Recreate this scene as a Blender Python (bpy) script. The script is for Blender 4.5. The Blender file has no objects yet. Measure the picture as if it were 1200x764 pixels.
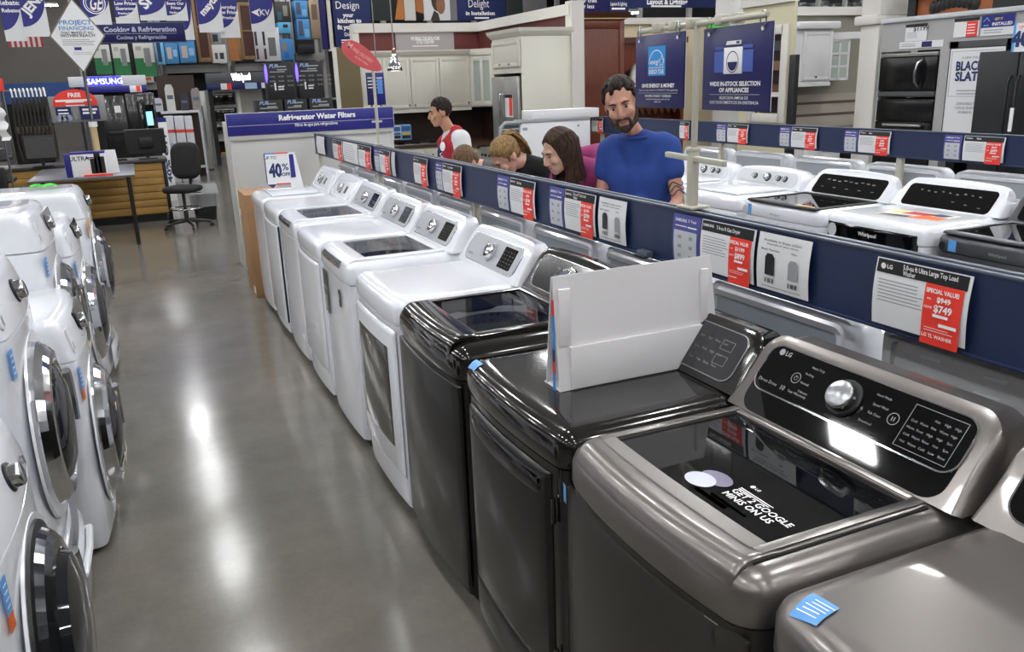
import bpy, bmesh, math, random
from mathutils import Vector, Matrix, Euler
random.seed(7)
R = math.radians
scene = bpy.context.scene
COL = scene.collection
# ------------------------------------------------------------------ camera
CAM_F, CAM_H = 974.6, 1.8076
PITCH, ROLL, YAW = 0.2863, -0.0363, 0.4090
FW = Vector((math.sin(YAW)*math.cos(PITCH), math.cos(YAW)*math.cos(PITCH), -math.sin(PITCH)))
_r = Vector((math.cos(YAW), -math.sin(YAW), 0)); _u = _r.cross(FW)
RT = _r*math.cos(ROLL) + _u*math.sin(ROLL); UP = -_r*math.sin(ROLL) + _u*math.cos(ROLL)
CAMP = Vector((0, 0, CAM_H))
cd = bpy.data.cameras.new('camera'); camo = bpy.data.objects.new('camera', cd); COL.objects.link(camo)
cd.sensor_width = 36; cd.lens = CAM_F*36/1200; cd.clip_start = 0.05; cd.clip_end = 200
camo.matrix_world = Matrix.Translation(CAMP) @ Matrix((RT, UP, -FW)).transposed().to_4x4()
scene.camera = camo
# ------------------------------------------------------------------ world, exposure
w = bpy.data.worlds.new('world'); scene.world = w; w.use_nodes = True
w.node_tree.nodes['Background'].inputs[0].default_value = (.75, .78, .82, 1)
w.node_tree.nodes['Background'].inputs[1].default_value = 0.3
vs = scene.view_settings
vs.view_transform = 'Standard'; vs.look = 'None'; vs.gamma = 1; vs.use_curve_mapping = False
vs.exposure = 0.25
LIGHT_STRENGTH = 74.0
# ------------------------------------------------------------------ pixel -> world helpers (1200 x 764 frame)
def ray(x, y): return FW*CAM_F + RT*(x-600) - UP*(y-382)
def onz(x, y, z=0.): d = ray(x, y); return CAMP + d*((z-CAMP.z)/d.z)
def onX(x, y, X): d = ray(x, y); return CAMP + d*(X/d.x)
def onY(x, y, Y): d = ray(x, y); return CAMP + d*(Y/d.y)
def atd(x, y, d): return CAMP + ray(x, y)*(d/CAM_F)
# ------------------------------------------------------------------ materials
MATS = {}
def srgb(h):
    if isinstance(h, str):
        h = h.lstrip('#'); c = [int(h[i:i+2], 16)/255 for i in (0, 2, 4)]
    else: c = [v/255 for v in h]
    return tuple((v/12.92 if v <= .04045 else ((v+.055)/1.055)**2.4) for v in c)
def mat(name, col='#808080', rough=.5, metal=0., spec=.5, coat=0., alpha=1., emit=0., trans=0., noise=None, bump=None, stretch=None, col2=None):
    if name in MATS: return MATS[name]
    m = bpy.data.materials.new(name); m.use_nodes = True
    nt = m.node_tree; b = nt.nodes['Principled BSDF']
    c = srgb(col)
    b.inputs['Base Color'].default_value = (*c, 1); b.inputs['Roughness'].default_value = rough
    b.inputs['Metallic'].default_value = metal; b.inputs['Specular IOR Level'].default_value = spec
    b.inputs['Coat Weight'].default_value = coat; b.inputs['Coat Roughness'].default_value = .04
    b.inputs['Alpha'].default_value = alpha; b.inputs['Transmission Weight'].default_value = trans
    if emit:
        b.inputs['Emission Color'].default_value = (*c, 1); b.inputs['Emission Strength'].default_value = emit
    if noise or bump:
        tc = nt.nodes.new('ShaderNodeTexCoord'); mp = nt.nodes.new('ShaderNodeMapping')
        nt.links.new(tc.outputs['Object'], mp.inputs[0])
        if stretch: mp.inputs['Scale'].default_value = stretch
        n = nt.nodes.new('ShaderNodeTexNoise'); nt.links.new(mp.outputs[0], n.inputs['Vector'])
        n.inputs['Scale'].default_value = (noise or bump)[0]; n.inputs['Detail'].default_value = 5
        if noise:
            cr = nt.nodes.new('ShaderNodeValToRGB'); a = noise[1]
            c2 = srgb(col2) if col2 else tuple(v*(1-a) for v in c)
            cr.color_ramp.elements[0].position = .32; cr.color_ramp.elements[1].position = .68
            cr.color_ramp.elements[0].color = (*c2, 1); cr.color_ramp.elements[1].color = (*c, 1)
            nt.links.new(n.outputs[0], cr.inputs[0]); nt.links.new(cr.outputs[0], b.inputs['Base Color'])
        if bump:
            bp = nt.nodes.new('ShaderNodeBump'); bp.inputs['Strength'].default_value = bump[1]; bp.inputs['Distance'].default_value = .004
            nt.links.new(n.outputs[0], bp.inputs['Height']); nt.links.new(bp.outputs[0], b.inputs['Normal'])
    MATS[name] = m; return m
def flat(h, rough=.55): return mat('paint_' + h.lstrip('#') + ('' if rough == .55 else '_%d' % (rough*100)), h, rough)
M_WHITE = mat('white_enamel', '#e6e8ee', .16, spec=.5, coat=.5)
M_WHITE2 = mat('white_plastic', '#dfe0e4', .33)
M_SILVER = mat('graphite_steel', '#7f7a77', .3, metal=.75, coat=.25)
M_SILVERBODY = mat('graphite_side', '#45423e', .34, metal=.55, noise=(60, .12), stretch=(20, 20, .4))
M_SILVERLID = mat('brushed_lid', '#979390', .3, metal=.9)
M_BLACK = mat('black_stainless', '#221f1d', .13, metal=.45, spec=.55, coat=.6)
M_BLACKF = mat('black_front', '#1b1a18', .3, metal=.4, coat=.15)
M_BGLASS = mat('black_glass', '#060607', .035, spec=.55)
M_TGLASS = mat('smoked_glass', '#0a0f1a', .03, spec=.6, alpha=.4)
M_HGLASS = mat('dark_lid_glass', '#07080a', .03, spec=.6, alpha=.9)
M_CHROME = mat('chrome', '#d6d7da', .09, metal=1.)
M_CHROME2 = mat('satin_chrome', '#aeb0b3', .25, metal=1.)
M_STEEL = mat('stainless', '#a2a2a0', .34, metal=.6, noise=(40, .1), stretch=(1, 1, 40))
M_GREYP = mat('grey_panel', '#9ea0a4', .35)
M_SILVP = mat('silver_console', '#9a9da2', .34, metal=.3)
M_DARK = mat('dark_plastic', '#17181a', .4)
M_RUBBER = mat('black_rubber', '#0d0d0e', .6)
M_NAVY = mat('navy_rail', '#1d2c50', .42, noise=(6, .08))
M_RAILG = mat('rail_grey', '#5d6673', .35, metal=.3)
M_POST = mat('putty_post', '#b9b6a8', .4)
M_PAPER = mat('paper_white', '#e6e7e9', .5)
M_PAPERG = mat('paper_grey', '#c4c7cc', .5)
M_RED = mat('tag_red', '#ee3b2c', .5)
M_HEAD = mat('tag_black', '#151517', .45)
M_OVENK = mat('oven_black', '#141415', .22, spec=.35)
M_PURP = mat('tag_violet', '#4a4b92', .5)
M_INKW = mat('ink_white', '#f4f4f4', .5)
M_INKK = mat('ink_black', '#26262a', .5)
M_INKG = mat('ink_grey', '#96989c', .5)
M_INKB = mat('ink_blue', '#1d2f63', .5)
M_SBLUE = mat('sign_blue', '#20237e', .4)
M_NBLUE = mat('sign_navy', '#1f1f5c', .38)
M_STICK = mat('sticker_blue', '#5b9de0', .4)
M_CARTON = mat('cardboard', '#a67f58', .75, noise=(9, .12))
M_WOOD = mat('slat_wood', '#b98f4c', .5, noise=(5, .22), stretch=(1, 8, 12))
M_CHERRY = mat('cherry_wood', '#6b2f1a', .35, noise=(4, .3), stretch=(10, 10, 1))
M_CREAM = mat('cream_cabinet', '#d3d1c5', .45)
M_MAROON = mat('maroon_wall', '#622a27', .6)
M_TRIMW = mat('trim_white', '#d5d2cb', .5)
M_BLK = mat('matte_black', '#131315', .5)
# ------------------------------------------------------------------ mesh builder
class MB:
    def __init__(s, M=None): s.v = []; s.f = []; s.mi = []; s.sm = []; s.M = M or Matrix()
    def pts(s, P):
        i = len(s.v); s.v += [tuple(s.M @ Vector(p)) for p in P]; return i
    def poly(s, P, m=0, sm=False):
        i = s.pts(P); s.f.append(tuple(range(i, i+len(P)))); s.mi.append(m); s.sm.append(sm); return s
    def face(s, idx, m=0, sm=False): s.f.append(tuple(idx)); s.mi.append(m); s.sm.append(sm)
    def rings(s, Rg, m=0, cap0=True, cap1=True, closed=True, sm=True):
        n = len(Rg[0]); base = [s.pts(r) for r in Rg]
        for a, b in zip(base, base[1:]):
            for k in range(n if closed else n-1):
                k2 = (k+1) % n; s.face((a+k, a+k2, b+k2, b+k), m, sm)
        if cap0: s.face([base[0]+k for k in reversed(range(n))], m, sm)
        if cap1: s.face([base[-1]+k for k in range(n)], m, sm)
        return s
    def box(s, x0, x1, y0, y1, z0, z1, bev=0., m=0):
        if x0 > x1: x0, x1 = x1, x0
        if y0 > y1: y0, y1 = y1, y0
        if z0 > z1: z0, z1 = z1, z0
        b = min(bev, (x1-x0)*.45, (y1-y0)*.45, (z1-z0)*.45)
        if b <= 0:
            i = s.pts([(x0,y0,z0),(x1,y0,z0),(x1,y1,z0),(x0,y1,z0),(x0,y0,z1),(x1,y0,z1),(x1,y1,z1),(x0,y1,z1)])
            for q in ((3,2,1,0),(4,5,6,7),(0,1,5,4),(1,2,6,5),(2,3,7,6),(3,0,4,7)): s.face([i+k for k in q], m)
            return s
        def rr(i, z):
            r = max(b-i, 1e-5); o = []
            for cx, cy, a0 in ((x1-b, y0+b, -90), (x1-b, y1-b, 0), (x0+b, y1-b, 90), (x0+b, y0+b, 180)):
                for a in (0, 45, 90): o.append((cx+r*math.cos(R(a0+a)), cy+r*math.sin(R(a0+a)), z))
            return o
        c = b*.293
        s.rings([rr(b, z0), rr(c, z0+c), rr(0, z0+b), rr(0, z1-b), rr(c, z1-c), rr(b, z1)], m); return s
    def tube(s, P, r, n=8, m=0, cap=True):
        P = [Vector(p) for p in P]; Rg = []
        rs = r if isinstance(r, (list, tuple)) else [r]*len(P)
        prev = None
        for i, p in enumerate(P):
            t = (P[min(i+1, len(P)-1)] - P[max(i-1, 0)]).normalized()
            if prev is None:
                a = Vector((0, 0, 1)) if abs(t.z) < .9 else Vector((1, 0, 0)); x = t.cross(a).normalized()
            else: x = (prev - t*prev.dot(t)).normalized()
            prev = x; y = t.cross(x)
            Rg.append([p + (x*math.cos(2*math.pi*k/n) + y*math.sin(2*math.pi*k/n))*rs[i] for k in range(n)])
        s.rings(Rg, m, cap, cap); return s
    def lathe(s, prof, c=(0,0,0), axis=(0,0,1), n=24, m=0, cap0=True, cap1=True, sm=True, sx=1., sy=1.):
        ax = Vector(axis).normalized(); a = Vector((0,0,1)) if abs(ax.z) < .9 else Vector((0,1,0))
        x = ax.cross(a).normalized(); y = ax.cross(x); c = Vector(c)
        s.rings([[c + ax*h + (x*math.cos(2*math.pi*k/n)*sx + y*math.sin(2*math.pi*k/n)*sy)*max(r, 1e-5) for k in range(n)] for r, h in prof], m, cap0, cap1, sm=sm); return s
    def prism(s, P, d0, d1, axis='y', m=0):           # P: outline in the plane across the axis
        f = {'y': lambda p, d: (p[0], d, p[1]), 'x': lambda p, d: (d, p[0], p[1]), 'z': lambda p, d: (p[0], p[1], d)}[axis]
        s.rings([[f(p, d0) for p in P], [f(p, d1) for p in P]], m, sm=False); return s
    def text(s, t, x, z, h, y=0., align='C', width=None, bold=0.015, m=0, shear=0., rot=0.):
        V, F, w_ = glyphs(t, bold)
        k = h/.70; kx = k
        if width and w_*k > 1e-6: kx = width/w_
        ox = {'C': -w_*kx/2, 'L': 0, 'R': -w_*kx}[align]; ca, sa = math.cos(rot), math.sin(rot)
        P = []
        for a, b in V:
            px, pz = a*kx+ox + shear*b*k, b*k; P.append((x+px*ca-pz*sa, y, z+px*sa+pz*ca))
        i = s.pts(P)
        for f in F: s.face([i+q for q in f], m)
        return s
    def lines(s, x0, x1, z1, n, dz, th, y=0., m=0, jag=.25):
        for k in range(n):
            e = x1 - (x1-x0)*jag*random.random(); z = z1 - k*dz
            s.poly([(x0,y,z-th),(e,y,z-th),(e,y,z),(x0,y,z)], m)
        return s
    def build(s, name, mats, parent=None, angle=38):
        me = bpy.data.meshes.new(name); me.from_pydata(s.v, [], s.f)
        for mm in (mats if isinstance(mats, (list, tuple)) else [mats]): me.materials.append(mm)
        me.polygons.foreach_set('material_index', s.mi); me.polygons.foreach_set('use_smooth', s.sm)
        me.update()
        if any(s.sm): me.set_sharp_from_angle(angle=R(angle))
        o = bpy.data.objects.new(name, me); COL.objects.link(o)
        if parent is not None: o.parent = parent
        return o
_G = {}
def glyphs(t, bold):
    k = (t, bold)
    if k in _G: return _G[k]
    cu = bpy.data.curves.new('t', 'FONT'); cu.body = t; cu.size = 1; cu.offset = bold; cu.resolution_u = 2
    o = bpy.data.objects.new('t', cu); COL.objects.link(o); dg = bpy.context.evaluated_depsgraph_get()
    me = bpy.data.meshes.new_from_object(o.evaluated_get(dg))
    V = [(v.co.x, v.co.y) for v in me.vertices]; F = [tuple(p.vertices) for p in me.polygons]
    bpy.data.objects.remove(o); bpy.data.curves.remove(cu); bpy.data.meshes.remove(me)
    x0 = min([a for a, b in V] or [0]); w_ = max([a for a, b in V] or [0]) - x0
    V = [(a-x0, b) for a, b in V]; _G[k] = (V, F, w_); return _G[k]
def tag(o, label, cat, group=None):
    o['label'] = label; o['category'] = cat
    if group: o['group'] = group
    return o
def thing(name, label, cat, loc=(0,0,0), rz=0., group=None):
    o = bpy.data.objects.new(name, None); COL.objects.link(o); o.empty_display_size = .1
    o.location = loc; o.rotation_euler = (0, 0, rz); return tag(o, label, cat, group)
def struct(o): o['kind'] = 'structure'; return o
def copy_tree(o, parent=None):
    c = o.copy(); COL.objects.link(c)
    if parent is not None: c.parent = parent
    for ch in list(o.children): copy_tree(ch, c)
    return c
def bx(name, m, parent, x0, x1, y0, y1, z0, z1, bev=0.): return MB().box(x0,x1,y0,y1,z0,z1,bev).build(name, m, parent)
class Fr:                     # a vertical plane: kind 'X' faces -X (u = -Y), kind 'Y' faces -Y (u = X)
    def __init__(s, kind, c): s.k = kind; s.c = c; s.rz = R(-90) if kind == 'X' else 0.
    def uz(s, x, y):
        p = onX(x, y, s.c) if s.k == 'X' else onY(x, y, s.c)
        return ((-p.y, p.z) if s.k == 'X' else (p.x, p.z))
    def rect(s, x0, y0, x1, y1):    # x at mid height, y at mid width
        xm, ym = (x0+x1)/2, (y0+y1)/2
        return s.uz(x0, ym)[0], s.uz(x1, ym)[0], s.uz(xm, y1)[1], s.uz(xm, y0)[1]
    def w(s, u, z, v=0.): return Vector((s.c+v, -u, z)) if s.k == 'X' else Vector((u, s.c+v, z))
    def thing(s, name, label, cat, x0, y0, x1, y1, group=None, v=0., floor=False):   # Empty at bottom centre of the rect; returns it with half width and height
        u0, u1, z0, z1 = s.rect(x0, y0, x1, y1)
        if floor: z0 = 0.
        o = thing(name, label, cat, s.w((u0+u1)/2, z0, v), s.rz, group)
        return o, (u1-u0)/2, z1-z0
# ------------------------------------------------------------------ the room
def m_floor():
    m = bpy.data.materials.new('polished_concrete'); m.use_nodes = True; nt = m.node_tree; b = nt.nodes['Principled BSDF']
    tc = nt.nodes.new('ShaderNodeTexCoord')
    def noise(sc, det, rough=.55):
        n = nt.nodes.new('ShaderNodeTexNoise'); n.inputs['Scale'].default_value = sc; n.inputs['Detail'].default_value = det
        n.inputs['Roughness'].default_value = rough; nt.links.new(tc.outputs['Object'], n.inputs['Vector']); return n
    def ramp(n, a, b_, p0=.3, p1=.7):
        r = nt.nodes.new('ShaderNodeValToRGB'); r.color_ramp.elements[0].color = (*a, 1); r.color_ramp.elements[1].color = (*b_, 1)
        r.color_ramp.elements[0].position = p0; r.color_ramp.elements[1].position = p1; nt.links.new(n.outputs[0], r.inputs[0]); return r
    big = ramp(noise(.55, 6), srgb('#65635f'), srgb('#807a70'))
    mid = ramp(noise(2.6, 10, .66), (.80,.80,.81), (1.1,1.1,1.09), .28, .72)
    sp = ramp(noise(45, 4), (.95,.95,.95), (1.03,1.03,1.03))
    mx = nt.nodes.new('ShaderNodeMix'); mx.data_type = 'RGBA'; mx.blend_type = 'MULTIPLY'; mx.inputs[0].default_value = 1
    nt.links.new(big.outputs[0], mx.inputs[6]); nt.links.new(mid.outputs[0], mx.inputs[7])
    m2 = nt.nodes.new('ShaderNodeMix'); m2.data_type = 'RGBA'; m2.blend_type = 'MULTIPLY'; m2.inputs[0].default_value = 1
    nt.links.new(mx.outputs[2], m2.inputs[6]); nt.links.new(sp.outputs[0], m2.inputs[7])
    nt.links.new(m2.outputs[2], b.inputs['Base Color'])
    rr = ramp(noise(1.2, 5), (.12,)*3, (.2,)*3); nt.links.new(rr.outputs[0], b.inputs['Roughness'])
    b.inputs['Specular IOR Level'].default_value = .3
    bp = nt.nodes.new('ShaderNodeBump'); bp.inputs['Strength'].default_value = .09; bp.inputs['Distance'].default_value = .006
    nt.links.new(noise(14, 4).outputs[0], bp.inputs['Height']); nt.links.new(bp.outputs[0], b.inputs['Normal'])
    return m
RX0, RX1, RY0, RY1, RZ = -13., 24., -8., 34., 6.3
struct(bx('floor', m_floor(), None, RX0, RX1, RY0, RY1, -.2, 0))
M_CEIL = mat('ceiling_deck', '#c2c3c4', .8)
struct(bx('ceiling', M_CEIL, None, RX0, RX1, RY0, RY1, RZ, RZ+.2))
M_WALLG = mat('wall_grey', '#64605d', .8, noise=(.4, .1))
wb = struct(bx('wall_back', M_WALLG, None, RX0, RX1, RY1, RY1+.2, 0, RZ))
struct(bx('wall_left', M_WALLG, None, RX0-.2, RX0, RY0, RY1, 0, RZ))
struct(bx('wall_right', M_WALLG, None, RX1, RX1+.2, RY0, RY1, 0, RZ))
struct(bx('wall_front', M_WALLG, None, RX0, RX1, RY0-.2, RY0, 0, RZ))
_, zb = Fr('Y', RY1-.05).uz(50, 112); _, zt = Fr('Y', RY1-.05).uz(50, 97)
struct(bx('trim_1', flat('#244a86'), None, RX0, 3., RY1-.06, RY1, zb-.5, zt))
# ceiling strip lights: the lamps of the place
M_LAMP = mat('lamp_diffuser', '#ffffff', .5, emit=LIGHT_STRENGTH); MATS['lamp_diffuser'].node_tree.nodes['Principled BSDF'].inputs['Emission Color'].default_value = (.985, .995, 1., 1)
M_LHOUSE = mat('lamp_housing', '#d8d8d6', .5)
lamp = None
for i in range(-2, 5):
    for j in range(-2, 10):
        if lamp is None:
            lamp = thing('ceiling_light', 'flat white panel light hung below the warehouse ceiling', 'light', (0,0,0), 0, 'panel lights under the warehouse ceiling')
            MB().prism([(-.17, .04), (.17, .04), (.1, .12), (-.1, .12)], -.33, .33, 'y').build('housing', M_LHOUSE, lamp)
            bx('diffuser', M_LAMP, lamp, -.15, .15, -.31, .31, .005, .035)
            for yy in (-.25, .25): MB().tube([(0, yy, .12), (0, yy, .62)], .006, 6).build('hanger', M_RAILG, lamp)
            o = lamp
        else: o = copy_tree(lamp)
        o.location = (.45 + 3.7*i, -.2 + 3.35*j, RZ-.62)
# ------------------------------------------------------------------ appliances
def foot(hw, y0, y1, r, bow, z, nc=6, ne=9):
    P = []
    def arc(cx, cy, a0):
        for k in range(nc+1):
            a = R(a0+90*k/nc); P.append([cx+r*math.cos(a), cy+r*math.sin(a)])
    def edge(a, b):
        for k in range(1, ne): P.append([a[0]+(b[0]-a[0])*k/ne, a[1]+(b[1]-a[1])*k/ne])
    arc(-hw+r, y0+r, 180); edge((-hw+r, y0), (hw-r, y0)); arc(hw-r, y0+r, -90); edge((hw, y0+r), (hw, y1-r))
    arc(hw-r, y1-r, 0); edge((hw-r, y1), (-hw+r, y1)); arc(-hw+r, y1-r, 90); edge((-hw, y1-r), (-hw, y0+r))
    return [(x, y - (bow*(1-(x/hw)**2) if y <= y0+r+1e-6 else 0), z) for x, y in P]
class Cab:
    """washer or dryer cabinet in its own frame: front faces -y, x to the right"""
    def __init__(s, root, w=.685, d=.70, bow=.03, zt=.985, rc=.045, mbody=M_WHITE, mdeck=M_WHITE, hole=None, seam=.875, mtoe=M_RUBBER, bull=.05, z0=0.):
        s.root, s.w, s.d, s.bow, s.zt, s.z0, s.bull = root, w, d, bow, zt, z0, bull; hw = w/2; f = -d/2; bk = d/2; s.hw = hw; s.f = f
        ft = lambda i, z, fi=None: foot(hw-i, f+(i if fi is None else fi), bk-i, max(rc-i, .006), bow, z)
        t = MB(); t.rings([ft(.05, z0+.0), ft(.05, z0+.06)]); t.build('toe_kick', mtoe, root)
        for sx in (-1, 1):
            for yy in (f+.1, bk-.1): MB().lathe([(.025, z0), (.025, z0+.03)], (sx*(hw-.09), yy, 0), n=10).build('foot', M_RUBBER, root)
        b = MB(); b.rings([ft(.03, z0+.045), ft(.008, z0+.06), ft(.004, z0+.12), ft(.004, seam-.004), ft(.012, seam-.001)], cap1=False); s.body = b.build('body', mbody, root)
        k = bull
        rg = [ft(.012, seam), ft(.001, seam+.003), ft(-.003, seam+.02), ft(-.002, zt-k*.75), ft(.006, zt-k*.42), ft(.022, zt-k*.17), ft(.04, zt-k*.05), ft(.065, zt)]
        dk = MB()
        if hole:
            hx, h0, h1, hz = hole
            rg += [foot(hx+.004, h0-.004, h1+.004, .03, 0, zt+.001), foot(hx, h0, h1, .03, 0, zt-.003), foot(hx, h0, h1, .03, 0, zt-hz)]
            dk.rings(rg, cap0=False, cap1=False)
        else: dk.rings(rg, cap0=False)
        s.deck = dk.build('top_deck', mdeck, root, 50)
    def fy(s, x): return s.f - s.bow*(1-(x/s.hw)**2)
    def front(s, name, m, x0, x1, z0, z1, off=.006, r=.01, parent=None, th=.012, bot_bow=0., top_bow=0., n=12):
        g = MB(); rows = [(z0, -1), (z0+r*.3, -.3), (z0+r, 0), (z1-r, 0), (z1-r*.3, -.3), (z1, -1)]
        cols = [x0, x0+r*.3, x0+r] + [x0+r+(x1-x0-2*r)*k/n for k in range(1, n)] + [x1-r, x1-r*.3, x1]
        q = []; N = len(cols)
        for zi, (z, a) in enumerate(rows):
            row = []
            for xi, x in enumerate(cols):
                b = {0: -1, 1: -.3, N-1: -1, N-2: -.3}.get(xi, 0); dd = off if min(a, b) == 0 else (off*.6 if min(a, b) > -.9 else off-th)
                tx = (2*(x-x0)/(x1-x0)-1); zz = z - (bot_bow*(1-tx*tx) if zi < 3 else 0) + (top_bow*(1-tx*tx) if zi > 2 else 0)
                row.append((x, s.fy(x)-dd, zz))
            q.append(row)
        g.rings(q, cap0=False, cap1=False, closed=False)
        return g.build(name, m, parent or s.root, 60)
    def sticker(s, name, m, x0, x1, z0, z1, off=.0015, parent=None):
        g = MB(); n = 4
        g.rings([[(x0+(x1-x0)*k/n, s.fy(x0+(x1-x0)*k/n)-off, z) for k in range(n+1)] for z in (z0, z1)], cap0=False, cap1=False, closed=False)
        return g.build(name, m, parent or s.root)
    def deck_z(s, x, y):
        k = s.bull; i = min(s.hw-abs(x), y-s.fy(x)); P = [(-.002, -k*.75), (.006, -k*.42), (.022, -k*.17), (.04, -k*.05), (.065, 0)]
        if i >= .065: return s.zt
        for (a, za), (b, zb_) in zip(P, P[1:]):
            if i <= b: return s.zt+za+(zb_-za)*max(0, (i-a)/(b-a))
    def top_sticker(s, name, m, cx, cy, w_, h_, rot, off=.002, parent=None):
        g = MB(); n = 5; ca, sa = math.cos(rot), math.sin(rot); rows = []
        for j in range(n+1):
            r_ = []
            for i in range(n+1):
                a, b = w_*(i/n-.5), h_*(j/n-.5); x, y = cx+a*ca-b*sa, cy+a*sa+b*ca; r_.append((x, y, s.deck_z(x, y)+off))
            rows.append(r_)
        g.rings(rows, cap0=False, cap1=False, closed=False); return g.build(name, m, parent or s.root)
    def lid(s, hw, y1, gl, mframe, mglass, over=True, rise=.008, drop=.05, gz=.004, handle=None, y0=None):
        """lid with glass window gl = (half width, y0, y1); over: its front edge rolls down over the deck front"""
        zt = s.zt; ghw, g0, g1 = gl; f = s.f + .012 if y0 is None else y0
        st = []
        if over:
            for a in (0, 20, 40, 60, 75, 90):
                st.append((f-.012+.05*(1-math.cos(R(a))) - .0, zt+rise-drop*(1-math.sin(R(a))) , 1.))
        else: st += [(f, zt-.004, 1.), (f, zt+rise*.6, 1.), (f+.004, zt+rise, 1.)]
        st += [(g0-.004, zt+rise, .4), (g0, zt+rise-.002, .35), (g1, zt+rise-.002, 0), (g1+.004, zt+rise, 0), (y1-.004, zt+rise, 0), (y1, zt+rise*.6, 0), (y1, zt-.004, 0)]
        n = 10; cols = [(-hw, -.014), (-hw, -.004), (-hw+.005, 0)] + [(-hw+.005+(hw-ghw-.005)*.5, 0)] + [(-ghw+2*ghw*k/n, 0) for k in range(n+1)] + [(hw-.005-(hw-ghw-.005)*.5, 0), (hw-.005, 0), (hw, -.004), (hw, -.014)]
        gi = [i for i, q in enumerate(st) if abs(q[0]-g0) < 1e-9][0]
        def bow(x, wt): return s.bow*(1-(x/s.hw)**2)*wt
        Pq = [[(x, y-bow(x, wt), z+dz) for x, dz in cols] for y, z, wt in st]
        g = MB(); b0 = [g.pts(r_) for r_ in Pq]
        for j in range(len(st)-1):
            for i in range(len(cols)-1):
                if j == gi and 4 <= i < 4+n: continue
                g.face((b0[j]+i, b0[j]+i+1, b0[j+1]+i+1, b0[j+1]+i), 0, True)
        # window reveal
        e = [Pq[gi][i] for i in range(4, 5+n)] + [Pq[gi+1][i] for i in reversed(range(4, 5+n))]
        g.rings([e, [(x, y, z-.012) for x, y, z in e]], 0, False, False, sm=False)
        lid = g.build('lid', mframe, s.root, 50)
        p = MB(); p.rings([[(x, y, z-gz-.005) for x, y, z in e], [(x, y, z-gz) for x, y, z in e]], sm=False)
        s.glass_z = zt+rise-.002-gz
        s.glass = p.build('lid_glass', mglass, lid)
        return lid
    def tub(s, cy, hx, mring=None):
        zt = s.zt; rr = min(.262, s.hw-.06)
        t = MB().lathe([(rr+.01, zt-.06), (rr+.01, zt-.045), (rr-.012, zt-.04), (rr-.03, zt-.06)], (0, cy, 0), n=36, cap0=False, cap1=False).build('tub_ring', mring or M_WHITE2, s.root)
        MB().lathe([(rr-.02, zt-.06), (rr-.022, zt-.2), (rr-.03, zt-.45), (rr-.06, zt-.5), (.01, zt-.5)], (0, cy, 0), n=36, cap0=False).build('drum', M_DRUM, s.root)
        MB().lathe([(.16, zt-.495), (.14, zt-.46), (.05, zt-.44), (.04, zt-.38), (.0, zt-.37)], (0, cy, 0), n=24, cap0=False).build('impeller', M_GREYP, s.root)
    def console(s, y0, z0, lean, h, mshell, yb=None, hw=None, rt=.05, arch=0., taper=0., flare=.0, name='console', back=True):
        hw = hw or s.hw-.004; yb = s.d/2 if yb is None else yb; le = R(lean); N = 10
        def outline(i, hh):
            r = max(rt-i, .008); a = hw-i; P = [(-a-flare, i if i < 0 else 0), (-a-flare*.4, hh*.25), (-a, hh*.5)]
            for k in range(N+1):
                an = R(180-90*k/N); P.append((-a+taper+r+r*math.cos(an), hh-i-r+r*math.sin(an)))
            for k in range(1, 8): P.append((-a+taper+r+(2*a-2*taper-2*r)*k/8, hh-i))
            for k in range(N+1):
                an = R(90-90*k/N); P.append((a-taper-r+r*math.cos(an), hh-i-r+r*math.sin(an)))
            P += [(a, hh*.5), (a+flare*.4, hh*.25), (a+flare, 0)]
            return [(x, q+(arch*(1-(x/hw)**2) if q > hh*.5 else 0)) for x, q in P]
        def ring(i, yy, zz, ln, hh): return [(x, yy+q*math.sin(ln), zz+q*math.cos(ln)) for x, q in outline(i, hh)]
        nx = (-math.cos(le), math.sin(le))
        top = (y0+h*math.sin(le), z0+h*math.cos(le))
        hb = top[1]-z0+.004
        rg = [ring(.016, y0, z0, le, h), ring(.006, y0-nx[0]*.004, z0-nx[1]*.004*0, le*.99, h+.002), ring(0, y0-nx[0]*.016, z0-.004, le*.95, h+.008),
              ring(.0, (y0+yb)/2-.01, z0-.004, le*.45, hb+.004), ring(.002, yb-.015, z0-.004, R(2), hb-.002), ring(.014, yb, z0-.004, 0, hb-.01)]
        g = MB(); g.rings(rg); c = g.build(name, mshell, s.root, 55)
        M = Matrix(((1, 0, 0, 0), (0, math.cos(le), math.sin(le), y0), (0, -math.sin(le), math.cos(le), z0), (0, 0, 0, 1)))
        return c, M, outline
def plate(M, x0, x1, z0, z1, r, off=.002, th=.003):
    """rounded plate on a panel frame"""
    g = MB(M); P = []
    for cx, cz, a0 in ((x1-r, z0+r, -90), (x1-r, z1-r, 0), (x0+r, z1-r, 90), (x0+r, z0+r, 180)):
        for k in range(7): P.append((cx+r*math.cos(R(a0+15*k)), cz+r*math.sin(R(a0+15*k))))
    e = .0015
    g.rings([[(x, -off+th, z) for x, z in P], [(x, -off+e*.5, z) for x, z in P], [(x*(1-e), -off, z) for x, z in P]], sm=False); return g
def frame_ring(M, x0, x1, z0, z1, r, wd, off, th=.004):
    g = MB(M)
    def ol(i):
        P = []; rr = max(r-i, .001)
        for cx, cz, a0 in ((x1-r, z0+r, -90), (x1-r, z1-r, 0), (x0+r, z1-r, 90), (x0+r, z0+r, 180)):
            for k in range(7): P.append((cx+rr*math.cos(R(a0+15*k)), cz+rr*math.sin(R(a0+15*k))))
        return P
    g.rings([[(x, th-off, z) for x, z in ol(0)], [(x, -off, z) for x, z in ol(wd*.2)], [(x, -off, z) for x, z in ol(wd*.8)], [(x, th-off, z) for x, z in ol(wd)]], cap0=False, cap1=False); return g
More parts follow.
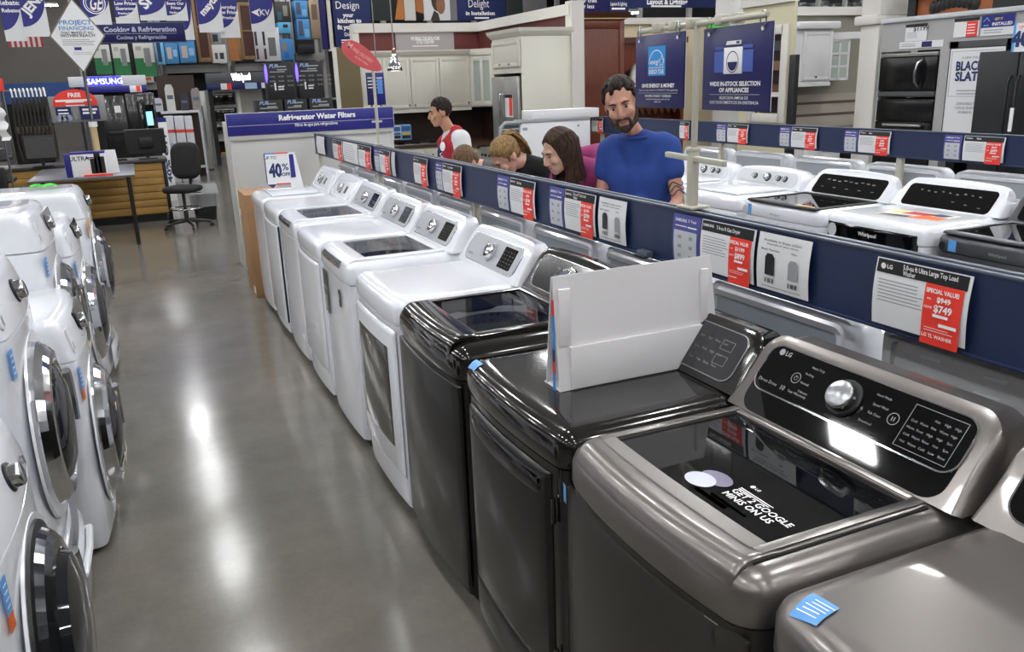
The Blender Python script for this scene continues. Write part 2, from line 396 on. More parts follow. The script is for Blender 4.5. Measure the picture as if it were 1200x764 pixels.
def knob(M, x, z, r, dep, mats, parent, name='knob', base=None):
    if base: MB(M).lathe([(r*1.25, 0), (r*1.25, .006), (r*1.15, .009)], (x, -.002, z), (0, -1, 0), 28).build('knob_base', base, parent)
    return MB(M).lathe([(r*1.04, 0), (r*1.02, dep*.3), (r*.97, dep*.8), (r*.92, dep*.95), (r*.85, dep)], (x, -.002, z), (0, -1, 0), 32).build(name, mats, parent)
def m_drum():
    m = mat('drum_steel', '#b9bcc2', .25, metal=.75); nt = m.node_tree; b = nt.nodes['Principled BSDF']
    tc = nt.nodes.new('ShaderNodeTexCoord'); v = nt.nodes.new('ShaderNodeTexVoronoi'); v.inputs['Scale'].default_value = 34; v.inputs['Randomness'].default_value = .15
    nt.links.new(tc.outputs['Object'], v.inputs['Vector']); r = nt.nodes.new('ShaderNodeValToRGB')
    r.color_ramp.elements[0].position = .22; r.color_ramp.elements[1].position = .3; r.color_ramp.elements[0].color = (.01, .01, .02, 1); r.color_ramp.elements[1].color = (*srgb('#b9bcc2'), 1)
    nt.links.new(v.outputs['Distance'], r.inputs[0]); nt.links.new(r.outputs[0], b.inputs['Base Color']); return m
M_DRUM = m_drum()
def lg_logo(g, x, z, h, m=0):
    n = 18; g.poly([(x+h*.5*math.cos(2*math.pi*k/n), 0, z+h*.35+h*.5*math.sin(2*math.pi*k/n)) for k in range(n)], m)
    g.text('LG', x+h*.75, z+h*.04, h*.66, 0, 'L', bold=.03, m=m)
XR = 1.20     # centre line of the near row
def machine(label, Y, zt=.985, X=XR, rz=-90, **kw):
    cat = kw.pop('cat', 'washer'); grp = kw.pop('group', 'machines in the row along the aisle')
    root = thing('top_load_washer' if cat == 'washer' else 'clothes_dryer', label, cat, (X, Y, 0), R(rz), grp)
    return root, Cab(root, zt=zt, **kw)
# ---- graphite washer (nearest, in full view)
root, H = machine('graphite steel top-load washer with dark glass lid and chrome dial', 1.312, .975, mbody=M_SILVERBODY, mdeck=M_SILVER, hole=(.262, -.25, .10, .05), bow=.032, rc=.06, bull=.06, seam=.865)
H.lid(.292, .118, (.262, -.25, .095), M_SILVER, M_HGLASS, rise=.010, drop=.062)
for (a, b, c, d_) in ((-.289, -.265, -.29, .112), (.265, .289, -.29, .112)): bx('lid_side_trim', M_SILVERLID, root, a, b, c, d_, .9845, .9865, .001)
MB().box(-.262, .262, .099, .113, .9845, .9865, .001).build('lid_rear_trim', M_SILVERLID, root)
for sx in (-1, 1): bx('lid_gap', M_RUBBER, root, sx*.2922, sx*.2952, -.31, .118, .97, .9762)
g = MB(); n = 16; pts0 = []; pts1 = []
for k in range(n+1):
    x = -.265+.53*k/n; bw = .032*(1-(x/.3425)**2); pts0.append((x, -.288-bw*.5, .9867)); pts1.append((x, -.253-bw*.35, .9867))
g.rings([pts0, pts1], cap0=False, cap1=False, closed=False); g.build('lid_front_trim', M_SILVERLID, root)
H.tub(-.06, .26)
c, PM, ol = H.console(.128, .978, 38, .212, M_SILVER, rt=.065, flare=.012)
PLt = plate(PM, -.3, .3, .004, .192, .045, .0015); PLt.build('console_face', M_BGLASS, c)
frame_ring(PM, -.303, .303, .062, .196, .04, .006, .004).build('chrome_trim', M_CHROME, c)
plate(PM, -.297, .297, .068, .19, .035, .003).build('control_panel', M_BGLASS, c)
kn = knob(PM, -.02, .128, .037, .03, M_CHROME2, c, base=M_BLK)
frame_ring(PM, -.064, .024, .084, .172, .0439, .003, .0055).build('dial_ring', M_CHROME, c)
t = MB(PM @ Matrix.Translation((0, -.0036, 0)))
lg_logo(t, -.262, .17, .018)
t.text('Direct Drive', -.285, .088, .009, 0, 'L', bold=0); t.text('10', -.205, .086, .012, 0, 'L'); t.text('Year Warranty', -.18, .088, .007, 0, 'L', bold=0)
for (x, z, s_) in ((-.13, .165, 'Heavy Duty'), (-.145, .145, 'Bedding'), (-.145, .12, 'Normal'), (-.135, .098, 'Delicates'), (.07, .163, 'Hand Wash'), (.075, .14, 'Speed Wash'), (.07, .118, 'Tub Clean'), (.06, .094, 'Download')): t.text(s_, x, z, .006, 0, 'C', bold=0)
for cx in (-.178, .118):
    for k in range(24):
        a0, a1 = 2*math.pi*k/24, 2*math.pi*(k+1)/24
        t.poly([(cx+.0145*math.cos(a0), 0, .128+.0145*math.sin(a0)), (cx+.0145*math.cos(a1), 0, .128+.0145*math.sin(a1)), (cx+.0128*math.cos(a1), 0, .128+.0128*math.sin(a1)), (cx+.0128*math.cos(a0), 0, .128+.0128*math.sin(a0))])
for k in range(20):
    a0, a1 = R(110+16*k), R(110+16*(k+1)); cx = -.178
    if k < 20: t.poly([(cx+.006*math.cos(a0), 0, .128+.006*math.sin(a0)), (cx+.006*math.cos(a1), 0, .128+.006*math.sin(a1)), (cx+.005*math.cos(a1), 0, .128+.005*math.sin(a1)), (cx+.005*math.cos(a0), 0, .128+.005*math.sin(a0))])
t.box(-.1787, -.1773, -.0003, 0, .129, .135)
for dx in (-.003, .003): t.box(.118+dx-.001, .118+dx+.001, -.0003, 0, .123, .133)
t.build('panel_lettering', M_INKG, c)
t = MB(PM @ Matrix.Translation((0, -.0037, 0)))
x0, x1, z0, z1 = .148, .276, .078, .178
for q in ((x0, x1, z0, z0+.0012), (x0, x1, z1-.0012, z1), (x0, x0+.0012, z0, z1), (x1-.0012, x1, z0, z1)): t.box(q[0], q[1], -.0003, 0, q[2], q[3])
for cx in range(5):
    for k in range(5):
        if random.random() < .85: t.text(random.choice(['Cold', 'Warm', 'Hot', 'High', 'Low', 'Soil', 'Rinse', 'Spin']), x0+.016+.024*cx, z0+.012+.0165*k, .0055, 0, 'C', bold=0)
t.build('option_grid', M_INKG, c)
MB(PM).lathe([(.0014, 0), (.0014, .03)], (-.02, -.002, .128), (0, -1, 0), 8).build('dial_pin', M_CHROME, kn)
# flat print stuck on the lid glass
pz = H.glass_z+.0012
def disc(cx, cy, rx, ry, z, n=28): return [(cx+rx*math.cos(2*math.pi*k/n), cy+ry*math.sin(2*math.pi*k/n), z) for k in range(n)]
g = MB(); g.poly(disc(-.005, -.205, .038, .03, pz+.0004)); g.build('speaker_print', mat('print_pale', '#c9cbe0', .4), H.glass)
g = MB(); g.poly(disc(.008, -.172, .042, .028, pz)); g.build('speaker_print', mat('print_violet', '#77708a', .4), H.glass)
g = MB(Matrix.Translation((0, 0, pz)) @ Matrix(((1,0,0,0),(0,0,1,0),(0,-1,0,0),(0,0,0,1))) @ Matrix.Rotation(0, 4, 'X'))
g = MB(Matrix(((1,0,0,0),(0,0,1,0),(0,0,0,pz),(0,0,0,1))))
lg_logo(g, .075, -.135, .012)
g.text('GET 2 GOOGLE', .065, -.18, .017, 0, 'L', bold=.02); g.text('MINIS ON US', .065, -.203, .017, 0, 'L', bold=.02); g.lines(.065, .165, -.152, 2, .006, .003)
g.box(.055, .165, -.0001, .0001, -.226, -.219); g.build('print_lettering', M_INKW, H.glass)
g = MB(Matrix(((1,0,0,0),(0,0,1,0),(0,0,0,pz),(0,0,0,1)))); g.box(.02, .12, -.0001, .0001, -.241, -.23); g.build('print_stripe', M_RED, H.glass)
H.sticker('energy_sticker', M_STICK, -.338, -.318, .81, .86, .012)
H.sticker('warranty_sticker', M_PAPER, .235, .27, .79, .85)
g = MB(Matrix.Translation((0, H.fy(.25)-.003, 0)))
g.text('10', .2525, .803, .022, 0, 'C', bold=.03); g.lines(.238, .267, .845, 3, .006, .003); g.build('sticker_lettering', M_INKK, root)
H.sticker('round_emblem', mat('emblem_gold', '#8d8446', .4), -.305, -.28, .76, .80); H.sticker('grey_label', mat('label_grey', '#5a5752', .4), -.31, -.265, .67, .75)
H.front('front_skin', M_SILVERBODY, -.335, .335, .12, .85, .003, .004)
# ---- graphite dryer, cut by the frame
root, I = machine('graphite steel dryer with plain top and blue sticker beside the graphite washer', .60, .985, cat='dryer', mbody=M_SILVERBODY, mdeck=M_SILVER, bow=.03, rc=.06, bull=.06, seam=.865)
c, PM, ol = I.console(.14, .982, 36, .2, M_SILVER, rt=.065, flare=.012)
frame_ring(PM, -.3, .3, .03, .186, .04, .006, .004).build('chrome_trim', M_CHROME, c)
plate(PM, -.296, .296, .034, .182, .036, .003).build('control_panel', M_BGLASS, c)
knob(PM, 0, .11, .034, .028, M_CHROME2, c, base=M_BLK)
t = MB(PM @ Matrix.Translation((0, -.0036, 0))); lg_logo(t, -.262, .155, .018); t.build('panel_lettering', M_INKW, c)
st = I.top_sticker('energy_sticker', M_STICK, -.262, -.318, .052, .056, R(8), .0025)
for k in range(5): I.top_sticker('sticker_line', M_INKW, -.262+.0012*k, -.335+.0085*k, .038-.006*(k % 2), .0022, R(8), .0032, st)
I.front('dryer_door', M_SILVERBODY, -.3, .3, .2, .83, .01, .02)
# ---- black dryer with the blank sign on top
root, G = machine('glossy black dryer carrying the blank white sign', 2.01, .975, cat='dryer', mbody=M_BLACK, mdeck=M_BLACK, bow=.02, rc=.045, bull=.055, seam=.872)
dr = G.front('dryer_door', M_BLACKF, -.29, .275, .23, .845, .009, .018)
G.front('door_grip', M_BGLASS, -.26, .25, .765, .83, .014, .02, parent=dr, top_bow=.0, bot_bow=.015)
G.front('lower_panel', M_BLACKF, -.30, .29, .08, .222, .006, .012)
for z in (.3, .75): MB().lathe([(.007, 0), (.007, .07)], (.298, G.fy(.298)-.006, z-.035), (0, 0, 1), 10).build('hinge', M_BLACK, root)
c, PM, ol = G.console(.16, .978, 36, .18, M_BLACK, rt=.06, flare=.01)
frame_ring(PM, -.3, .3, .018, .168, .04, .006, .004).build('trim', M_CHROME2, c)
plate(PM, -.296, .296, .022, .164, .036, .003).build('control_panel', mat('dark_grey_gloss', '#2c2d2f', .12, coat=.3), c)
t = MB(PM @ Matrix.Translation((0, -.0036, 0)))
for cx in range(4):
    for k in range(3): t.text(random.choice(['Low', 'High', 'Damp', 'More', 'Time']), .11+.035*cx, .05+.035*k, .007, 0, 'C', bold=0)
for k in range(2):
    for q in ((.2, .25, .0), (.2, .25, .028)): t.box(q[0], q[1], -.0003, 0, .06+.045*k+q[2], .0612+.045*k+q[2])
    for q in (.2, .249): t.box(q, q+.0012, -.0003, 0, .06+.045*k, .089+.045*k)
t.build('panel_lettering', M_INKG, c)
knob(PM, -.03, .095, .032, .026, M_CHROME2, c, base=M_BLK)
G.top_sticker('energy_sticker', M_STICK, -.283, -.335, .055, .03, R(0), .003)
# ---- black washer with clear lid
root, F = machine('glossy black top-load washer with clear window lid over its drum', 2.745, .985, mbody=M_BLACKF, mdeck=M_BLACK, hole=(.235, -.24, .13, .05), bow=.02, rc=.045, bull=.06, seam=.872)
F.lid(.27, .17, (.235, -.24, .13), M_BLACK, M_TGLASS, rise=.018, drop=.05)
F.tub(-.05, .24)
F.front('front_skin', M_BLACKF, -.335, .335, .1, .855, .004, .005)
MB().box(-.3, .3, -.333, -.318, .955, .965, .004).build('lid_lip', M_BLACK, root)
c, PM, ol = F.console(.185, .985, 34, .185, M_BLACK, rt=.06, flare=.01, arch=.012)
frame_ring(PM, -.29, .29, .02, .17, .05, .005, .004).build('trim', M_CHROME2, c)
plate(PM, -.287, .287, .023, .167, .046, .003).build('control_panel', mat('dark_grey_gloss'), c)
knob(PM, -.02, .1, .04, .025, M_CHROME, c, base=M_CHROME2)
t = MB(PM @ Matrix.Translation((0, -.0036, 0)))
t.text('SAMSUNG', -.24, .14, .01, 0, 'L')
for k in range(6): t.text(random.choice(['Normal', 'Heavy', 'Bedding']), (-.12 if k % 2 else .075), .05+.03*(k//2)+.015, .006, 0, 'C', bold=0)
t.build('panel_lettering', M_INKG, c)
plate(PM, .12, .25, .05, .14, .01, .0045).build('display', M_BGLASS, c)
# ---- white machines of the near row
def silver_panel(c, PM, disp=True, hi=.165, kn_x=-.02, dx=.11):
    frame_ring(PM, -.285, .285, .022, hi, .04, .005, .004).build('trim', M_CHROME2, c)
    plate(PM, -.282, .282, .024, hi-.002, .037, .003).build('control_panel', M_SILVP, c)
    knob(PM, kn_x, .094, .036, .026, M_CHROME, c, base=M_GREYP)
    if disp:
        plate(PM, dx, dx+.13, .045, .145, .006, .0045).build('display', M_BGLASS, c)
    t = MB(PM @ Matrix.Translation((0, -.0036, 0)))
    t.text('SAMSUNG', -.25, .05, .009, 0, 'L')
    for k in range(5): t.text('Normal', kn_x-.085, .06+.018*k, .006, 0, 'C', bold=0)
    t.build('panel_lettering', M_INKK, c)
    if disp:
        t = MB(PM @ Matrix.Translation((0, -.005, 0)))
        for a in range(4):
            for b in range(5): t.text(random.choice(['Hot', 'Cold', 'Soil', 'Spin']), dx+.018+.031*a, .055+.017*b, .006, 0, 'C', bold=0)
        t.build('display_lettering', M_INKG, c)
root, E_ = machine('white dryer with a dark tinted window filling its front door', 3.455, .98, cat='dryer', bow=.012, bull=.045)
dr = E_.front('dryer_door', M_WHITE, -.32, .31, .2, .85, .012, .02)
E_.front('door_window', mat('tinted_door', '#3a3733', .06, spec=.7), -.27, .24, .3, .78, .0145, .02, parent=dr)
c, PM, ol = E_.console(.165, .98, 34, .19, M_WHITE, rt=.06, flare=.01, arch=.01); silver_panel(c, PM, dx=.1)
def glass_washer(label, Y, zt, gx):
    root, W = machine(label, Y, zt, hole=(gx, -.24, .12, .05), bow=.012, bull=.045)
    W.lid(gx+.05, .16, (gx, -.24, .12), M_WHITE, M_TGLASS, rise=.012, drop=.05)
    W.tub(-.05, gx)
    g = MB(); n = 10; a = []; b = []; e = []
    for k in range(n+1):
        x = -.2+.4*k/n; y = W.fy(x); a.append((x, y+.008, zt-.008)); b.append((x, y-.008, zt-.02)); e.append((x, y-.008, zt-.042))
    g.rings([a, b, e], cap0=False, cap1=False, closed=False); g.build('lid_handle', M_CHROME, root)
    c, PM, ol = W.console(.165, zt, 34, .19, M_WHITE, rt=.06, flare=.01, arch=.008); silver_panel(c, PM)
    return root, W
root, D2 = glass_washer('white top-load washer with window lid, chrome grip and dark front label', 4.26, .985, .24)
D2.sticker('feature_label', mat('label_charcoal', '#4a4a48', .35), -.29, -.16, .62, .86, .004)
g = MB(Matrix.Translation((0, D2.fy(-.22)-.008, 0))); g.lines(-.27, -.18, .72, 7, .012, .004); g.text('PURE CYCLE', -.225, .76, .014, 0, 'C'); g.build('label_lettering', M_INKW, root)
D2.sticker('motor_label', M_HEAD, .11, .15, .73, .82, .003)
g = MB(Matrix.Translation((0, D2.fy(.13)-.006, 0))); g.text('10', .13, .77, .03, 0, 'C', width=.03); g.build('label_lettering', M_INKW, root)
root, D1 = machine('white dryer with silver control panel between the two window-lid washers', 4.985, .98, cat='dryer', bow=.012, rc=.035)
D1.front('dryer_door', M_WHITE, -.31, .3, .2, .85, .01, .02)
c, PM, ol = D1.console(.165, .98, 34, .19, M_WHITE, rt=.06, flare=.01, arch=.008); silver_panel(c, PM)
root, C_ = glass_washer('white top-load washer with window lid and chrome grip next to the plain-panel dryer', 5.715, .985, .225)
root, B_ = machine('white dryer with white control panel and a dark door gap', 6.45, .98, cat='dryer', bow=.012, rc=.035)
def white_panel(c, PM):
    frame_ring(PM, -.28, .28, .02, .165, .04, .004, .003).build('trim', M_WHITE2, c)
    knob(PM, -.05, .09, .034, .024, M_CHROME2, c, base=M_GREYP); plate(PM, .07, .12, .06, .12, .006, .0035).build('display', M_DARK, c)
    t = MB(PM @ Matrix.Translation((0, -.0036, 0)))
    for k in range(6): t.text('Normal', -.16 + .03*(k % 2), .05+.016*k, .008, 0, 'C', bold=0)
    t.build('panel_lettering', M_INKG, c)
B_.front('dryer_door', M_WHITE, -.3, .31, .14, .86, .01, .014); B_.front('door_gap', M_DARK, .318, .326, .14, .86, .004, .002)
c, PM, ol = B_.console(.165, .98, 34, .2, M_WHITE, rt=.07, flare=.01); white_panel(c, PM)
root, A_ = machine('white top-load washer under the 40% off sign, at the far end of the row', 7.2, .98, bow=.012, rc=.035)
MB().box(-.28, .28, -.26, .13, .981, .993, .006).build('lid', M_WHITE, root)
c, PM, ol = A_.console(.165, .98, 34, .2, M_WHITE, rt=.07, flare=.01); white_panel(c, PM)
# ---- cardboard panel box past the end of the row
u0, u1 = 7.62, 8.16
root = thing('cardboard_box', 'tall flat brown cardboard box standing past the last white washer', 'box', (.87, 7.89, 0))
bx('carton', M_CARTON, root, -.065, .3, -.25, .27, 0, .93, .004)
g = MB(); g.poly([(-.0665, -.24, .03), (-.0665, -.12, .03), (-.0665, -.12, .1), (-.0665, -.24, .1)]); g.build('shipping_label', M_PAPER, root)
g = MB(); g.poly([(-.0665, .262, .7), (-.0665, .2, .7), (-.0665, .2, .76), (-.0665, .262, .76)]); g.build('shipping_label', M_PAPER, root)
# ---- machines standing back to back behind the rail: mostly their console backs show
def back_machine(label, Y, mb, mrec, grey=False):
    root = thing('top_load_washer', label, 'washer', (2.075, Y, 0), R(90), 'machines back to back behind the price rail')
    W = Cab(root, d=.58, bow=.012, mbody=mb, mdeck=mb, zt=.98); tall = .19 if grey else .15
    c, PM, ol = W.console(.125, .985, 28, tall, mb, rt=.05, flare=.0)
    yb = .29; g = MB(Matrix(((-1,0,0,0),(0,-1,0,yb),(0,0,1,0),(0,0,0,1)))); zt_ = .985+tall*math.cos(R(28))-.02
    frame_ring(g.M, -.31, .31, .93, zt_, .04, .03, .014, .016).build('back_rim', mb, c)
    plate(g.M, -.285, .285, .955, zt_-.026, .03, .002).build('back_panel', mrec, c)
    if grey:
        for x in (-.2, -.02, .17): MB(g.M).box(x, x+.06, -.005, 0, zt_-.05, zt_-.042).build('vent_slot', M_PAPERG, c)
        MB(g.M).box(-.04, .03, -.006, 0, 1.03, 1.045, .002).build('clip_slot', M_PAPERG, c)
        MB(g.M).lathe([(.022, 0), (.022, .012), (.012, .013), (.012, .03)], (.24, -.002, 1.06), (0, -1, 0), 16).build('hose_port', M_CHROME2, c)
    return root
M_REC = mat('recess_grey', '#98a0a8', .4); M_GREYB = mat('grey_back', '#b4b5b8', .42)
bl = ['grey console back behind the graphite washer, under the LG price card', 'white machine back behind the blank white sign', 'white console back behind the black washer', 'white console back behind the white dryer with tinted door',
      'white console back behind the washer with the dark front label', 'white console back behind the dryer between two window-lid washers', 'white console back behind the window-lid washer with no front label', 'white console back behind the dryer with a dark door gap', 'white console back behind the washer under the 40% off sign', 'white console back next to the water filter end stand']
for k in range(10): back_machine(bl[k], 1.25+.735*k + (0 if k < 1 else .03), M_WHITE if k else M_GREYB, M_REC if k else M_GREYB, k == 0)
root = None
# ------------------------------------------------------------------ far row, across the other aisle
XF = 4.13
def far_machine(label, Y, cat='washer', **kw):
    return machine(label, Y, kw.pop('zt', .975), XF, -90, cat=cat, group='machines in the row across the other aisle', w=.74, **kw)
def knob_console(W, root):
    c, PM, ol = W.console(.17, .975, 26, .125, M_WHITE, rt=.07, arch=.03, flare=.01)
    plate(PM, -.33, .33, .015, .125, .05, .002).build('control_panel', mat('pale_grey_panel', '#c9cbcf', .35), c)
    for x, r_ in ((-.12, .018), (.02, .026), (.14, .018), (.21, .018)): knob(PM, x, .075, r_, .028, M_CHROME2, c, base=M_DARK)
    t = MB(PM @ Matrix.Translation((0, -.0036, 0))); t.text('Whirlpool', -.25, .03, .012, 0, 'C'); t.lines(-.2, .25, .03, 1, .01, .003); t.build('panel_lettering', M_INKG, c)
for k, (Y, lb) in enumerate(((5.045, 'white top-load washer with four dark knobs beside the black-lid washer'), (5.83, 'white top-load washer with dark knobs beside the sign post'), (6.6, 'white top-load washer standing behind the man in blue'), (7.37, 'white top-load washer standing behind the woman in the pink hoodie'))):
    root, W = far_machine(lb, Y); knob_console(W, root)
    MB().box(-.3, .3, -.3, .14, .976, .99, .008).build('lid', M_WHITE, root)
    W.front('front_skin', M_WHITE, -.36, .36, .1, .86, .004, .006)
root, W = far_machine('white washer with black glass lid and black console across the other aisle', 4.255, hole=(.28, -.3, .12, .05), bow=.02)
W.lid(.32, .165, (.29, -.31, .13), M_BLK, M_HGLASS, rise=.01, over=False, y0=-.35); W.tub(-.08, .26)
c, PM, ol = W.console(.175, .978, 40, .19, M_WHITE, rt=.07, arch=.02, flare=.01, taper=.02)
plate(PM, -.3, .3, .01, .165, .03, .003).build('control_panel', M_BGLASS, c)
t = MB(PM @ Matrix.Translation((0, -.004, 0)))
for k in range(9): t.text('wash', -.2+.05*k, .12-.004*(k % 3), .01, 0, 'C')
for k in range(5): t.text('more', -.22+.11*k, .06, .008, 0, 'C')
t.build('panel_lettering', M_INKG, c)
W.sticker('energy_sticker', M_STICK, -.30, -.26, .88, .95, .006); g = MB(Matrix.Translation((0, W.fy(-.335)-.006, 0))); g.poly([(-.335+.026*math.cos(k*.5236), 0, .905+.03*math.sin(k*.5236)) for k in range(12)]); g.build('round_sticker', M_PAPERG, root)
g = MB(Matrix.Translation((0, W.fy(0)-.006, 0))); g.text('Whirlpool', -.02, .9, .016, 0, 'C'); g.build('brand_lettering', M_INKG, root)
g = MB(); g.poly([(.1, -.34, .9865), (.3, -.34, .9865), (.27, -.31, .987), (.12, -.31, .987)]); g.build('lid_print', mat('print_tan', '#c9a25e', .4), root)
root, W = far_machine('white dryer with black console, black front panel and a colourful flyer on top', 3.475, 'dryer', bow=.02, zt=.985)
c, PM, ol = W.console(.165, .985, 40, .19, M_WHITE, rt=.07, arch=.02, flare=.01, taper=.02)
plate(PM, -.3, .3, .01, .165, .03, .003).build('control_panel', M_BGLASS, c)
t = MB(PM @ Matrix.Translation((0, -.004, 0)))
for k in range(9): t.text('dry', -.2+.05*k, .12-.004*(k % 3), .01, 0, 'C')
for k in range(3): t.text('low', .05+.09*k, .06-.01*k, .009, 0, 'C')
t.build('panel_lettering', M_INKG, c)
W.front('door_panel', M_BGLASS, -.35, .31, .6, .935, .008, .02)
g = MB(Matrix.Translation((0, W.fy(-.3)-.011, 0))); g.poly([(-.3+.035*math.cos(k*.5236), 0, .885+.04*math.sin(k*.5236)) for k in range(12)]); g.build('round_sticker', M_PAPERG, root)
g = MB(Matrix.Translation((0, W.fy(0)-.011, 0))); g.text('Whirlpool', -.02, .88, .022, 0, 'C'); g.build('brand_lettering', M_INKW, root)
fl = thing('flyer', 'glossy flyer in red, orange and blue lying on the white dryer', 'flyer', (XF-.07, 3.42, .986), R(-82))
g = MB(); g.rings([[(-.2,-.13,0),(.2,-.13,0),(.2,.1,0),(-.2,.1,0)], [(-.2,-.13,.002),(.2,-.13,.002),(.2,.1,.002),(-.2,.1,.002)]], sm=False); g.build('sheet', flat('#d7d3c8'), fl)
for c_, P in (('#e8632c', [(.0,-.12),(.19,-.12),(.19,-.02),(.05,.0)]), ('#c02a2a', [(-.1,-.02),(.05,-.02),(.1,.05),(-.08,.08)]), ('#27386e', [(.03,.02),(.15,.0),(.17,.07),(.08,.09)]), ('#3c3b3a', [(-.18,-.12),(.0,-.12),(.0,-.06),(-.18,-.08)]), ('#e0d08a', [(-.19,.0),(-.11,.0),(-.11,.09),(-.19,.09)])):
    g = MB(); g.poly([(x, y, .0026) for x, y in P]); g.build('printed_patch', flat(c_), fl)
root, W = far_machine('dark graphite washer with glass lid across the other aisle', 2.69, mbody=mat('dark_graphite', '#55565a', .3, metal=.5), mdeck=mat('dark_graphite'), hole=(.28, -.3, .12, .05), bow=.02)
W.lid(.33, .165, (.3, -.31, .13), mat('dark_graphite'), M_HGLASS, rise=.01, over=False, y0=-.35); W.tub(-.08, .26)
c, PM, ol = W.console(.175, .978, 36, .19, mat('dark_graphite'), rt=.07, arch=.02); plate(PM, -.32, .32, .01, .165, .03, .003).build('control_panel', M_BGLASS, c); knob(PM, 0, .09, .035, .03, M_CHROME, c)
W.sticker('energy_sticker', M_STICK, -.285, -.235, .885, .945, .006); g = MB(Matrix.Translation((0, W.fy(-.32)-.006, 0))); g.poly([(-.325+.018*math.cos(k*.5236), 0, .905+.022*math.sin(k*.5236)) for k in range(12)]); g.build('round_sticker', M_BLK, root)
g = MB(Matrix.Translation((0, W.fy(0)-.006, 0))); g.text('Whirlpool', 0, .9, .016, 0, 'C'); g.build('brand_lettering', M_INKG, root)
# backs of the next row, below the far rail
for k in range(6):
    Y = 2.95 + .80*k
    root = thing('top_load_washer', ['white machine seen from behind below the black refrigerator', 'white machine seen from behind past the flyer-topped dryer', 'white machine seen from behind past the black-lid washer', 'white machine seen from behind past the four-knob washer', 'white machine seen from behind past the washer by the sign post', 'white machine seen from behind past the man in blue'][k], 'washer', (5.49, Y, 0), R(90), 'machines seen from behind past the far rail')
    W = Cab(root, w=.74, d=.62, bow=.02, zt=.965); c, PM, ol = W.console(.15, .966, 24, .15, M_WHITE, rt=.06)
    BM = Matrix(((-1,0,0,0),(0,-1,0,.31),(0,0,1,0),(0,0,0,1)))
    frame_ring(BM, -.33, .33, .93, 1.085, .04, .03, .012, .014).build('back_rim', M_WHITE, c); plate(BM, -.31, .31, .94, 1.065, .03, .002).build('back_panel', mat('recess_pale', '#a7acb2', .4), c)
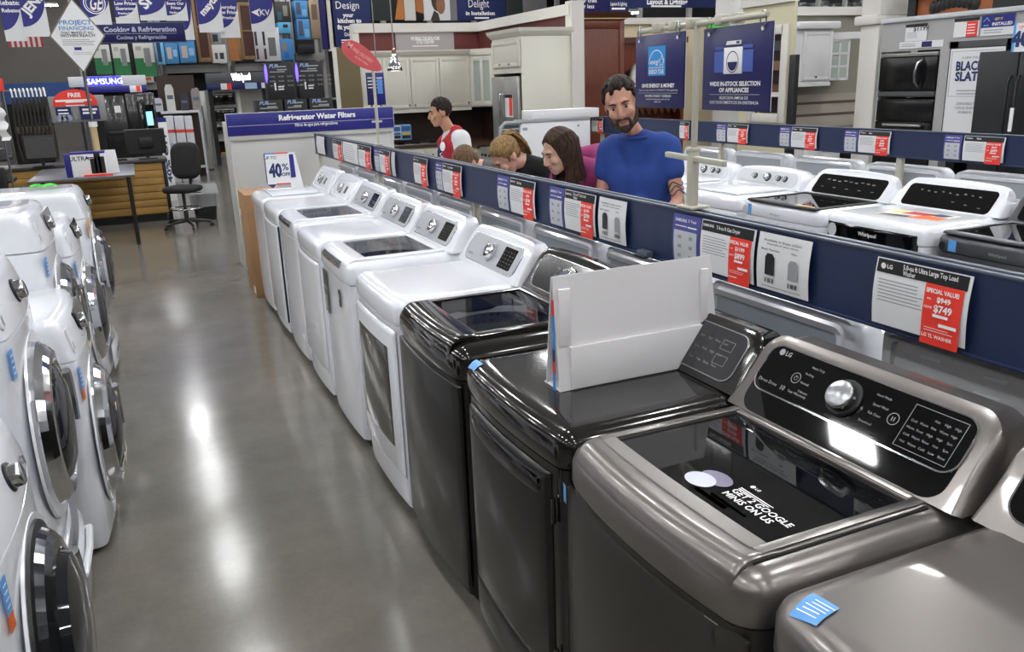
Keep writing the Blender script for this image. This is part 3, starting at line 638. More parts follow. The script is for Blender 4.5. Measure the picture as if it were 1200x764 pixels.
# ------------------------------------------------------------------ front loaders along the left of the aisle
M_DOORG = mat('door_glass', '#1b1d21', .05, spec=.6)
M_DOORK = mat('door_dark_chrome', '#5a5c60', .12, metal=.9)
def front_loader(label, Y, Xf, zt, ped, style, cat='washer'):
    d = .74; root = thing('front_load_washer' if cat == 'washer' else 'front_load_dryer', label, cat, (Xf-d/2-.02, Y, 0), R(90), 'front-load machines along the left of the aisle')
    w_ = .685; hw = w_/2; f = -d/2; rc = .05; bow = .025
    s = Cab.__new__(Cab); s.root, s.w, s.d, s.bow, s.zt, s.hw, s.f = root, w_, d, bow, zt, hw, f
    ft = lambda i, z, fi=None: foot(hw-i, f+(i if fi is None else fi), d/2-i, max(rc-i, .01), bow, z)
    z0 = ped
    MB().rings([ft(.04, z0), ft(.04, z0+.05)]).build('toe_kick', M_RUBBER, root) if False else None
    if ped:
        p = MB(); p.rings([ft(.03, .0), ft(.012, .03), ft(.006, .06), ft(.006, ped-.01), ft(.02, ped)]); pd = p.build('pedestal', M_WHITE, root)
        dw = s.front('drawer', M_WHITE, -.31, .31, .05, ped-.03, .03, .03, parent=pd)
        if ped > .3:
            g = MB(Matrix.Translation((0, s.fy(0)-.03, ped*.55)))
            g.tube([(-.2, .01, .06), (-.18, -.012, .075), (0, -.02, .078), (.18, -.012, .075), (.2, .01, .06)], .012, 8); g.build('drawer_handle', M_WHITE, pd)
        s.front('drawer_recess', M_DARK, -.17, .17, ped*.45, ped*.68, .0325, .02, parent=pd)
    else:
        for sx in (-1, 1):
            for yy in (f+.12, d/2-.1): MB().lathe([(.025, 0), (.025, .04)], (sx*(hw-.09), yy, 0), n=10).build('foot', M_RUBBER, root)
    b = MB(); zs = zt-.17
    b.rings([ft(.05, z0+.015), ft(.012, z0+.03), ft(.0, z0+.07), ft(.0, zs-.006), ft(.01, zs-.003)], cap1=False); s.body = b.build('body', M_WHITE, root)
    t = MB(); t.rings([ft(.01, zs-.002), ft(.0, zs+.002), ft(.001, zs+.05, .006), ft(.002, zt-.06, .022), ft(.006, zt-.025, .035), ft(.018, zt-.008, .05), ft(.04, zt, .08)], cap0=False); s.top = t.build('top_cover', M_WHITE, root, 50)
    lean = math.atan2(.022, .11); PM = Matrix(((1,0,0,0),(0,math.cos(lean),math.sin(lean),f+.002),(0,-math.sin(lean),math.cos(lean),zs+.005),(0,0,0,1)))
    PMb = PM @ Matrix.Translation((0, -bow*.93, 0))
    if style.get('panel'): plate(PMb, -.08, .28, .02, .125, .02, .004, .012).build('control_panel', M_BGLASS if style['panel'] == 'k' else M_SILVP, s.top)
    knob(PMb, style.get('kx', -.02), .075, .032, .034, M_CHROME, s.top, base=M_DARK)
    for x in (.1, .17): MB(PMb).lathe([(.012, 0), (.012, .008)], (x, -.003, .05), (0, -1, 0), 14).build('button', M_CHROME2, s.top)
    plate(PM @ Matrix.Translation((0, -bow*.3, 0)), -.31, -.12, .02, .115, .02, .004, .02).build('dispenser_drawer', M_WHITE2, s.top)
    plate(PM @ Matrix.Translation((0, -bow*.3, 0)), -.28, -.16, .03, .06, .01, .007, .02).build('dispenser_grip', M_GREYP, s.top)
    t_ = MB(PM @ Matrix.Translation((0, -.0105-bow*.3, 0))); t_.text(style.get('brand', 'LG'), -.24, .085, .016, 0, 'C'); t_.build('brand_lettering', M_INKG, s.top)
    # round door
    zc = z0+.43; yc = s.fy(0); dr = style.get('r', .245); dk = style.get('dark')
    ring = MB(); pr = [(dr+.035, -.01), (dr+.035, .012), (dr+.02, .035), (dr, .05), (dr-.03, .052), (dr-.045, .035)]
    ring.lathe(pr, (0, yc, zc), (0, -1, 0), 52, cap0=False, cap1=False, sm=False); door = ring.build('door_ring', M_DOORK if dk else M_CHROME, root)
    MB().lathe([(dr-.04, .036), (dr-.06, .055), (dr*.5, .075), (0.001, .082)] if not dk else [(dr-.035, .04), (dr-.05, .075), (dr*.5, .095), (.001, .1)], (0, yc, zc), (0, -1, 0), 40, cap0=False).build('door_glass', M_DOORG, door)
    if dk:
        MB().lathe([(dr+.06, -.005), (dr+.055, .01), (dr+.035, .015)], (0, yc, zc), (0, -1, 0), 48, cap0=False, cap1=False).build('door_bezel', M_DARK, door)
    g = MB(); g.tube([(dr*.98*math.cos(R(a)), yc-.06, zc+dr*.98*math.sin(R(a))) for a in (-20, -8, 4, 16, 28)], .018, 8); g.build('door_handle', M_CHROME2, door)
    MB().lathe([(dr+.012, .0), (dr+.075, .004), (dr+.08, -.004)], (0, yc+.002, zc), (0, -1, 0), 48, cap0=False, cap1=False).build('door_surround', M_WHITE, root)
    s.sticker('energy_sticker', M_STICK, -.325, -.285, zs-.12, zs-.03, .004)
    for k in range(4): s.sticker('sticker_line', M_INKW, -.318, -.295, zs-.05-.018*k, zs-.046-.018*k, .0055)
    if style.get('orange'): s.sticker('orange_sticker', flat('#d9662c'), -.325, -.285, zs-.165, zs-.122, .004)
    if style.get('card'):
        g = MB(Matrix.Translation((0, yc-.07, zc))); g.rings([[(-.09,0,-.16),(.1,0,-.16),(.1,0,.12),(-.09,0,.12)], [(-.09,-.003,-.16),(.1,-.003,-.16),(.1,-.003,.12),(-.09,-.003,.12)]], sm=False); g.build('door_card', flat('#d8c9ae'), door)
    return root
front_loader('white front-load washer with a bulging dark door, lowest beside the aisle floor', 2.28, -.405, .975, 0, dict(dark=True, orange=True, kx=.0))
front_loader('white front-load dryer on a drawer pedestal with chrome door ring and blue sticker', 3.045, -.415, 1.30, .32, dict(kx=.0), 'dryer')
front_loader('white front-load washer standing on the floor between two pedestal machines', 3.80, -.315, 1.0, 0, dict(panel='k', orange=True, card=True))
front_loader('white front-load dryer on a pedestal with a black dial on its panel', 4.51, -.43, 1.325, .33, dict(panel='s', card=True), 'dryer')
front_loader('white front-load washer with an orange round tag on its control panel', 5.26, -.375, 1.165, .18, dict(panel='k'))
front_loader('white front-load dryer with grey-banded top at the far end beside the desk', 6.22, -.345, 1.235, .25, dict(), 'dryer')
tg = thing('sale_tag', 'round orange and white tag stuck on a front-load washer panel', 'tag', (-.335, 5.55, 1.05), R(90))
MB().lathe([(.06, 0), (.06, .004)], (.0, 0, .0), (0, -1, 0), 24).build('orange_disc', flat('#e3a04a'), tg); MB().lathe([(.055, 0), (.055, .004)], (.05, -.012, .04), (0, -1, 0), 24).build('white_disc', flat('#d9cfb8'), tg)
g = MB(Matrix.Translation((.05, -.0175, .04))); g.lines(-.03, .03, .015, 3, .012, .006); g.build('tag_lettering', M_INKK, tg)
# ------------------------------------------------------------------ price rails
def rail(label, X, Y0, Y1, z0, z1, posts):
    root = thing('price_rail', label, 'rail', (X, (Y0+Y1)/2, 0)); h = (Y1-Y0)/2
    bx('board', M_NAVY, root, 0, .012, -h, h, z0, z1-.006); bx('rear_board', M_NAVY, root, .05, .062, -h, h, z0, z1-.01)
    bx('top_edge', M_RAILG, root, -.004, .012, -h, h, z1-.008, z1, .003); bx('rear_edge', M_RAILG, root, .046, .064, -h, h, z1-.012, z1-.004, .003)
    bx('channel', M_DARK, root, .012, .05, -h, h, z1-.03, z1-.022); bx('bottom_edge', M_NAVY, root, -.006, .012, -h, h, z0-.004, z0+.004, .002)
    for y in posts: bx('post', M_POST, root, .012, .05, y-(Y0+Y1)/2-.025, y-(Y0+Y1)/2+.025, 0, z0+.12, .006)
    return root
pY = [onX(x, y, 1.70).y for x, y in ((376, 195), (445, 215), (556, 250))]
rail('navy price rail carrying cards along the near row of machines', 1.678, .1, 8.78, 1.168, 1.368, pY + [2.36, 1.0])
rail('navy price rail carrying cards along the row across the other aisle', 5.09, .3, 9.3, 1.175, 1.37, [onX(x, y, 5.11).y for x, y in ((705, 165), (844, 178), (1053, 200))] + [2.2])
cl = thing('rail_clip', 'dark grey clip under the near rail beside the blank sign', 'clip', onX(757, 297, 1.66)); bx('clip_body', M_RAILG, cl, -.02, .01, -.035, .035, -.01, .012, .003); bx('clip_lip', M_DARK, cl, -.03, -.015, -.035, .035, -.012, -.004, .002)
def sheet(u0, u1, z0, z1, v, curve, n=6, hb=None, flare=0.):
    g = MB(); a = []
    for k in range(n+1):
        z = z1-(z1-z0)*k/n; t_ = k/n if hb is None else min(1., max(0., 1-z/hb)); vv = v-curve*math.sin(t_*math.pi)*.9-curve*t_*.3-flare*(k/n)**2; a.append([(u0, vv, z), (u1, vv, z)])
    b = [[(x, y+.0006, z) for x, y, z in r_] for r_ in a]
    g.rings([[r[0] for r in a]+[r[1] for r in reversed(a)], [r[0] for r in b]+[r[1] for r in reversed(b)]], 0, False, False)
    i = g.pts([p for r in a for p in r])
    for k in range(n): g.face((i+2*k, i+2*k+1, i+2*k+3, i+2*k+2), 0, True)
    return g
def cards(fr, label, xs, style, title='', was='', now='', brand='', group=None, z0=1.183, z1=1.352, foot_t=''):
    """one price card hanging on the rail; style: card / violet / sheet / lined / blank"""
    y = 250 if fr.c < 3 else 155
    u0 = fr.uz(xs[0], xs[2])[0]; u1 = fr.uz(xs[1], xs[3])[0]; w_ = u1-u0; h = z1-z0
    nm = {'card': 'price_card', 'violet': 'feature_card', 'sheet': 'colour_sheet', 'lined': 'text_sheet', 'blank': 'text_sheet', 'strip': 'card_strip'}[style]
    o = thing(nm, label, 'price card' if style == 'card' else 'card', fr.w((u0+u1)/2, z0, 0), fr.rz, group); hw = w_/2; cv = .008
    def vy(z): t_ = 1-z/h; return -cv*math.sin(t_*math.pi)*.9-cv*t_*.3
    if style == 'card':
        s = sheet(-hw, hw, 0, h, 0, cv).build('sheet', M_PAPER, o)
        g = MB(); hh = h*.79; g.poly([(-hw*.97, vy(hh)-.001, hh), (hw*.94, vy(hh)-.001, hh), (hw*.94, vy(h)-.001, h*.985), (-hw*.97, vy(h)-.001, h*.985)]); hd = g.build('header', M_HEAD, o)
        g = MB(Matrix.Translation((0, vy(hh)-.004, 0)))
        if brand == 'LG': lg_logo(g, -hw*.8, h*.9-.006, h*.09)
        elif brand: g.text(brand, -hw*.88, h*.885, h*.05, 0, 'L', bold=.03)
        tl = title.split('|')
        for k, a in enumerate(tl): g.text(a, -hw*.36, h*(.9 if len(tl) > 1 else .87)-k*h*.085, h*.07, 0, 'L', width=min(w_*.56, len(a)*h*.036), bold=.02)
        g.build('header_lettering', M_INKW, hd)
        g = MB(Matrix.Translation((0, -cv*1.0-.002, 0))); g.lines(-hw*.88, -hw*.88+w_*.5, h*.70, 7, h*.052, h*.014); g.build('fine_print', M_INKG, o)
        x0, x1 = hw*.14, hw*.9
        tg_ = sheet(x0, x1, -h*.07, hh, -.0022, cv, 8, h, .006).build('price_tag', M_RED, o); xm = (x0+x1)/2; wt = x1-x0
        g = MB(Matrix.Translation((0, -.0135, 0)))
        g.text('SPECIAL VALUE!', xm, h*.68, h*.06, 0, 'C', width=wt*.86, bold=.04)
        if was: g.text('$'+was, xm+wt*.05, h*.56, h*.075, 0, 'C', bold=.03); g.box(xm-wt*.12, xm+wt*.25, -.0002, 0, h*.592, h*.597)
        if now: g.text('$'+now, xm+wt*.05, h*.42, h*.1, 0, 'C', bold=.035)
        g.text('was', xm-wt*.34, h*.58, h*.03, 0, 'C'); g.text('NOW', xm-wt*.34, h*.45, h*.035, 0, 'C')
        g.box(xm-wt*.2, xm+wt*.2, -.0002, 0, h*.345, h*.385); g.box(xm-wt*.02, xm+wt*.44, -.0002, 0, h*.22, h*.265)
        g.lines(xm-wt*.4, xm+wt*.4, h*.18, 2, h*.035, h*.008)
        if foot_t: g.text(foot_t, x0+wt*.06, h*.04, h*.05, 0, 'L', bold=.02)
        else: g.lines(x0+wt*.06, xm, h*.07, 1, h*.03, h*.02)
        g.build('tag_lettering', M_INKW, tg_)
    elif style == 'violet':
        s = sheet(-hw, hw, 0, h, 0, cv).build('sheet', M_PURP, o)
        g = sheet(-hw*.85, hw*.8, h*.01, h*.68, -.0012, cv, hb=h); g.build('grey_panel', M_PAPERG, o)
        g = MB(Matrix.Translation((0, -.006, 0))); g.text('SAMSUNG', -hw*.8, h*.86, h*.06, 0, 'L', width=w_*.42, bold=.03); g.text('5 Year', hw*.45, h*.87, h*.055, 0, 'C', width=w_*.3); g.lines(-hw*.8, hw*.1, h*.78, 1, h*.04, h*.02); g.lines(hw*.1, hw*.8, h*.78, 1, h*.04, h*.03); g.build('card_lettering', M_INKW, o)
        g = MB(Matrix.Translation((0, -cv*1.02-.003, 0)))
        for a in (-.5, .3):
            for b in (.52, .33, .14): g.box(hw*a, hw*a+w_*.12, -.0002, 0, h*b, h*b+h*.07)
        g.build('card_icons', M_INKG, o)
    elif style in ('sheet', 'lined', 'blank', 'strip'):
        s = sheet(-hw, hw, 0, h, 0, cv).build('sheet', M_PAPER if style != 'strip' else M_PAPERG, o)
        if style == 'sheet':
            g = MB(Matrix.Translation((0, -cv-.002, 0)))
            g.text('Available in these colors', 0, h*.87, h*.045, 0, 'C', width=w_*.72, bold=.01); g.text('Disponible en estos colores', 0, h*.815, h*.03, 0, 'C', width=w_*.6)
            g.text('Black Stainless', -hw*.45, h*.71, h*.035, 0, 'C', width=w_*.36); g.text('White', hw*.45, h*.72, h*.035, 0, 'C')
            for sx, a in ((-.45, 1), (.45, .7)):
                for k in range(9):
                    if k % 4 != 2: g.box(hw*sx-w_*.09+k*w_*.02, hw*sx-w_*.078+k*w_*.02, -.0002, 0, h*.14, h*.22)
            g.lines(-hw*.75, hw*.75, h*.08, 1, .01, h*.008, jag=0); g.build('sheet_lettering', M_INKK, o)
            for sx, mm, zt_ in ((-.45, M_HEAD, .66), (.45, M_INKG, .62)):
                g = MB(Matrix.Translation((hw*sx, -cv-.003, 0))); g.prism([(-w_*.09, h*.28), (w_*.09, h*.28), (w_*.09, h*zt_*.9), (w_*.05, h*zt_), (-w_*.05, h*zt_), (-w_*.09, h*zt_*.9)], -.0003, 0); g.build('machine_picture', mm, o)
        elif style == 'lined':
            g = MB(Matrix.Translation((0, -cv-.002, 0))); g.lines(-hw*.85, hw*.85, h*.9, 8, h*.1, h*.02); g.build('sheet_lettering', M_INKG, o)
    return o
N1 = Fr('X', 1.668); G1 = 'cards in the near price rail'
cards(N1, 'small blank white card at the far end of the near rail', (372, 381, 170, 172), 'blank', group=G1)
cards(N1, 'price card with red tag nearest the far end of the near rail', (391, 402, 175, 177), 'card', 'Washer', '699', '549', 'LG', G1)
cards(N1, 'white sheet of printed lines on the near rail', (403, 420, 178, 182), 'lined', group=G1)
cards(N1, 'price card with red tag right beside the white lined sheet', (421, 436, 183, 187), 'card', 'Gas Dryer', '799', '649', 'LG', G1)
cards(N1, 'narrow violet feature card beside a thin grey strip on the near rail', (440, 446, 188, 190), 'violet', group=G1)
cards(N1, 'price card with red tag between violet card and thin grey strip', (446, 458, 190, 193), 'card', 'Washer', '849', '699', 'SAMSUNG', G1)
cards(N1, 'thin grey strip card at a joint of the near rail', (460, 464, 194, 195), 'strip', group=G1)
cards(N1, 'price card with red tag alone on a blank stretch of the near rail', (486, 502, 200, 204), 'card', 'Dryer', '899', '649', 'SAMSUNG', G1)
cards(N1, 'violet feature card with grey panel left of the wide SAMSUNG dryer card', (512, 520, 206, 208), 'violet', group=G1)
cards(N1, 'price card with red tag above the silver-panel washers', (520, 542, 208, 214), 'card', 'Top Load Washer', '899', '699', 'SAMSUNG', G1)
cards(N1, 'violet feature card with grey panel in front of the blonde woman', (584, 598, 222, 225), 'violet', group=G1)
cards(N1, 'price card with red tag in front of the bending women', (599, 628, 226, 232), 'card', 'Gas Dryer', '949', '749', 'SAMSUNG', G1)
cards(N1, 'violet feature card with grey panel in front of the pink hoodie', (645, 662, 235, 239), 'violet', group=G1)
cards(N1, 'price card with red tag reading 799 beside a colour sheet', (663, 699, 240, 247), 'card', '5.2-cu ft Top Load|Washer', '1199', '799', 'SAMSUNG', G1)
cards(N1, 'small white colour sheet with two machine pictures and barcodes', (703, 735, 248, 256), 'sheet', group=G1)
cards(N1, 'violet SAMSUNG feature card above the blank white sign', (790, 822, 268, 276), 'violet', group=G1)
cards(N1, 'wide black-headed price card with red 899 tag', (823, 886, 278, 294), 'card', '7.4-cu ft Gas Dryer', '1199', '899', 'SAMSUNG', G1)
cards(N1, 'large white colour sheet with two machine pictures and barcodes', (890, 951, 292, 308), 'sheet', group=G1)
cards(N1, 'large LG washer price card with red 749 tag', (1027, 1138, 325, 356), 'card', '5.0-cu ft Ultra Large Top Load|Washer', '949', '749', 'LG', G1, foot_t='LG TL WASHER')
N2 = Fr('X', 5.08); G2 = 'cards in the far price rail'
for (a, b, st, ya, yb, lb) in ((694, 707, 'card', 147, 148, 'price card with red tag on the far rail left of the man in blue'), (797, 808, 'card', 150, 151, 'price card with red tag on the far rail just behind the sign post'), (840, 852, 'violet', 153, 153, 'violet feature card on the far rail nearest the sign post'), (853, 877, 'card', 154, 155, 'price card with red tag on the far rail under the wide in-stock sign'),
                           (914, 927, 'violet', 157, 158, 'violet feature card on the far rail below the white wall cabinet'), (928, 958, 'card', 158, 160, 'price card with red tag on the far rail below the white wall cabinet'), (990, 1006, 'violet', 160, 161, 'violet feature card on the far rail below the microwave'), (1007, 1044, 'card', 162, 164, 'price card with red tag on the far rail below the microwave'),
                           (1107, 1128, 'violet', 166, 168, 'violet feature card on the far rail below the black refrigerator'), (1130, 1178, 'card', 168, 172, 'price card with red tag on the far rail below the black refrigerator')):
    cards(N2, lb, (a, b, ya, yb), st, 'Washer', '649', '499', 'Whirlpool', G2, 1.19, 1.352)
# ------------------------------------------------------------------ blank sign stand on the black dryer
root = thing('sign_holder', 'blank white folded sign stand on the black dryer', 'sign', (1.24, 1.95, .9765))
g = MB(); hx = .262
g.rings([[(-hx-.005, -.02, 0), (hx+.005, -.02, 0), (hx+.005, .075, 0), (-hx-.005, .075, 0)], [(-hx-.005, -.02, .004), (hx+.005, -.02, .004), (hx+.005, .075, .004), (-hx-.005, .075, .004)]], sm=False); g.build('base', M_PAPER, root)
g = MB(); g.rings([[(-hx-.005, -.022, .0), (hx+.01, -.022, 0), (hx-.02, -.002, .325), (-hx-.012, -.002, .325)], [(-hx-.005, -.019, .0), (hx+.01, -.019, 0), (hx-.02, .001, .325), (-hx-.012, .001, .325)]], sm=False); g.build('back_sheet', mat('sign_card', '#e4e2e4', .42), root)
g = MB(); g.box(-hx+.03, hx+.0, -.0255, -.014, .003, .125, .001); g.build('pocket', mat('sign_card'), root)
for x0, x1 in ((-hx, -hx+.035), (hx-.06, hx-.035)): bx('fold_strip', mat('sign_card'), root, x0, x1, -.0185+.0, -.008, .13, .29, .001)
g = MB(); g.rings([[(-hx-.006, .06, 0), (hx+.005, .06, 0), (hx-.02, .004, .322), (-hx-.012, .004, .322)], [(-hx-.006, .063, 0), (hx+.005, .063, 0), (hx-.02, .007, .322), (-hx-.012, .007, .322)]], sm=False); g.build('front_sheet', M_PAPER, root)
for k, (c_, z0, z1) in enumerate((('#2f8fe0', 0, .05), ('#d8342c', .05, .085), ('#1f2a6b', .085, .12), ('#2f8fe0', .12, .215), ('#d8342c', .215, .26))):
    g = MB(); y0 = -.021+.019*z0/.325; g.box(-hx-.0125-.000, -hx-.0095, -.006, .004, z0, z1); g.build('colour_edge', flat(c_), root)
# ------------------------------------------------------------------ sign post on the rail with two hanging signs
SY = 2.358
root = thing('sign_post', 'putty coloured square post with cross arm and top bar standing on the near rail', 'sign post', (1.71, SY, 1.369))
bx('base_plate', M_POST, root, -.035, .045, -.045, .045, 0, .01, .004); bx('lower_post', M_POST, root, -.015, .015, -.015, .015, .008, .2, .003)
bx('upper_post', M_POST, root, -.008, .008, -.012, .006, .2, .60, .002); bx('collar', M_POST, root, -.018, .018, -.018, .018, .19, .203, .003)
hz = R(-9)
def rotz(M, a): return Matrix.Rotation(a, 4, 'Z')
g = MB(rotz(None, hz)); g.box(-.009, .009, -.215, .205, .157, .176, .003); g.build('cross_arm', M_POST, root)
g = MB(rotz(None, R(-4))); g.lathe([(.008, -.37), (.009, -.365), (.009, .385), (.008, .39)], (0, 0, .594), (0, 1, 0), 14); g.build('top_bar', M_POST, root)
for y in (-.2, -.13, .02, .12, .22): bx('bar_clip', M_POST, root, -.018, .018, y-.018, y+.018, .58, .612, .004)
MB().tube([(-.015, .02, .0), (-.022, .025, .03), (-.01, .03, .05), (.0, .02, .03), (-.012, .015, .01)], .0015, 6).build('wire_tie', M_CHROME2, root)
def hang_sign(label, Ya, Yb, z0, z1, art):
    o = thing('hanging_sign', label, 'sign', (1.70, (Ya+Yb)/2, z0), R(-94)); w_ = abs(Ya-Yb)/2; h = z1-z0
    bx('panel', M_NBLUE, o, -w_, w_, -.003, .003, 0, h, .002); bx('panel_back', M_PAPER, o, -w_+.001, w_-.001, .003, .005, .001, h-.001)
    for x in (-w_*.82, w_*.75):
        g = MB(); g.tube([(x+.022*math.sin(a), -.004-.006*math.sin(a), h+.008+.024*math.cos(a)) for a in [k*.45 for k in range(14)]], .0022, 6); g.build('ring_hook', M_CHROME2, o)
        MB().lathe([(.006, 0), (.006, .004)], (x, -.002, h-.018), (0, -1, 0), 12).build('grommet', M_INKW, o)
    art(o, w_, h); return o
def art_energy(o, w_, h):
    P = MB(); P.box(-w_*.42, w_*.28, -.0045, -.003, h*.44, h*.84); e = P.build('emblem', mat('emblem_blue', '#2f97e0', .4), o)
    g = MB(Matrix.Translation((0, -.0055, 0))); cx = -w_*.07; n = 22
    for k in range(n):
        a0, a1 = math.pi*k/n, math.pi*(k+1)/n; r0, r1 = w_*.31, w_*.29
        g.poly([(cx+r0*math.cos(a0), 0, h*.6+r0*math.sin(a0)*.9), (cx+r0*math.cos(a1), 0, h*.6+r0*math.sin(a1)*.9), (cx+r1*math.cos(a1), 0, h*.6+r1*math.sin(a1)*.9), (cx+r1*math.cos(a0), 0, h*.6+r1*math.sin(a0)*.9)])
    sx, sz, r_ = w_*.14, h*.63, w_*.13
    st = [(sx+(r_ if k % 2 == 0 else r_*.45)*math.sin(k*math.pi/5), 0, sz+(r_ if k % 2 == 0 else r_*.45)*math.cos(k*math.pi/5)) for k in range(10)]
    for k in range(10):
        a, b = st[k], st[(k+1) % 10]; q = lambda p, s_: (sx+(p[0]-sx)*s_, 0, sz+(p[2]-sz)*s_); g.poly([a, b, q(b, .8), q(a, .8)])
    g.text('energy', cx-w_*.08, h*.6, h*.065, 0, 'C', width=w_*.36, shear=.3)
    g.box(-w_*.40, w_*.26, -.0003, 0, h*.545, h*.552); g.text('ENERGY STAR', cx, h*.465, h*.06, 0, 'C', width=w_*.62, bold=.02)
    g.text('SAVE ENERGY & MONEY', 0, h*.28, h*.05, 0, 'C', width=w_*1.35, bold=.035); g.text('Shop our huge selection of ENERGY STAR appliances', 0, h*.232, h*.022, 0, 'C', width=w_*1.6, bold=.0)
    g.box(-w_*.85, w_*.8, -.0003, 0, h*.2, h*.203); g.text('AHORRE DINERO Y ENERGIA', 0, h*.145, h*.035, 0, 'C', width=w_*1.1, bold=.005)
    g.text('Compre nuestra gran selección de', 0, h*.108, h*.02, 0, 'C', width=w_*1.0, bold=0); g.text('ENERGY STAR', 0, h*.07, h*.02, 0, 'C', bold=0); g.build('sign_lettering', M_INKW, o)
def art_stock(o, w_, h):
    bl = mat('emblem_mid_blue', '#4a62b4', .4)
    for s_ in (-1, 1):
        g = MB(); cx = -w_*.05+s_*w_*.42; g.box(cx-w_*.15, cx+w_*.15, -.0045, -.003, h*.46, h*.71); g.box(cx-w_*.13, cx+w_*.13, -.0045, -.003, h*.73, h*.77); g.build('side_machine', bl, o)
    cx = -w_*.05
    g = MB(); g.box(cx-w_*.27, cx+w_*.27, -.006, -.003, h*.44, h*.75, .002); g.prism([(cx-w_*.22, h*.78), (cx+w_*.22, h*.78), (cx+w_*.22, h*.825), (cx-w_*.18, h*.825)], -.006, -.003); g.build('white_machine', M_INKW, o)
    g = MB(Matrix.Translation((0, -.0068, 0))); n = 24
    for r0, r1 in ((w_*.18, w_*.165),):
        for k in range(n):
            a0, a1 = 2*math.pi*k/n, 2*math.pi*(k+1)/n
            g.poly([(cx+r0*math.cos(a0), 0, h*.58+r0*math.sin(a0)), (cx+r0*math.cos(a1), 0, h*.58+r0*math.sin(a1)), (cx+r1*math.cos(a1), 0, h*.58+r1*math.sin(a1)), (cx+r1*math.cos(a0), 0, h*.58+r1*math.sin(a0))])
    g.poly([(cx+w_*.145*math.cos(a), 0, h*.58+w_*.145*math.sin(a)) for a in [math.pi+math.pi*k/12 for k in range(13)]]); g.box(cx+w_*.1, cx+w_*.19, -.0002, 0, h*.79, h*.815); g.build('door_mark', M_NBLUE, o)
    g = MB(Matrix.Translation((0, -.0048, 0)))
    g.text('WIDE IN-STOCK SELECTION', 0, h*.30, h*.05, 0, 'C', width=w_*1.5, bold=.035); g.text('OF APPLIANCES', 0, h*.225, h*.05, 0, 'C', width=w_*.88, bold=.035)
    g.box(-w_*.75, w_*.75, -.0003, 0, h*.195, h*.198); g.text('SELECCION AMPLIA DE', 0, h*.14, h*.035, 0, 'C', width=w_*.85, bold=.005); g.text('ELECTRODOMESTICOS EN EXISTENCIA', 0, h*.085, h*.035, 0, 'C', width=w_*1.45, bold=.005); g.build('sign_lettering', M_INKW, o)
hang_sign('blue hanging sign about saving energy and money', 2.722, 2.387, 1.70, 1.945, art_energy)
hang_sign('blue hanging sign about wide in-stock selection of appliances', 2.318, 1.965, 1.695, 1.945, art_stock)
gt = thing('green_tag', 'bright green strip hanging between the two blue signs', 'tag', (1.755, 2.34, 1.86), R(-90)); bx('strip', flat('#3fe02a'), gt, -.012, .012, -.002, .002, 0, .09); bx('strip_top', flat('#3fe02a'), gt, -.015, .09, -.002, .002, .09, .105)
# ------------------------------------------------------------------ 40% off sign on the last washer
q = onz(332, 216, .99); root = thing('sale_sign', 'white 40% off sign with red and blue edge on the last white washer', 'sign', (1.06, 7.28, .994), R(-8)); SC = .8
g = MB(); w_ = .12
bx('front_sheet', M_PAPER, root, -w_, w_, -.004, 0, .06, .38); bx('edge_top', M_RED, root, -w_*.1, w_, -.006, -.002, .372, .384); bx('edge_top', flat('#2f8fe0'), root, -w_, -w_*.1, -.006, -.002, .372, .384)
bx('edge_side', flat('#1f2a6b'), root, -w_-.004, -w_+.006, -.006, -.002, .07, .38); bx('edge_bottom', M_RED, root, -w_*.2, w_, -.006, -.002, .055, .067)
g = MB(); g.prism([(-w_, .06), (-w_*.2, .06), (-w_*.55, .02)], -.004, 0); g.build('pointer', flat('#1f2a6b'), root)
g = MB(Matrix.Translation((0, -.0055, 0))); g.text('40', -w_*.2, .14, .13, 0, 'C', bold=.05, width=w_*1.1); g.text('%', w_*.67, .2, .07, 0, 'C'); g.text('OFF', w_*.67, .14, .035, 0, 'C', bold=.03); g.text('UP TO', -w_*.5, .32, .03, 0, 'C'); g.build('sign_lettering', M_INKB, root)
g = MB(); g.rings([[(w_, .0, 0), (w_*2.1, .04, 0), (w_*1.6, .02, .38), (w_, 0, .38)], [(w_, .004, 0), (w_*2.1, .044, 0), (w_*1.6, .024, .38), (w_, .004, .38)]], sm=False); g.build('side_wing', M_PAPER, root)
g = MB(); g.rings([[(w_*1.08, -.001, .12), (w_*1.5, .013, .12), (w_*1.45, .013, .36), (w_*1.08, -.001, .36)], [(w_*1.08, .002, .12), (w_*1.5, .016, .12), (w_*1.45, .016, .36), (w_*1.08, .002, .36)]], sm=False); g.build('blue_print', M_SBLUE, root)
bx('stand', M_PAPER, root, -w_, w_, -.01, .08, 0, .005)
root.scale = (.8, .8, .8)
# ------------------------------------------------------------------ generic flat pieces
def board(fr, name, label, cat, x0, y0, x1, y1, m, dep=.03, group=None, v=0., floor=False, bev=.003, pname='panel'):
    o, hw, h = fr.thing(name, label, cat, x0, y0, x1, y1, group, v, floor); p = bx(pname, m, o, -hw, hw, 0, dep, 0, h, bev); return o, hw, h
def ink(o, m, fn, name='sign_lettering', y=-.004):
    g = MB(Matrix.Translation((0, y, 0))); fn(g); return g.build(name, m, o)
def patch(o, name, m, x0, x1, z0, z1, y=-.003, th=.004): return bx(name, m, o, x0, x1, y, y+th, z0, z1)
def carton(fr, label, x0, y0, x1, y1, col, art=(), dep=.35, group=None, v=0., cat='box', floor=False, name='carton'):
    o, hw, h = fr.thing(name, label, cat, x0, y0, x1, y1, group, v, floor); bx('box', flat(col), o, -hw, hw, 0, dep, 0, h, .004)
    for i, (a, b, c, d_, cc) in enumerate(art): patch(o, 'printed_panel', flat(cc), -hw+2*hw*a, -hw+2*hw*b, h*c, h*d_, -.004-.001*i, .004)
    return o, hw, h
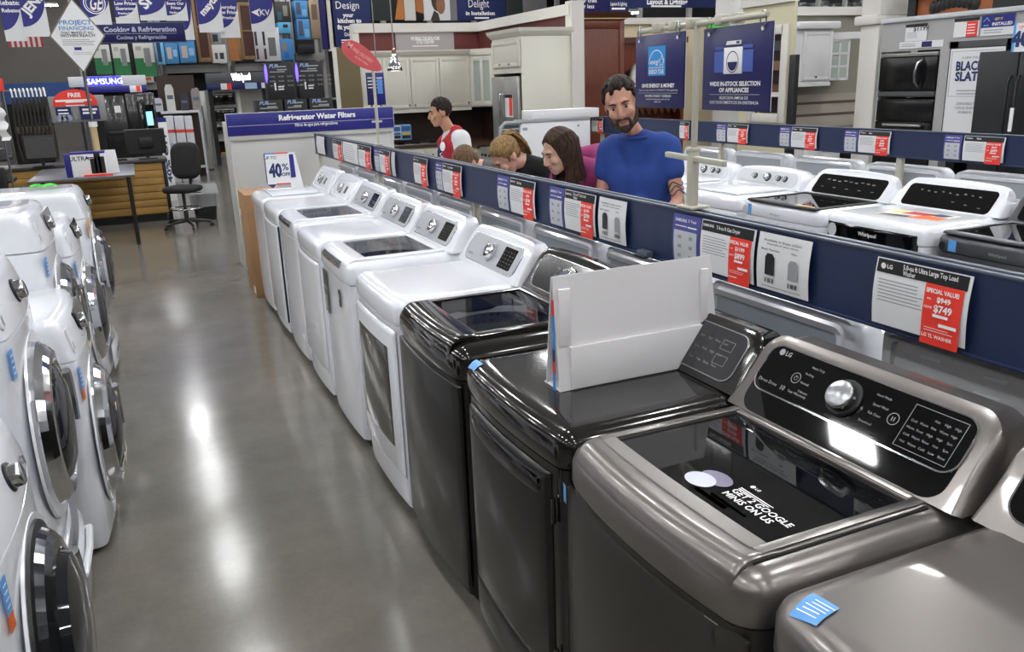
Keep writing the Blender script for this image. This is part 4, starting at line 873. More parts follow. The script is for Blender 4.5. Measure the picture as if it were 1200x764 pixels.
# ------------------------------------------------------------------ water filter end stand
EC = Fr('Y', 8.95)
root = thing('end_stand', 'grey end stand with blue Refrigerator Water Filters header', 'display stand', (1.715, 8.95, 0))
hw = .848; M_STAND = mat('stand_grey', '#c2c2c0', .5)
bx('front_panel', M_STAND, root, -hw+.02, hw-.02, .01, .04, 0, 1.375, .003); bx('side_panel', M_STAND, root, -hw, -hw+.03, 0, .55, 0, 1.50, .003); bx('side_panel', M_STAND, root, hw-.03, hw, 0, .55, 0, 1.50, .003)
bx('top_rail', M_STAND, root, -hw, hw, -.01, .03, 1.325, 1.372, .004); bx('shelf', M_STAND, root, -hw+.03, hw-.03, .04, .55, 1.36, 1.385, .003)
hd = bx('header', M_SBLUE, root, -hw-.01, hw+.01, -.02, 0, 1.374, 1.588, .003); bx('header_frame', M_STAND, root, -hw-.016, hw+.016, -.016, .004, 1.369, 1.593, .002)
ink(root, M_INKW, lambda g: (g.text('Refrigerator Water Filters', .0+.05, 1.505, .052, 0, 'C', width=.79, bold=.04), g.text('Filtros de agua para refrigeradores', .03, 1.438, .03, 0, 'C', width=.44, bold=.02), g.box(-hw, hw, -.0005, 0, 1.468, 1.471)), y=-.022)
fb = Fr('Y', 9.2)
def filter_box(label, x0, y0, x1, y1, lit):
    o, hw_, h = fb.thing('filter_box', label, 'box', x0, y0, x1, y1, 'black filter boxes on the end stand')
    zt_ = o.location.z+h; zl = fb.uz(347, 116)[1]; o.location.z = zl+.002 if lit else 1.387; h = zt_-o.location.z if lit else zl-1.387
    bx('box', M_BLK, o, -hw_, hw_, 0, .2, 0, h, .003)
    ink(o, mat('ink_pale_blue', '#8fa8d8', .5), lambda g: g.text('PUR', -hw_*.75, h*.86 if h > .25 else h*.55, .035, 0, 'L', shear=.25, bold=.03))
    ink(o, M_INKG, lambda g: (g.lines(-hw_*.2, hw_*.7, h*.9 if h > .25 else h*.7, 2, .03, .012), g.lines(-hw_*.75, hw_*.7, h*.76 if h > .25 else h*.4, 1, .03, .01), [g.text('FILTER', -hw_*.6+.09*i, h*.6-.045*j, .014, 0, 'C') for i in range(4) for j in range(3) if h > .25]), 'box_lettering')
    if lit:
        ink(o, M_INKW, lambda g: (g.text('1', -hw_*.45, h*.26, .07, 0, 'C', bold=.03), g.lines(-hw_*.25, hw_*.2, h*.36, 2, .025, .012)), 'box_lettering')
        MB().lathe([(.002, 0), (.012, .04), (.016, .09), (.012, .15), (.002, .19)], (-hw_-.004, -.004, h*.45), (0, 0, 1), 10, sy=.6).build('light_strip', mat('violet_light', '#5a48ff', .4, emit=3), o)
filter_box('taller black filter box on the left of the upper pair', 313, 73, 345, 116, True)
filter_box('taller black filter box on the right of the upper pair', 349, 72, 379, 115, True)
filter_box('low black filter box at the desk end of the lower three', 302, 117, 333, 158, False)
filter_box('low black filter box in the middle of the lower three', 335, 116, 361, 157, False)
filter_box('low black filter box at the kitchen end of the lower three', 364, 114, 391, 156, False)
# ------------------------------------------------------------------ desk, chair, monitors
dk = Fr('Y', 13.0); a = onz(201, 258, 0); DX1, DX0 = .36, -3.2
root = thing('service_desk', 'wooden slat-front service desk with dark counter top', 'desk', ((DX0+DX1)/2, 13.35, 0)); hx = (DX1-DX0)/2
for k in range(7): bx('slat', M_WOOD, root, -hx+.02, hx-.05, -.012, .012, .12+.105*k, .217+.105*k, .003)
bx('carcass', mat('desk_core', '#5f4a28', .7), root, -hx+.02, hx-.05, .012, .6, .1, .86); bx('toe_kick', M_BLK, root, -hx+.02, hx-.08, .03, .58, 0, .1)
bx('corner_trim', M_BLK, root, hx-.05, hx, -.02, .6, 0, .88, .003); bx('counter_top', mat('counter_dark', '#3a3936', .4), root, -hx, hx+.03, -.06, .65, .86, .9, .005)
ta = onz(177, 206, .86); root = thing('side_table', 'grey laminate table on a thin black leg in front of the desk', 'table', (-.48, 12.3, 0))
bx('table_top', mat('laminate_grey', '#5c5b62', .35), root, -.75, .42, -.95, .9, .84, .868, .006); MB().tube([(.34, -.9, 0), (.34, -.9, .84)], .026, 10).build('leg', M_BLK, root); MB().tube([(-.6, -.9, 0), (-.6, -.9, .84)], .026, 10).build('leg', M_BLK, root)
bx('bracket', M_BLK, root, -.1, .1, .2, .24, .78, .84)
# task chair
ch = thing('office_chair', 'black task chair on a five-star base in front of the desk', 'chair', (.50, 12.35, 0), R(-28))
for k in range(5):
    a = R(72*k+20); l = MB().tube([(.03*math.cos(a), .03*math.sin(a), .11), (.2*math.cos(a), .2*math.sin(a), .1), (.32*math.cos(a), .32*math.sin(a), .075)], [.028, .022, .018], 8).build('leg', M_BLK, ch)
    MB().lathe([(.028, -.012), (.028, .012)], (.32*math.cos(a), .32*math.sin(a), .03), (-math.sin(a), math.cos(a), 0), 12).build('caster', M_RUBBER, l)
MB().lathe([(.03, .09), (.03, .28), (.022, .29), (.022, .5)], n=14).build('gas_lift', M_DARK, ch)
def cushion(nm, w_, d_, t_, M):
    g = MB(M); rg = []
    for z, i in ((0, .06), (.01, .02), (t_*.5, 0), (t_*.85, .02), (t_, .07)): rg.append(foot(w_/2-i, -d_/2+i, d_/2-i, .14-i*.8, 0, z, 6, 3))
    g.rings(rg); return g.build(nm, mat('chair_fabric', '#1b1b1d', .85, bump=(120, .3)), ch, 70)
cushion('seat', .48, .46, .09, Matrix.Translation((0, 0, .5)))
cushion('backrest', .43, .5, .09, Matrix.Translation((0, .26, .9)) @ Matrix.Rotation(R(80), 4, 'X'))
MB().tube([(0, .1, .5), (0, .26, .52), (0, .29, .7), (0, .28, .85)], .022, 8).build('back_post', M_BLK, ch); bx('lever', M_BLK, ch, .1, .26, -.02, .0, .49, .5)
MB().tube([(.21*math.cos(R(a)), .21*math.sin(R(a)), .28) for a in range(0, 361, 24)], .01, 6).build('foot_ring', M_CHROME2, ch)
# waste basket
q = onz(222, 262, 0); wbk = thing('waste_basket', 'black waste basket lined with a clear plastic bag behind the task chair', 'bin', (.8, 13.05, 0))
MB().rings([foot(.14, -.11, .11, .03, 0, .0), foot(.17, -.13, .13, .03, 0, .36), foot(.16, -.12, .12, .03, 0, .36), foot(.13, -.1, .1, .03, 0, .02)]).build('bin', M_BLK, wbk)
g = MB(); rg = []
for z, i in ((.2, -.006), (.36, -.012), (.4, -.03), (.5, -.02), (.54, .0)): rg.append([(x*(1+.04*random.uniform(-1, 1)), y*(1+.04*random.uniform(-1, 1)), zz+.012*random.uniform(-1, 1)) for x, y, zz in foot(.17-i, -.13+i, .13-i, .03, 0, z)])
g.rings(rg, cap0=False, cap1=False); g.build('bag', mat('clear_bag', '#d9dcde', .25, alpha=.4), wbk)
def monitor(label, x0, y0, x1, y1, Y, front, m, zt):
    f = Fr('Y', Y); o, hw, h = f.thing('monitor', label, 'monitor', x0, y0, x1, y1); b = o.location.z - zt
    bx('bezel', M_BLK, o, -hw, hw, 0, .03, 0, h, .006); patch(o, 'screen' if front else 'rear_panel', m, -hw*.94, hw*.94, h*.06, h*.95, -.003, .004)
    if not front: bx('rear_bulge', M_BLK, o, -hw*.35, hw*.35, -.05, 0, h*.25, h*.7, .02); bx('top_light_edge', M_CHROME2, o, -hw, hw, -.002, .02, h-.008, h+.004)
    MB().tube([(0, .02, h*.3), (0, .03, -b+.012)], .022, 8).build('stand_neck', M_BLK, o); bx('stand_foot', M_BLK, o, -.13, .13, -.08, .12, -b, -b+.012, .004); return o
monitor('black monitor seen from behind on the desk beside the black refrigerator', 147, 151, 194, 181, 13.5, False, M_DARK, .9)
monitor('dark grey blank monitor on the desk below the hanging cords', 28, 159, 66, 187, 13.3, True, mat('screen_grey', '#4b4a4a', .35), .9)
f = Fr('Y', 13.45)
for nm, lb, x, z_, w_, d_, h_, m in (('keyboard', 'black keyboard lying on the desk by the rear-facing monitor', -.35, .9, .42, .15, .025, M_BLK), ('telephone', 'black desk telephone beside the keyboard', -.82, .9, .2, .2, .08, M_BLK)):
    o = thing(nm, lb, nm, (x, 13.45, z_)); bx('body', m, o, -w_/2, w_/2, -d_/2, d_/2, 0, h_, .008)
    for i in range(8 if nm == 'keyboard' else 3):
        for j in range(3): bx('key', M_DARK, o, -w_*.42+w_*.84*i/(8 if nm == 'keyboard' else 3), -w_*.42+w_*.84*(i+.8)/(8 if nm == 'keyboard' else 3), -d_*.4+d_*.27*j, -d_*.4+d_*.27*(j+.8), h_, h_+.006)
    if nm == 'telephone': MB().tube([(-.1, -.02, .1), (-.05, 0, .115), (.05, 0, .115), (.1, -.02, .1)], [.025, .018, .018, .025], 8).build('handset', M_BLK, o)
dc = thing('draughting_chair', 'black armchair turned sideways at the left of the desk', 'chair', (onY(38, 200, 12.0).x-.3, 11.75, 0), R(150))
for nm, q in (('seat', (-.23, .23, -.22, .22, .5, .58)), ('backrest', (-.22, .22, .2, .27, .62, 1.05))): bx(nm, M_BLK, dc, *q, .03)
MB().lathe([(.03, .05), (.03, .5)], n=10).build('gas_lift', M_BLK, dc)
for s in (-1, 1): MB().tube([(s*.24, .15, .55), (s*.27, .12, .72), (s*.27, -.15, .73)], .02, 6).build('armrest', M_BLK, dc)
for k in range(5): MB().tube([(0, 0, .08), (.3*math.cos(R(72*k)), .3*math.sin(R(72*k)), .03)], .02, 6).build('leg', M_BLK, dc)
# product box, paper and green bands on the side table
f = Fr('Y', 11.52)
o, hw, h = f.thing('product_box', 'white and blue appliance box with a picture of a black machine on the side table', 'box', 84, 181, 125, 209)
o.location.z = .868; bx('box', M_PAPER, o, -hw, hw, 0, .22, 0, h, .003); bx('side_print', M_SBLUE, o, -hw-.07, -hw, .004, .22, 0, h*.97, .002); bx('top_band', M_SBLUE, o, -hw, hw, -.003, .222, h*.94, h*1.02); bx('red_base', M_RED, o, -hw+.12, hw+.06, -.06, .0, 0, .02)
ink(o, M_INKK, lambda g: (g.text('ULTRA', -hw*.5, h*.68, .05, 0, 'C'), g.lines(-hw*.1, hw*.8, h*.8, 1, .02, .012)), 'box_lettering')
for x, hh in ((hw*.25, .18), (hw*.5, .24), (hw*.72, .2)): patch(o, 'machine_picture', M_DARK, x-.03, x+.04, .03, .03+hh, -.004)
ink(o, M_INKW, lambda g: g.text('SONIC', 0, 0, .05, 0, 'C', rot=0), 'side_lettering', -.002).matrix_local = Matrix.Translation((-hw-.072, .11, h*.4)) @ Matrix.Rotation(R(-90), 4, 'Z')
o2, hw2, h2 = f.thing('paper_sheet', 'upright white sheet leaning behind the product box', 'paper', 121, 180, 139, 208, v=.25); o2.location.z = .868; g = MB(); g.rings([[(-hw2, 0, 0), (hw2, 0, 0), (hw2*.8, .04, h2), (-hw2, .04, h2)], [(-hw2, .004, 0), (hw2, .004, 0), (hw2*.8, .044, h2), (-hw2, .044, h2)]], sm=False); g.build('sheet', M_PAPER, o2)
for (x, z_, lb) in ((-.95, 1.255, 'neon green tie strap on the far dryer top'), (-.62, 1.26, 'neon green tie strap below the product box')):
    o = thing('tie_strap', lb, 'strap', (x, 6.3, 1.24)); MB().tube([(-.05, 0, .012), (-.02, .03, .02), (.03, -.01, .014), (.07, .02, .02), (.1, 0, .01)], .008, 6).build('strap', flat('#46e048'), o)
# ------------------------------------------------------------------ diamond sign and its pole
f = Fr('Y', 11.95); cu, cz = f.uz(91, 42); r_u = (f.uz(116, 41)[0]-f.uz(50, 43)[0])/2; zb = f.uz(91, 86)[1]; r_z = cz-zb
root = thing('diamond_sign', 'white diamond sign about project financing on a slim pole by the desk', 'sign', (cu, 11.95, .9)); dz = cz-.9
g = MB(); g.prism([(-r_u, dz), (0, dz-r_z), (r_u, dz), (0, dz+r_z)], 0, .02); g.build('frame', mat('sign_frame', '#7d7468', .4), root)
g = MB(); e = .94; g.prism([(-r_u*e, dz), (0, dz-r_z*e), (r_u*e, dz), (0, dz+r_z*e)], -.003, .0); g.build('face', M_PAPER, root)
ink(root, mat('ink_sky', '#4a8cc4', .5), lambda g: (g.text('PROJECT', 0, dz+r_z*.3, .05, 0, 'C', bold=.02, width=.36), g.text('FINANCING', 0, dz+r_z*.15, .045, 0, 'C', width=.38)), y=-.006)
ink(root, M_INKK, lambda g: (g.text('THAT MAKES IT ALL', 0, dz+r_z*.06, .024, 0, 'C', width=.36), g.text('WITHIN REACH', 0, dz-r_z*.03, .035, 0, 'C', width=.38), g.lines(-.18, .2, dz-r_z*.1, 4, .02, .004)), y=-.006)
patch(root, 'logo', M_SBLUE, -.06, .02, dz-r_z*.38, dz-r_z*.3, -.006); ink(root, M_INKG, lambda g: g.lines(-.08, .18, dz-r_z*.44, 2, .02, .004), 'fine_print', -.006)
MB().tube([(0, .01, 0), (0, .01, dz-r_z*.95)], .02, 10).build('pole', M_CHROME2, root); MB().tube([(.0, .01, 0), (0, .01, .55)], .036, 12).build('pole_sleeve', mat('sleeve_tan', '#c9b083', .5), root); MB().lathe([(.05, .54), (.05, .6)], (0, .01, 0), n=12).build('collar', M_PAPER, root)
# ------------------------------------------------------------------ red topped FREE sign
f = Fr('Y', 14.6); o, hw, h = f.thing('offer_sign', 'grey offer sign with a red rounded top reading FREE and two navy cards', 'sign', 58, 112, 124, 143)
bx('panel', mat('panel_grey', '#8b8a8c', .45), o, -hw, hw, 0, .04, 0, h, .02); g = MB(); g.prism([(-hw*.86, h*.62)]+[(-hw*.86+hw*1.6*(.5-.5*math.cos(math.pi*k/14)), h*.62+h*.62*math.sin(math.pi*k/14)**.8) for k in range(1, 14)]+[(hw*.74, h*.62)], -.01, .03); g.build('red_top', M_RED, o)
bx('navy_card', M_NBLUE, o, -hw*.8, -hw*.25, -.012, 0, h*.08, h*.58); bx('navy_card', M_NBLUE, o, hw*.05, hw*.75, -.012, 0, h*.08, h*.58)
ink(o, M_INKW, lambda g: (g.text('FREE', -hw*.05, h*.95, .06, 0, 'C', bold=.03), g.lines(-hw*.75, hw*.6, h*.86, 1, .02, .03, jag=.05), g.lines(-hw*.4, hw*.3, h*.78, 2, .05, .015), g.lines(-hw*.72, -hw*.3, h*.5, 2, .05, .02), g.lines(hw*.15, hw*.7, h*.5, 2, .05, .03)), y=-.014)
for k in range(3): MB().lathe([(.05, 0), (.05, .006)], (-hw*.7+hw*.17*k, -.012, h*.17), (0, -1, 0), 14).build('round_badge', flat('#8f96a8'), o)
b = o.location.z; MB().tube([(.05, .06, -b), (.05, .06, .1)], .03, 8).build('post', M_CHROME2, o); bx('post_foot', M_CHROME2, o, -.2, .3, -.1, .2, -b, -b+.02)
# ------------------------------------------------------------------ rack of hanging cords
f = Fr('Y', 15.6); u0, u1, z0, z1 = f.rect(10, 106, 58, 180); root = thing('cord_rack', 'tall metal rack with a row of hooks holding dark cords', 'rack', ((u0+u1)/2, 15.6, 0)); hw = (u1-u0)/2
for s in (-1, 1): MB().tube([(s*hw, 0, 0), (s*hw, 0, z1+.05)], .025, 8).build('upright', M_CHROME2, root)
MB().tube([(-hw, 0, z1), (hw, 0, z1)], .018, 8).build('bar', M_CHROME2, root); bx('rear_board', M_BLK, root, -hw, hw, .12, .15, .1, z1-.2); bx('foot_bar', M_BLK, root, -hw, hw, -.1, .3, 0, .1, .02)
for k in range(9): MB().tube([(-hw+.12+k*hw*.2, 0, z1+.015), (-hw+.12+k*hw*.2, -.06, z1+.03), (-hw+.13+k*hw*.2, -.09, z1-.03), (-hw+.13+k*hw*.2, -.08, z1-.1)], .012, 6).build('hook', M_INKW, root)
for k in range(9):
    c_ = thing('power_cord', 'dark coiled cord hanging from the metal rack', 'cord', ((u0+u1)/2-hw+.13+k*hw*.2, 15.52, z1-.1-1.0), 0, 'cords on the rack'); L = 1.0
    MB().tube([(0, 0, L), (-.03, -.01, L*.7), (-.045, 0, .25), (-.02, -.01, .02), (.02, 0, .0), (.04, -.01, .3), (.03, 0, L*.75), (.0, 0, L)], .017, 6).build('loop', mat('cord_dark', '#2b2824', .6), c_)
    bx('wrap', mat('cord_wrap', '#4a4034', .6), c_, -.05, .05, -.02, .02, .45, .55, .005)
o, hw, h = board(Fr('Y', 14.8), 'wall_sign', 'small red sign at the edge of the cord rack', 'sign', -14, 92, 4, 107, M_RED, .02); bx('post', M_CHROME2, o, -.03, .03, .02, .05, -o.location.z, 0)
o, hw, h = Fr('Y', 11.0).thing('paper_ribbon', 'white ruffled paper strip hanging at the left of the desk', 'paper', -2, 126, 8, 165)
g = MB(); n = 10; g.rings([[(-hw+.01*math.sin(k*2.1), .02*math.sin(k*1.3), h*k/n), (hw+.02*math.sin(k*1.7), .02*math.sin(k*1.3), h*k/n)] for k in range(n+1)], cap0=False, cap1=False, closed=False); g.build('strip', M_PAPER, o)
MB().tube([(0, .03, h*1.0), (0, .03, h*1.3)], .004, 5).build('string', M_INKG, o)
# shelf stack of dark goods left of the desk
sr = thing('wire_shelf', 'dark wire shelf with stacked trays at the left of the desk', 'shelf', (onY(8, 180, 12.4).x-.2, 12.45, 0))
for k in range(4): bx('shelf_board', M_DARK, sr, -.5, .22, -.2, .3, .25+.27*k, .29+.27*k, .005); bx('tray', mat('tray_grey', '#3c3b3a', .5), sr, -.4, .15, -.15, .25, .29+.27*k, .4+.27*k, .01)
for s in (-.5, .22): MB().tube([(s, -.2, 0), (s, -.2, 1.35)], .014, 6).build('upright', M_CHROME2, sr)
# ------------------------------------------------------------------ black refrigerator and lit brand sign behind the desk
f = Fr('Y', 17.3); o, hw, h = f.thing('refrigerator', 'black refrigerator with a glowing blue touch screen on its door', 'refrigerator', 152, 109, 186, 190, floor=True)
M_FRK = mat('fridge_black', '#1c1b1d', .22, coat=.3); bx('body', M_FRK, o, -hw, hw, .05, .75, 0, h, .02)
for s in (-1, 1): d_ = bx('door', M_FRK, o, -hw if s < 0 else .006, -.006 if s < 0 else hw, 0, .05, .62, h-.02, .012); MB().tube([(s*.05, -.03, .75), (s*.05, -.045, 1.1), (s*.05, -.03, h-.15)], .014, 8).build('handle', M_DARK, d_)
bx('drawer', M_FRK, o, -hw, hw, 0, .05, .06, .6, .012); patch(o, 'touch_screen', M_BGLASS, hw*.1, hw*.85, 1.05, 1.62, -.004); patch(o, 'lit_display', mat('screen_cyan', '#8fd0f0', .4, emit=1.), hw*.25, hw*.7, 1.25, 1.5, -.006)
o, hw, h = f.thing('range_hood', 'dark appliance with a small white label beside the black refrigerator', 'appliance', 122, 112, 151, 190, floor=True); bx('body', M_FRK, o, -hw, hw, 0, .7, 0, h, .02); patch(o, 'label', M_PAPER, .02, .12, h-.3, h-.18); bx('door_handle', M_DARK, o, -hw*.7, hw*.7, -.05, -.02, h*.62, h*.65, .01); patch(o, 'door_line', M_DARK, -hw*.98, hw*.98, h*.4, h*.41)
f = Fr('Y', 18.2); o, hw, h = f.thing('lit_sign', 'long white light box with glowing SAMSUNG letters', 'sign', 80, 89, 171, 101)
bx('box', mat('lightbox', '#cfd0d8', .4), o, -hw, hw, 0, .15, 0, h, .01); patch(o, 'glow_panel', mat('lightbox_blue', '#4a48c8', .4, emit=.7), -hw*.62, hw*.35, h*.02, h*.98)
ink(o, mat('letters_lit', '#e8f2ff', .4, emit=2.5), lambda g: g.text('SAMSUNG', -hw*.08, h*.22, h*.55, 0, 'C', width=hw*.9, bold=.0), y=-.008)
b = o.location.z
for s in (-.8, .8): bx('support', M_DARK, o, s*hw-.05, s*hw+.05, .08, .14, -b, 0)
board(f, 'shelf_strip', 'dark blue shelf strip with a price label under the lit sign', 'shelf strip', 95, 101, 172, 108, M_SBLUE, .04, v=-.0)
o, hw, h = board(f, 'price_label', 'white and red price label under the lit sign', 'label', 152, 100, 166, 108, M_PAPER, .02, v=-.02); patch(o, 'red_print', M_RED, hw*.1, hw*.8, h*.1, h*.95)
# ------------------------------------------------------------------ back wall shelving
S = Fr('Y', 24.)
M_BEAM = mat('shelf_beam', '#9a9a98', .5)
def shelf_unit(label, x0, x1, ybeam, ytop, deck=True):
    u0, u1, zb, zt = S.rect(x0, ytop, x1, ybeam); o = thing('storage_rack', label, 'rack', ((u0+u1)/2, 24., 0)); hw = (u1-u0)/2
    bx('beam', M_BEAM, o, -hw, hw, -.03, .05, zb-.2, zb, .01); bx('shelf_deck', M_BEAM, o, -hw, hw, .05, 1.1, zb-.08, zb-.03)
    for s in (-1, 1): bx('upright', M_BEAM, o, s*hw-.05, s*hw+.05, .2, .28, 0, zt, .01); bx('upright', M_BEAM, o, s*hw-.05, s*hw+.05, 1.0, 1.1, 0, zt, .01)
    bx('rear_sheet', M_BLK, o, -hw, hw, 1.1, 1.13, 0, zt); return o, zb
_, zS = shelf_unit('tall steel storage rack of cabinet doors and blue cartons on the back wall', 185, 259, 76, -30)
_, zS2 = shelf_unit('tall steel storage rack of white cartons on the back wall', 268, 334, 74, -30)
_, zS3 = shelf_unit('tall steel storage rack of white and green cartons on the back wall', 88, 179, 97, -20)
GB = 'cartons on the back wall racks'
for k, (a, b) in enumerate(((111, 130), (133, 152), (158, 181))):
    carton(S, ['white and green carton with a grey appliance picture, nearest the diamond sign', 'white and green carton with a grey appliance picture, middle of three', 'white and green carton with a grey appliance picture, tallest beside the blue cartons'][k], a, 53-k, b, 87+k*1.5, '#d9d7d2', ((0, 1, 0, .42, '#2b7a47'), (0, .45, .42, .55, '#2b7a47'), (.5, .82, .3, .85, '#8d8c8f'), (.1, .4, .78, .9, '#b7b5b0')), .42, GB, -.25)
carton(S, 'wide white label carton under the green cartons', 165, 88, 180, 97, '#c8c2bc', ((.3, .8, .3, .7, '#b0524a'),), .3, GB, -.25)
for a, b, y0, y1, lb in ((183, 192, 48, 76, 'slim pale blue carton at the rack upright'), (193, 208, 48, 75, 'blue carton with a water heater picture'), (209, 228, 46, 74, 'blue carton with a tan appliance picture beside the door frames')):
    carton(S, lb, a, y0, b, y1, '#4f96d0' if a > 185 else '#7cc4ee', ((.15, .5, .2, .7, '#cdbfb4'), (.6, .9, .3, .6, '#9fc8ea'), (0, 1, .88, 1, '#3a7db8')) if a > 185 else ((.1, .6, .1, .9, '#2a3f66'),), .45, GB, -.3)
def door_frame(label, x0, y0, x1, y1, cin):
    o, hw, h = S.thing('cabinet_door', label, 'door', x0, y0, x1, y1, 'sample doors on the back wall racks', -.25); m = mat('door_oak', '#9a7650', .5, noise=(3, .2), stretch=(8, 8, 1))
    for q in ((-hw, -hw*.62, 0, h), (hw*.62, hw, 0, h)): bx('stile', m, o, q[0], q[1], 0, .05, q[2], q[3], .004)
    for q in ((0, h*.06), (h*.94, h), (h*.49, h*.52)): bx('rail', m, o, -hw*.62, hw*.62, 0, .05, q[0], q[1], .004)
    for q in ((h*.06, h*.49), (h*.52, h*.94)): bx('inner_panel', flat(cin), o, -hw*.62, hw*.62, .015, .035, *q)
door_frame('oak sample door with dark inset beside the blue cartons', 227, -8, 244, 73, '#4a2b20'); door_frame('oak sample door with honey wood inset behind the banners', 266, 44, 281, 72, '#b0713a'); door_frame('tall oak sample door with dark brown inset between the banners', 279, 4, 298, 70, '#4a2b22')
carton(S, 'white carton with black and grey object pictures beside the oak door', 248, 53, 264, 74, '#d6d6d4', ((.15, .35, .2, .55, '#4a4f52'), (.5, .8, .2, .55, '#35383b')), .4, GB, -.3)
carton(S, 'grey carton with a dark machine picture above the white carton', 246, 38, 258, 52, '#98989a', ((.2, .7, .2, .8, '#33353a'),), .4, GB, -.2)
carton(S, 'white carton with four dark cup pictures beside the tall oak door', 297, 36, 310, 72, '#cfccd0', ((.05, .25, .5, .95, '#2a2c33'), (.75, .95, .5, .95, '#2a2c33'), (.05, .25, .05, .4, '#3a2c33'), (.75, .95, .05, .4, '#3a2c33')), .4, GB, -.3)
carton(S, 'tall white carton with a grey appliance picture', 309, 33, 326, 72, '#dcdcde', ((.2, .7, .15, .7, '#6d6e72'),), .4, GB, -.3)
carton(S, 'blue carton with a brown picture below the light blue carton', 326, 46, 342, 71, '#3d80bf', ((.15, .5, .45, .8, '#8a7a68'), (.3, .6, .1, .35, '#2f63a8')), .4, GB, -.3)
carton(S, 'light blue carton with a black toaster picture', 324, 27, 338, 40, '#5fb2e2', ((.4, .8, .5, .8, '#22252b'),), .4, GB, -.3)
carton(S, 'dark carton stack with bottle pictures beside the blue cartons', 321, 3, 338, 27, '#34332f', ((.1, .4, .1, .5, '#2f5d74'), (.5, .8, .3, .8, '#8d8a7c')), .4, GB, -.3)
_, zS4 = shelf_unit('tall pale steel upright rack of blue cartons next to the Design banner', 341, 376, 62, -30)
for a, b, y0, y1, lb in ((343, 358, 2, 22, 'blue carton on the top of the pale rack'), (346, 361, 23, 47, 'blue carton with a dark bottle picture on the pale rack')):
    carton(S, lb, a, y0, b, y1, '#4a8fca', ((.1, .45, .2, .9, '#4b5468'), (.55, .9, .1, .5, '#7fb6e2')), .4, GB, -.3)
carton(S, 'brown cardboard carton beside the blue cartons on the pale rack', 361, 2, 372, 46, '#a18a72', ((.2, .8, .5, .9, '#6e5a48'),), .4, GB, -.3)
carton(S, 'flat black carton below the blue cartons on the pale rack', 347, 53, 366, 63, '#17171a', (), .4, GB, -.3)
# lit Whirlpool strip with appliances below
f = Fr('Y', 22.6); o, hw, h = f.thing('lit_sign', 'dark grey header with glowing white Whirlpool letters', 'sign', 241, 85, 312, 97); bx('header', mat('header_grey', '#55585e', .4), o, -hw, hw, 0, .2, 0, h, .01)
ink(o, mat('letters_white_lit', '#ffffff', .4, emit=5), lambda g: g.text('Whirlpool', hw*.15, h*.28, h*.6, 0, 'C', width=hw*.62, bold=.05), y=-.008)
for s in (-.9, .9): bx('support', M_DARK, o, s*hw-.05, s*hw+.05, .1, .2, -o.location.z, 0)
u0, u1, z0, z1 = f.rect(240, 97, 312, 105); hd = o; o = bx('price_strip', M_NBLUE, hd, -hw, hw, -.02, .08, z0-hd.location.z, z1-hd.location.z, .003); o.data.transform(Matrix.Translation((0, 0, -(z0-hd.location.z)))); o.location = (0, 0, z0-hd.location.z); h = z1-z0
patch(o, 'price_label', M_PAPER, -hw*.55, -hw*.35, h*.05, h*.95, -.025); patch(o, 'red_label', M_RED, -hw*.35, -hw*.2, h*.05, h*.95, -.025); patch(o, 'blue_label', flat('#a8c0e0'), hw*.25, hw*.65, h*.05, h*.95, -.025); patch(o, 'price_label', M_PAPER, hw*.8, hw*.98, h*.1, h*.9, -.025)
f = Fr('Y', 22.9); o, hw, h = f.thing('oven_tower', 'steel tower of microwave above two black ovens', 'oven', 246, 105, 282, 191, floor=True)
bx('cabinet', flat('#8f8f8d'), o, -hw, hw, .02, .65, 0, h, .01)
for z0, z1, nm in ((.80, .96, 'microwave'), (.58, .76, 'oven_door'), (.42, .54, 'cooktop_panel')): p = bx(nm, M_BGLASS, o, -hw*.86, hw*.86, -.015, .02, h*z0, h*z1, .01); MB().tube([(-hw*.7, -.06, h*z1-.04), (hw*.7, -.06, h*z1-.04)], .018, 8).build('handle', M_STEEL, p)
p = bx('range_door', M_STEEL, o, -hw*.9, hw*.9, -.03, .02, h*.1, h*.36, .01); patch(p, 'window', M_BGLASS, -hw*.7, hw*.6, h*.14, h*.32, -.034); patch(p, 'yellow_tag', flat('#c9a53a'), -hw*.5, hw*.1, h*.145, h*.17, -.038); MB().tube([(-hw*.7, -.08, h*.345), (hw*.7, -.08, h*.345)], .02, 8).build('handle', M_STEEL, p)
o, hw, h = f.thing('steel_partition', 'pale grey side panel beside the oven tower', 'panel', 283, 104, 312, 190, floor=True); bx('panel', mat('panel_warm_grey', '#8f8d88', .5), o, -hw, hw, 0, .6, 0, h, .005); bx('edge_trim', M_TRIMW, o, -hw-.03, -hw+.05, -.01, .03, 0, h)
f = Fr('Y', 20.6); o, hw, h = f.thing('refrigerator', 'white side-by-side refrigerator with dark curved handles', 'refrigerator', 222, 103, 236, 192, floor=True); o.rotation_euler.z = R(-8); bx('body', M_WHITE, o, -hw, hw, .05, .7, 0, h, .02)
for s in (-1, 1): d_ = bx('door', M_WHITE, o, -hw if s < 0 else .006, -.006 if s < 0 else hw, 0, .05, .03, h-.01, .012); MB().tube([(s*.04, -.02, .7), (s*.04, -.07, 1.05), (s*.04, -.02, 1.6)], .018, 8).build('handle', M_DARK, d_)
f = Fr('Y', 21.6); o, hw, h = f.thing('refrigerator', 'dark steel refrigerator seen edge-on between the white one and the ovens', 'refrigerator', 238, 106, 245, 192, floor=True); bx('body', mat('fridge_side', '#4a4a4c', .4), o, -hw, hw, 0, .7, 0, h, .01); bx('door', M_STEEL, o, -hw, hw, -.05, 0, .03, h-.01, .01); MB().tube([(-hw*.5, -.1, .5), (-hw*.5, -.1, 1.5)], .015, 8).build('handle', M_CHROME2, o)
f = Fr('Y', 19.2)
GT = 'white and pink filter cartons stacked by the aisle'
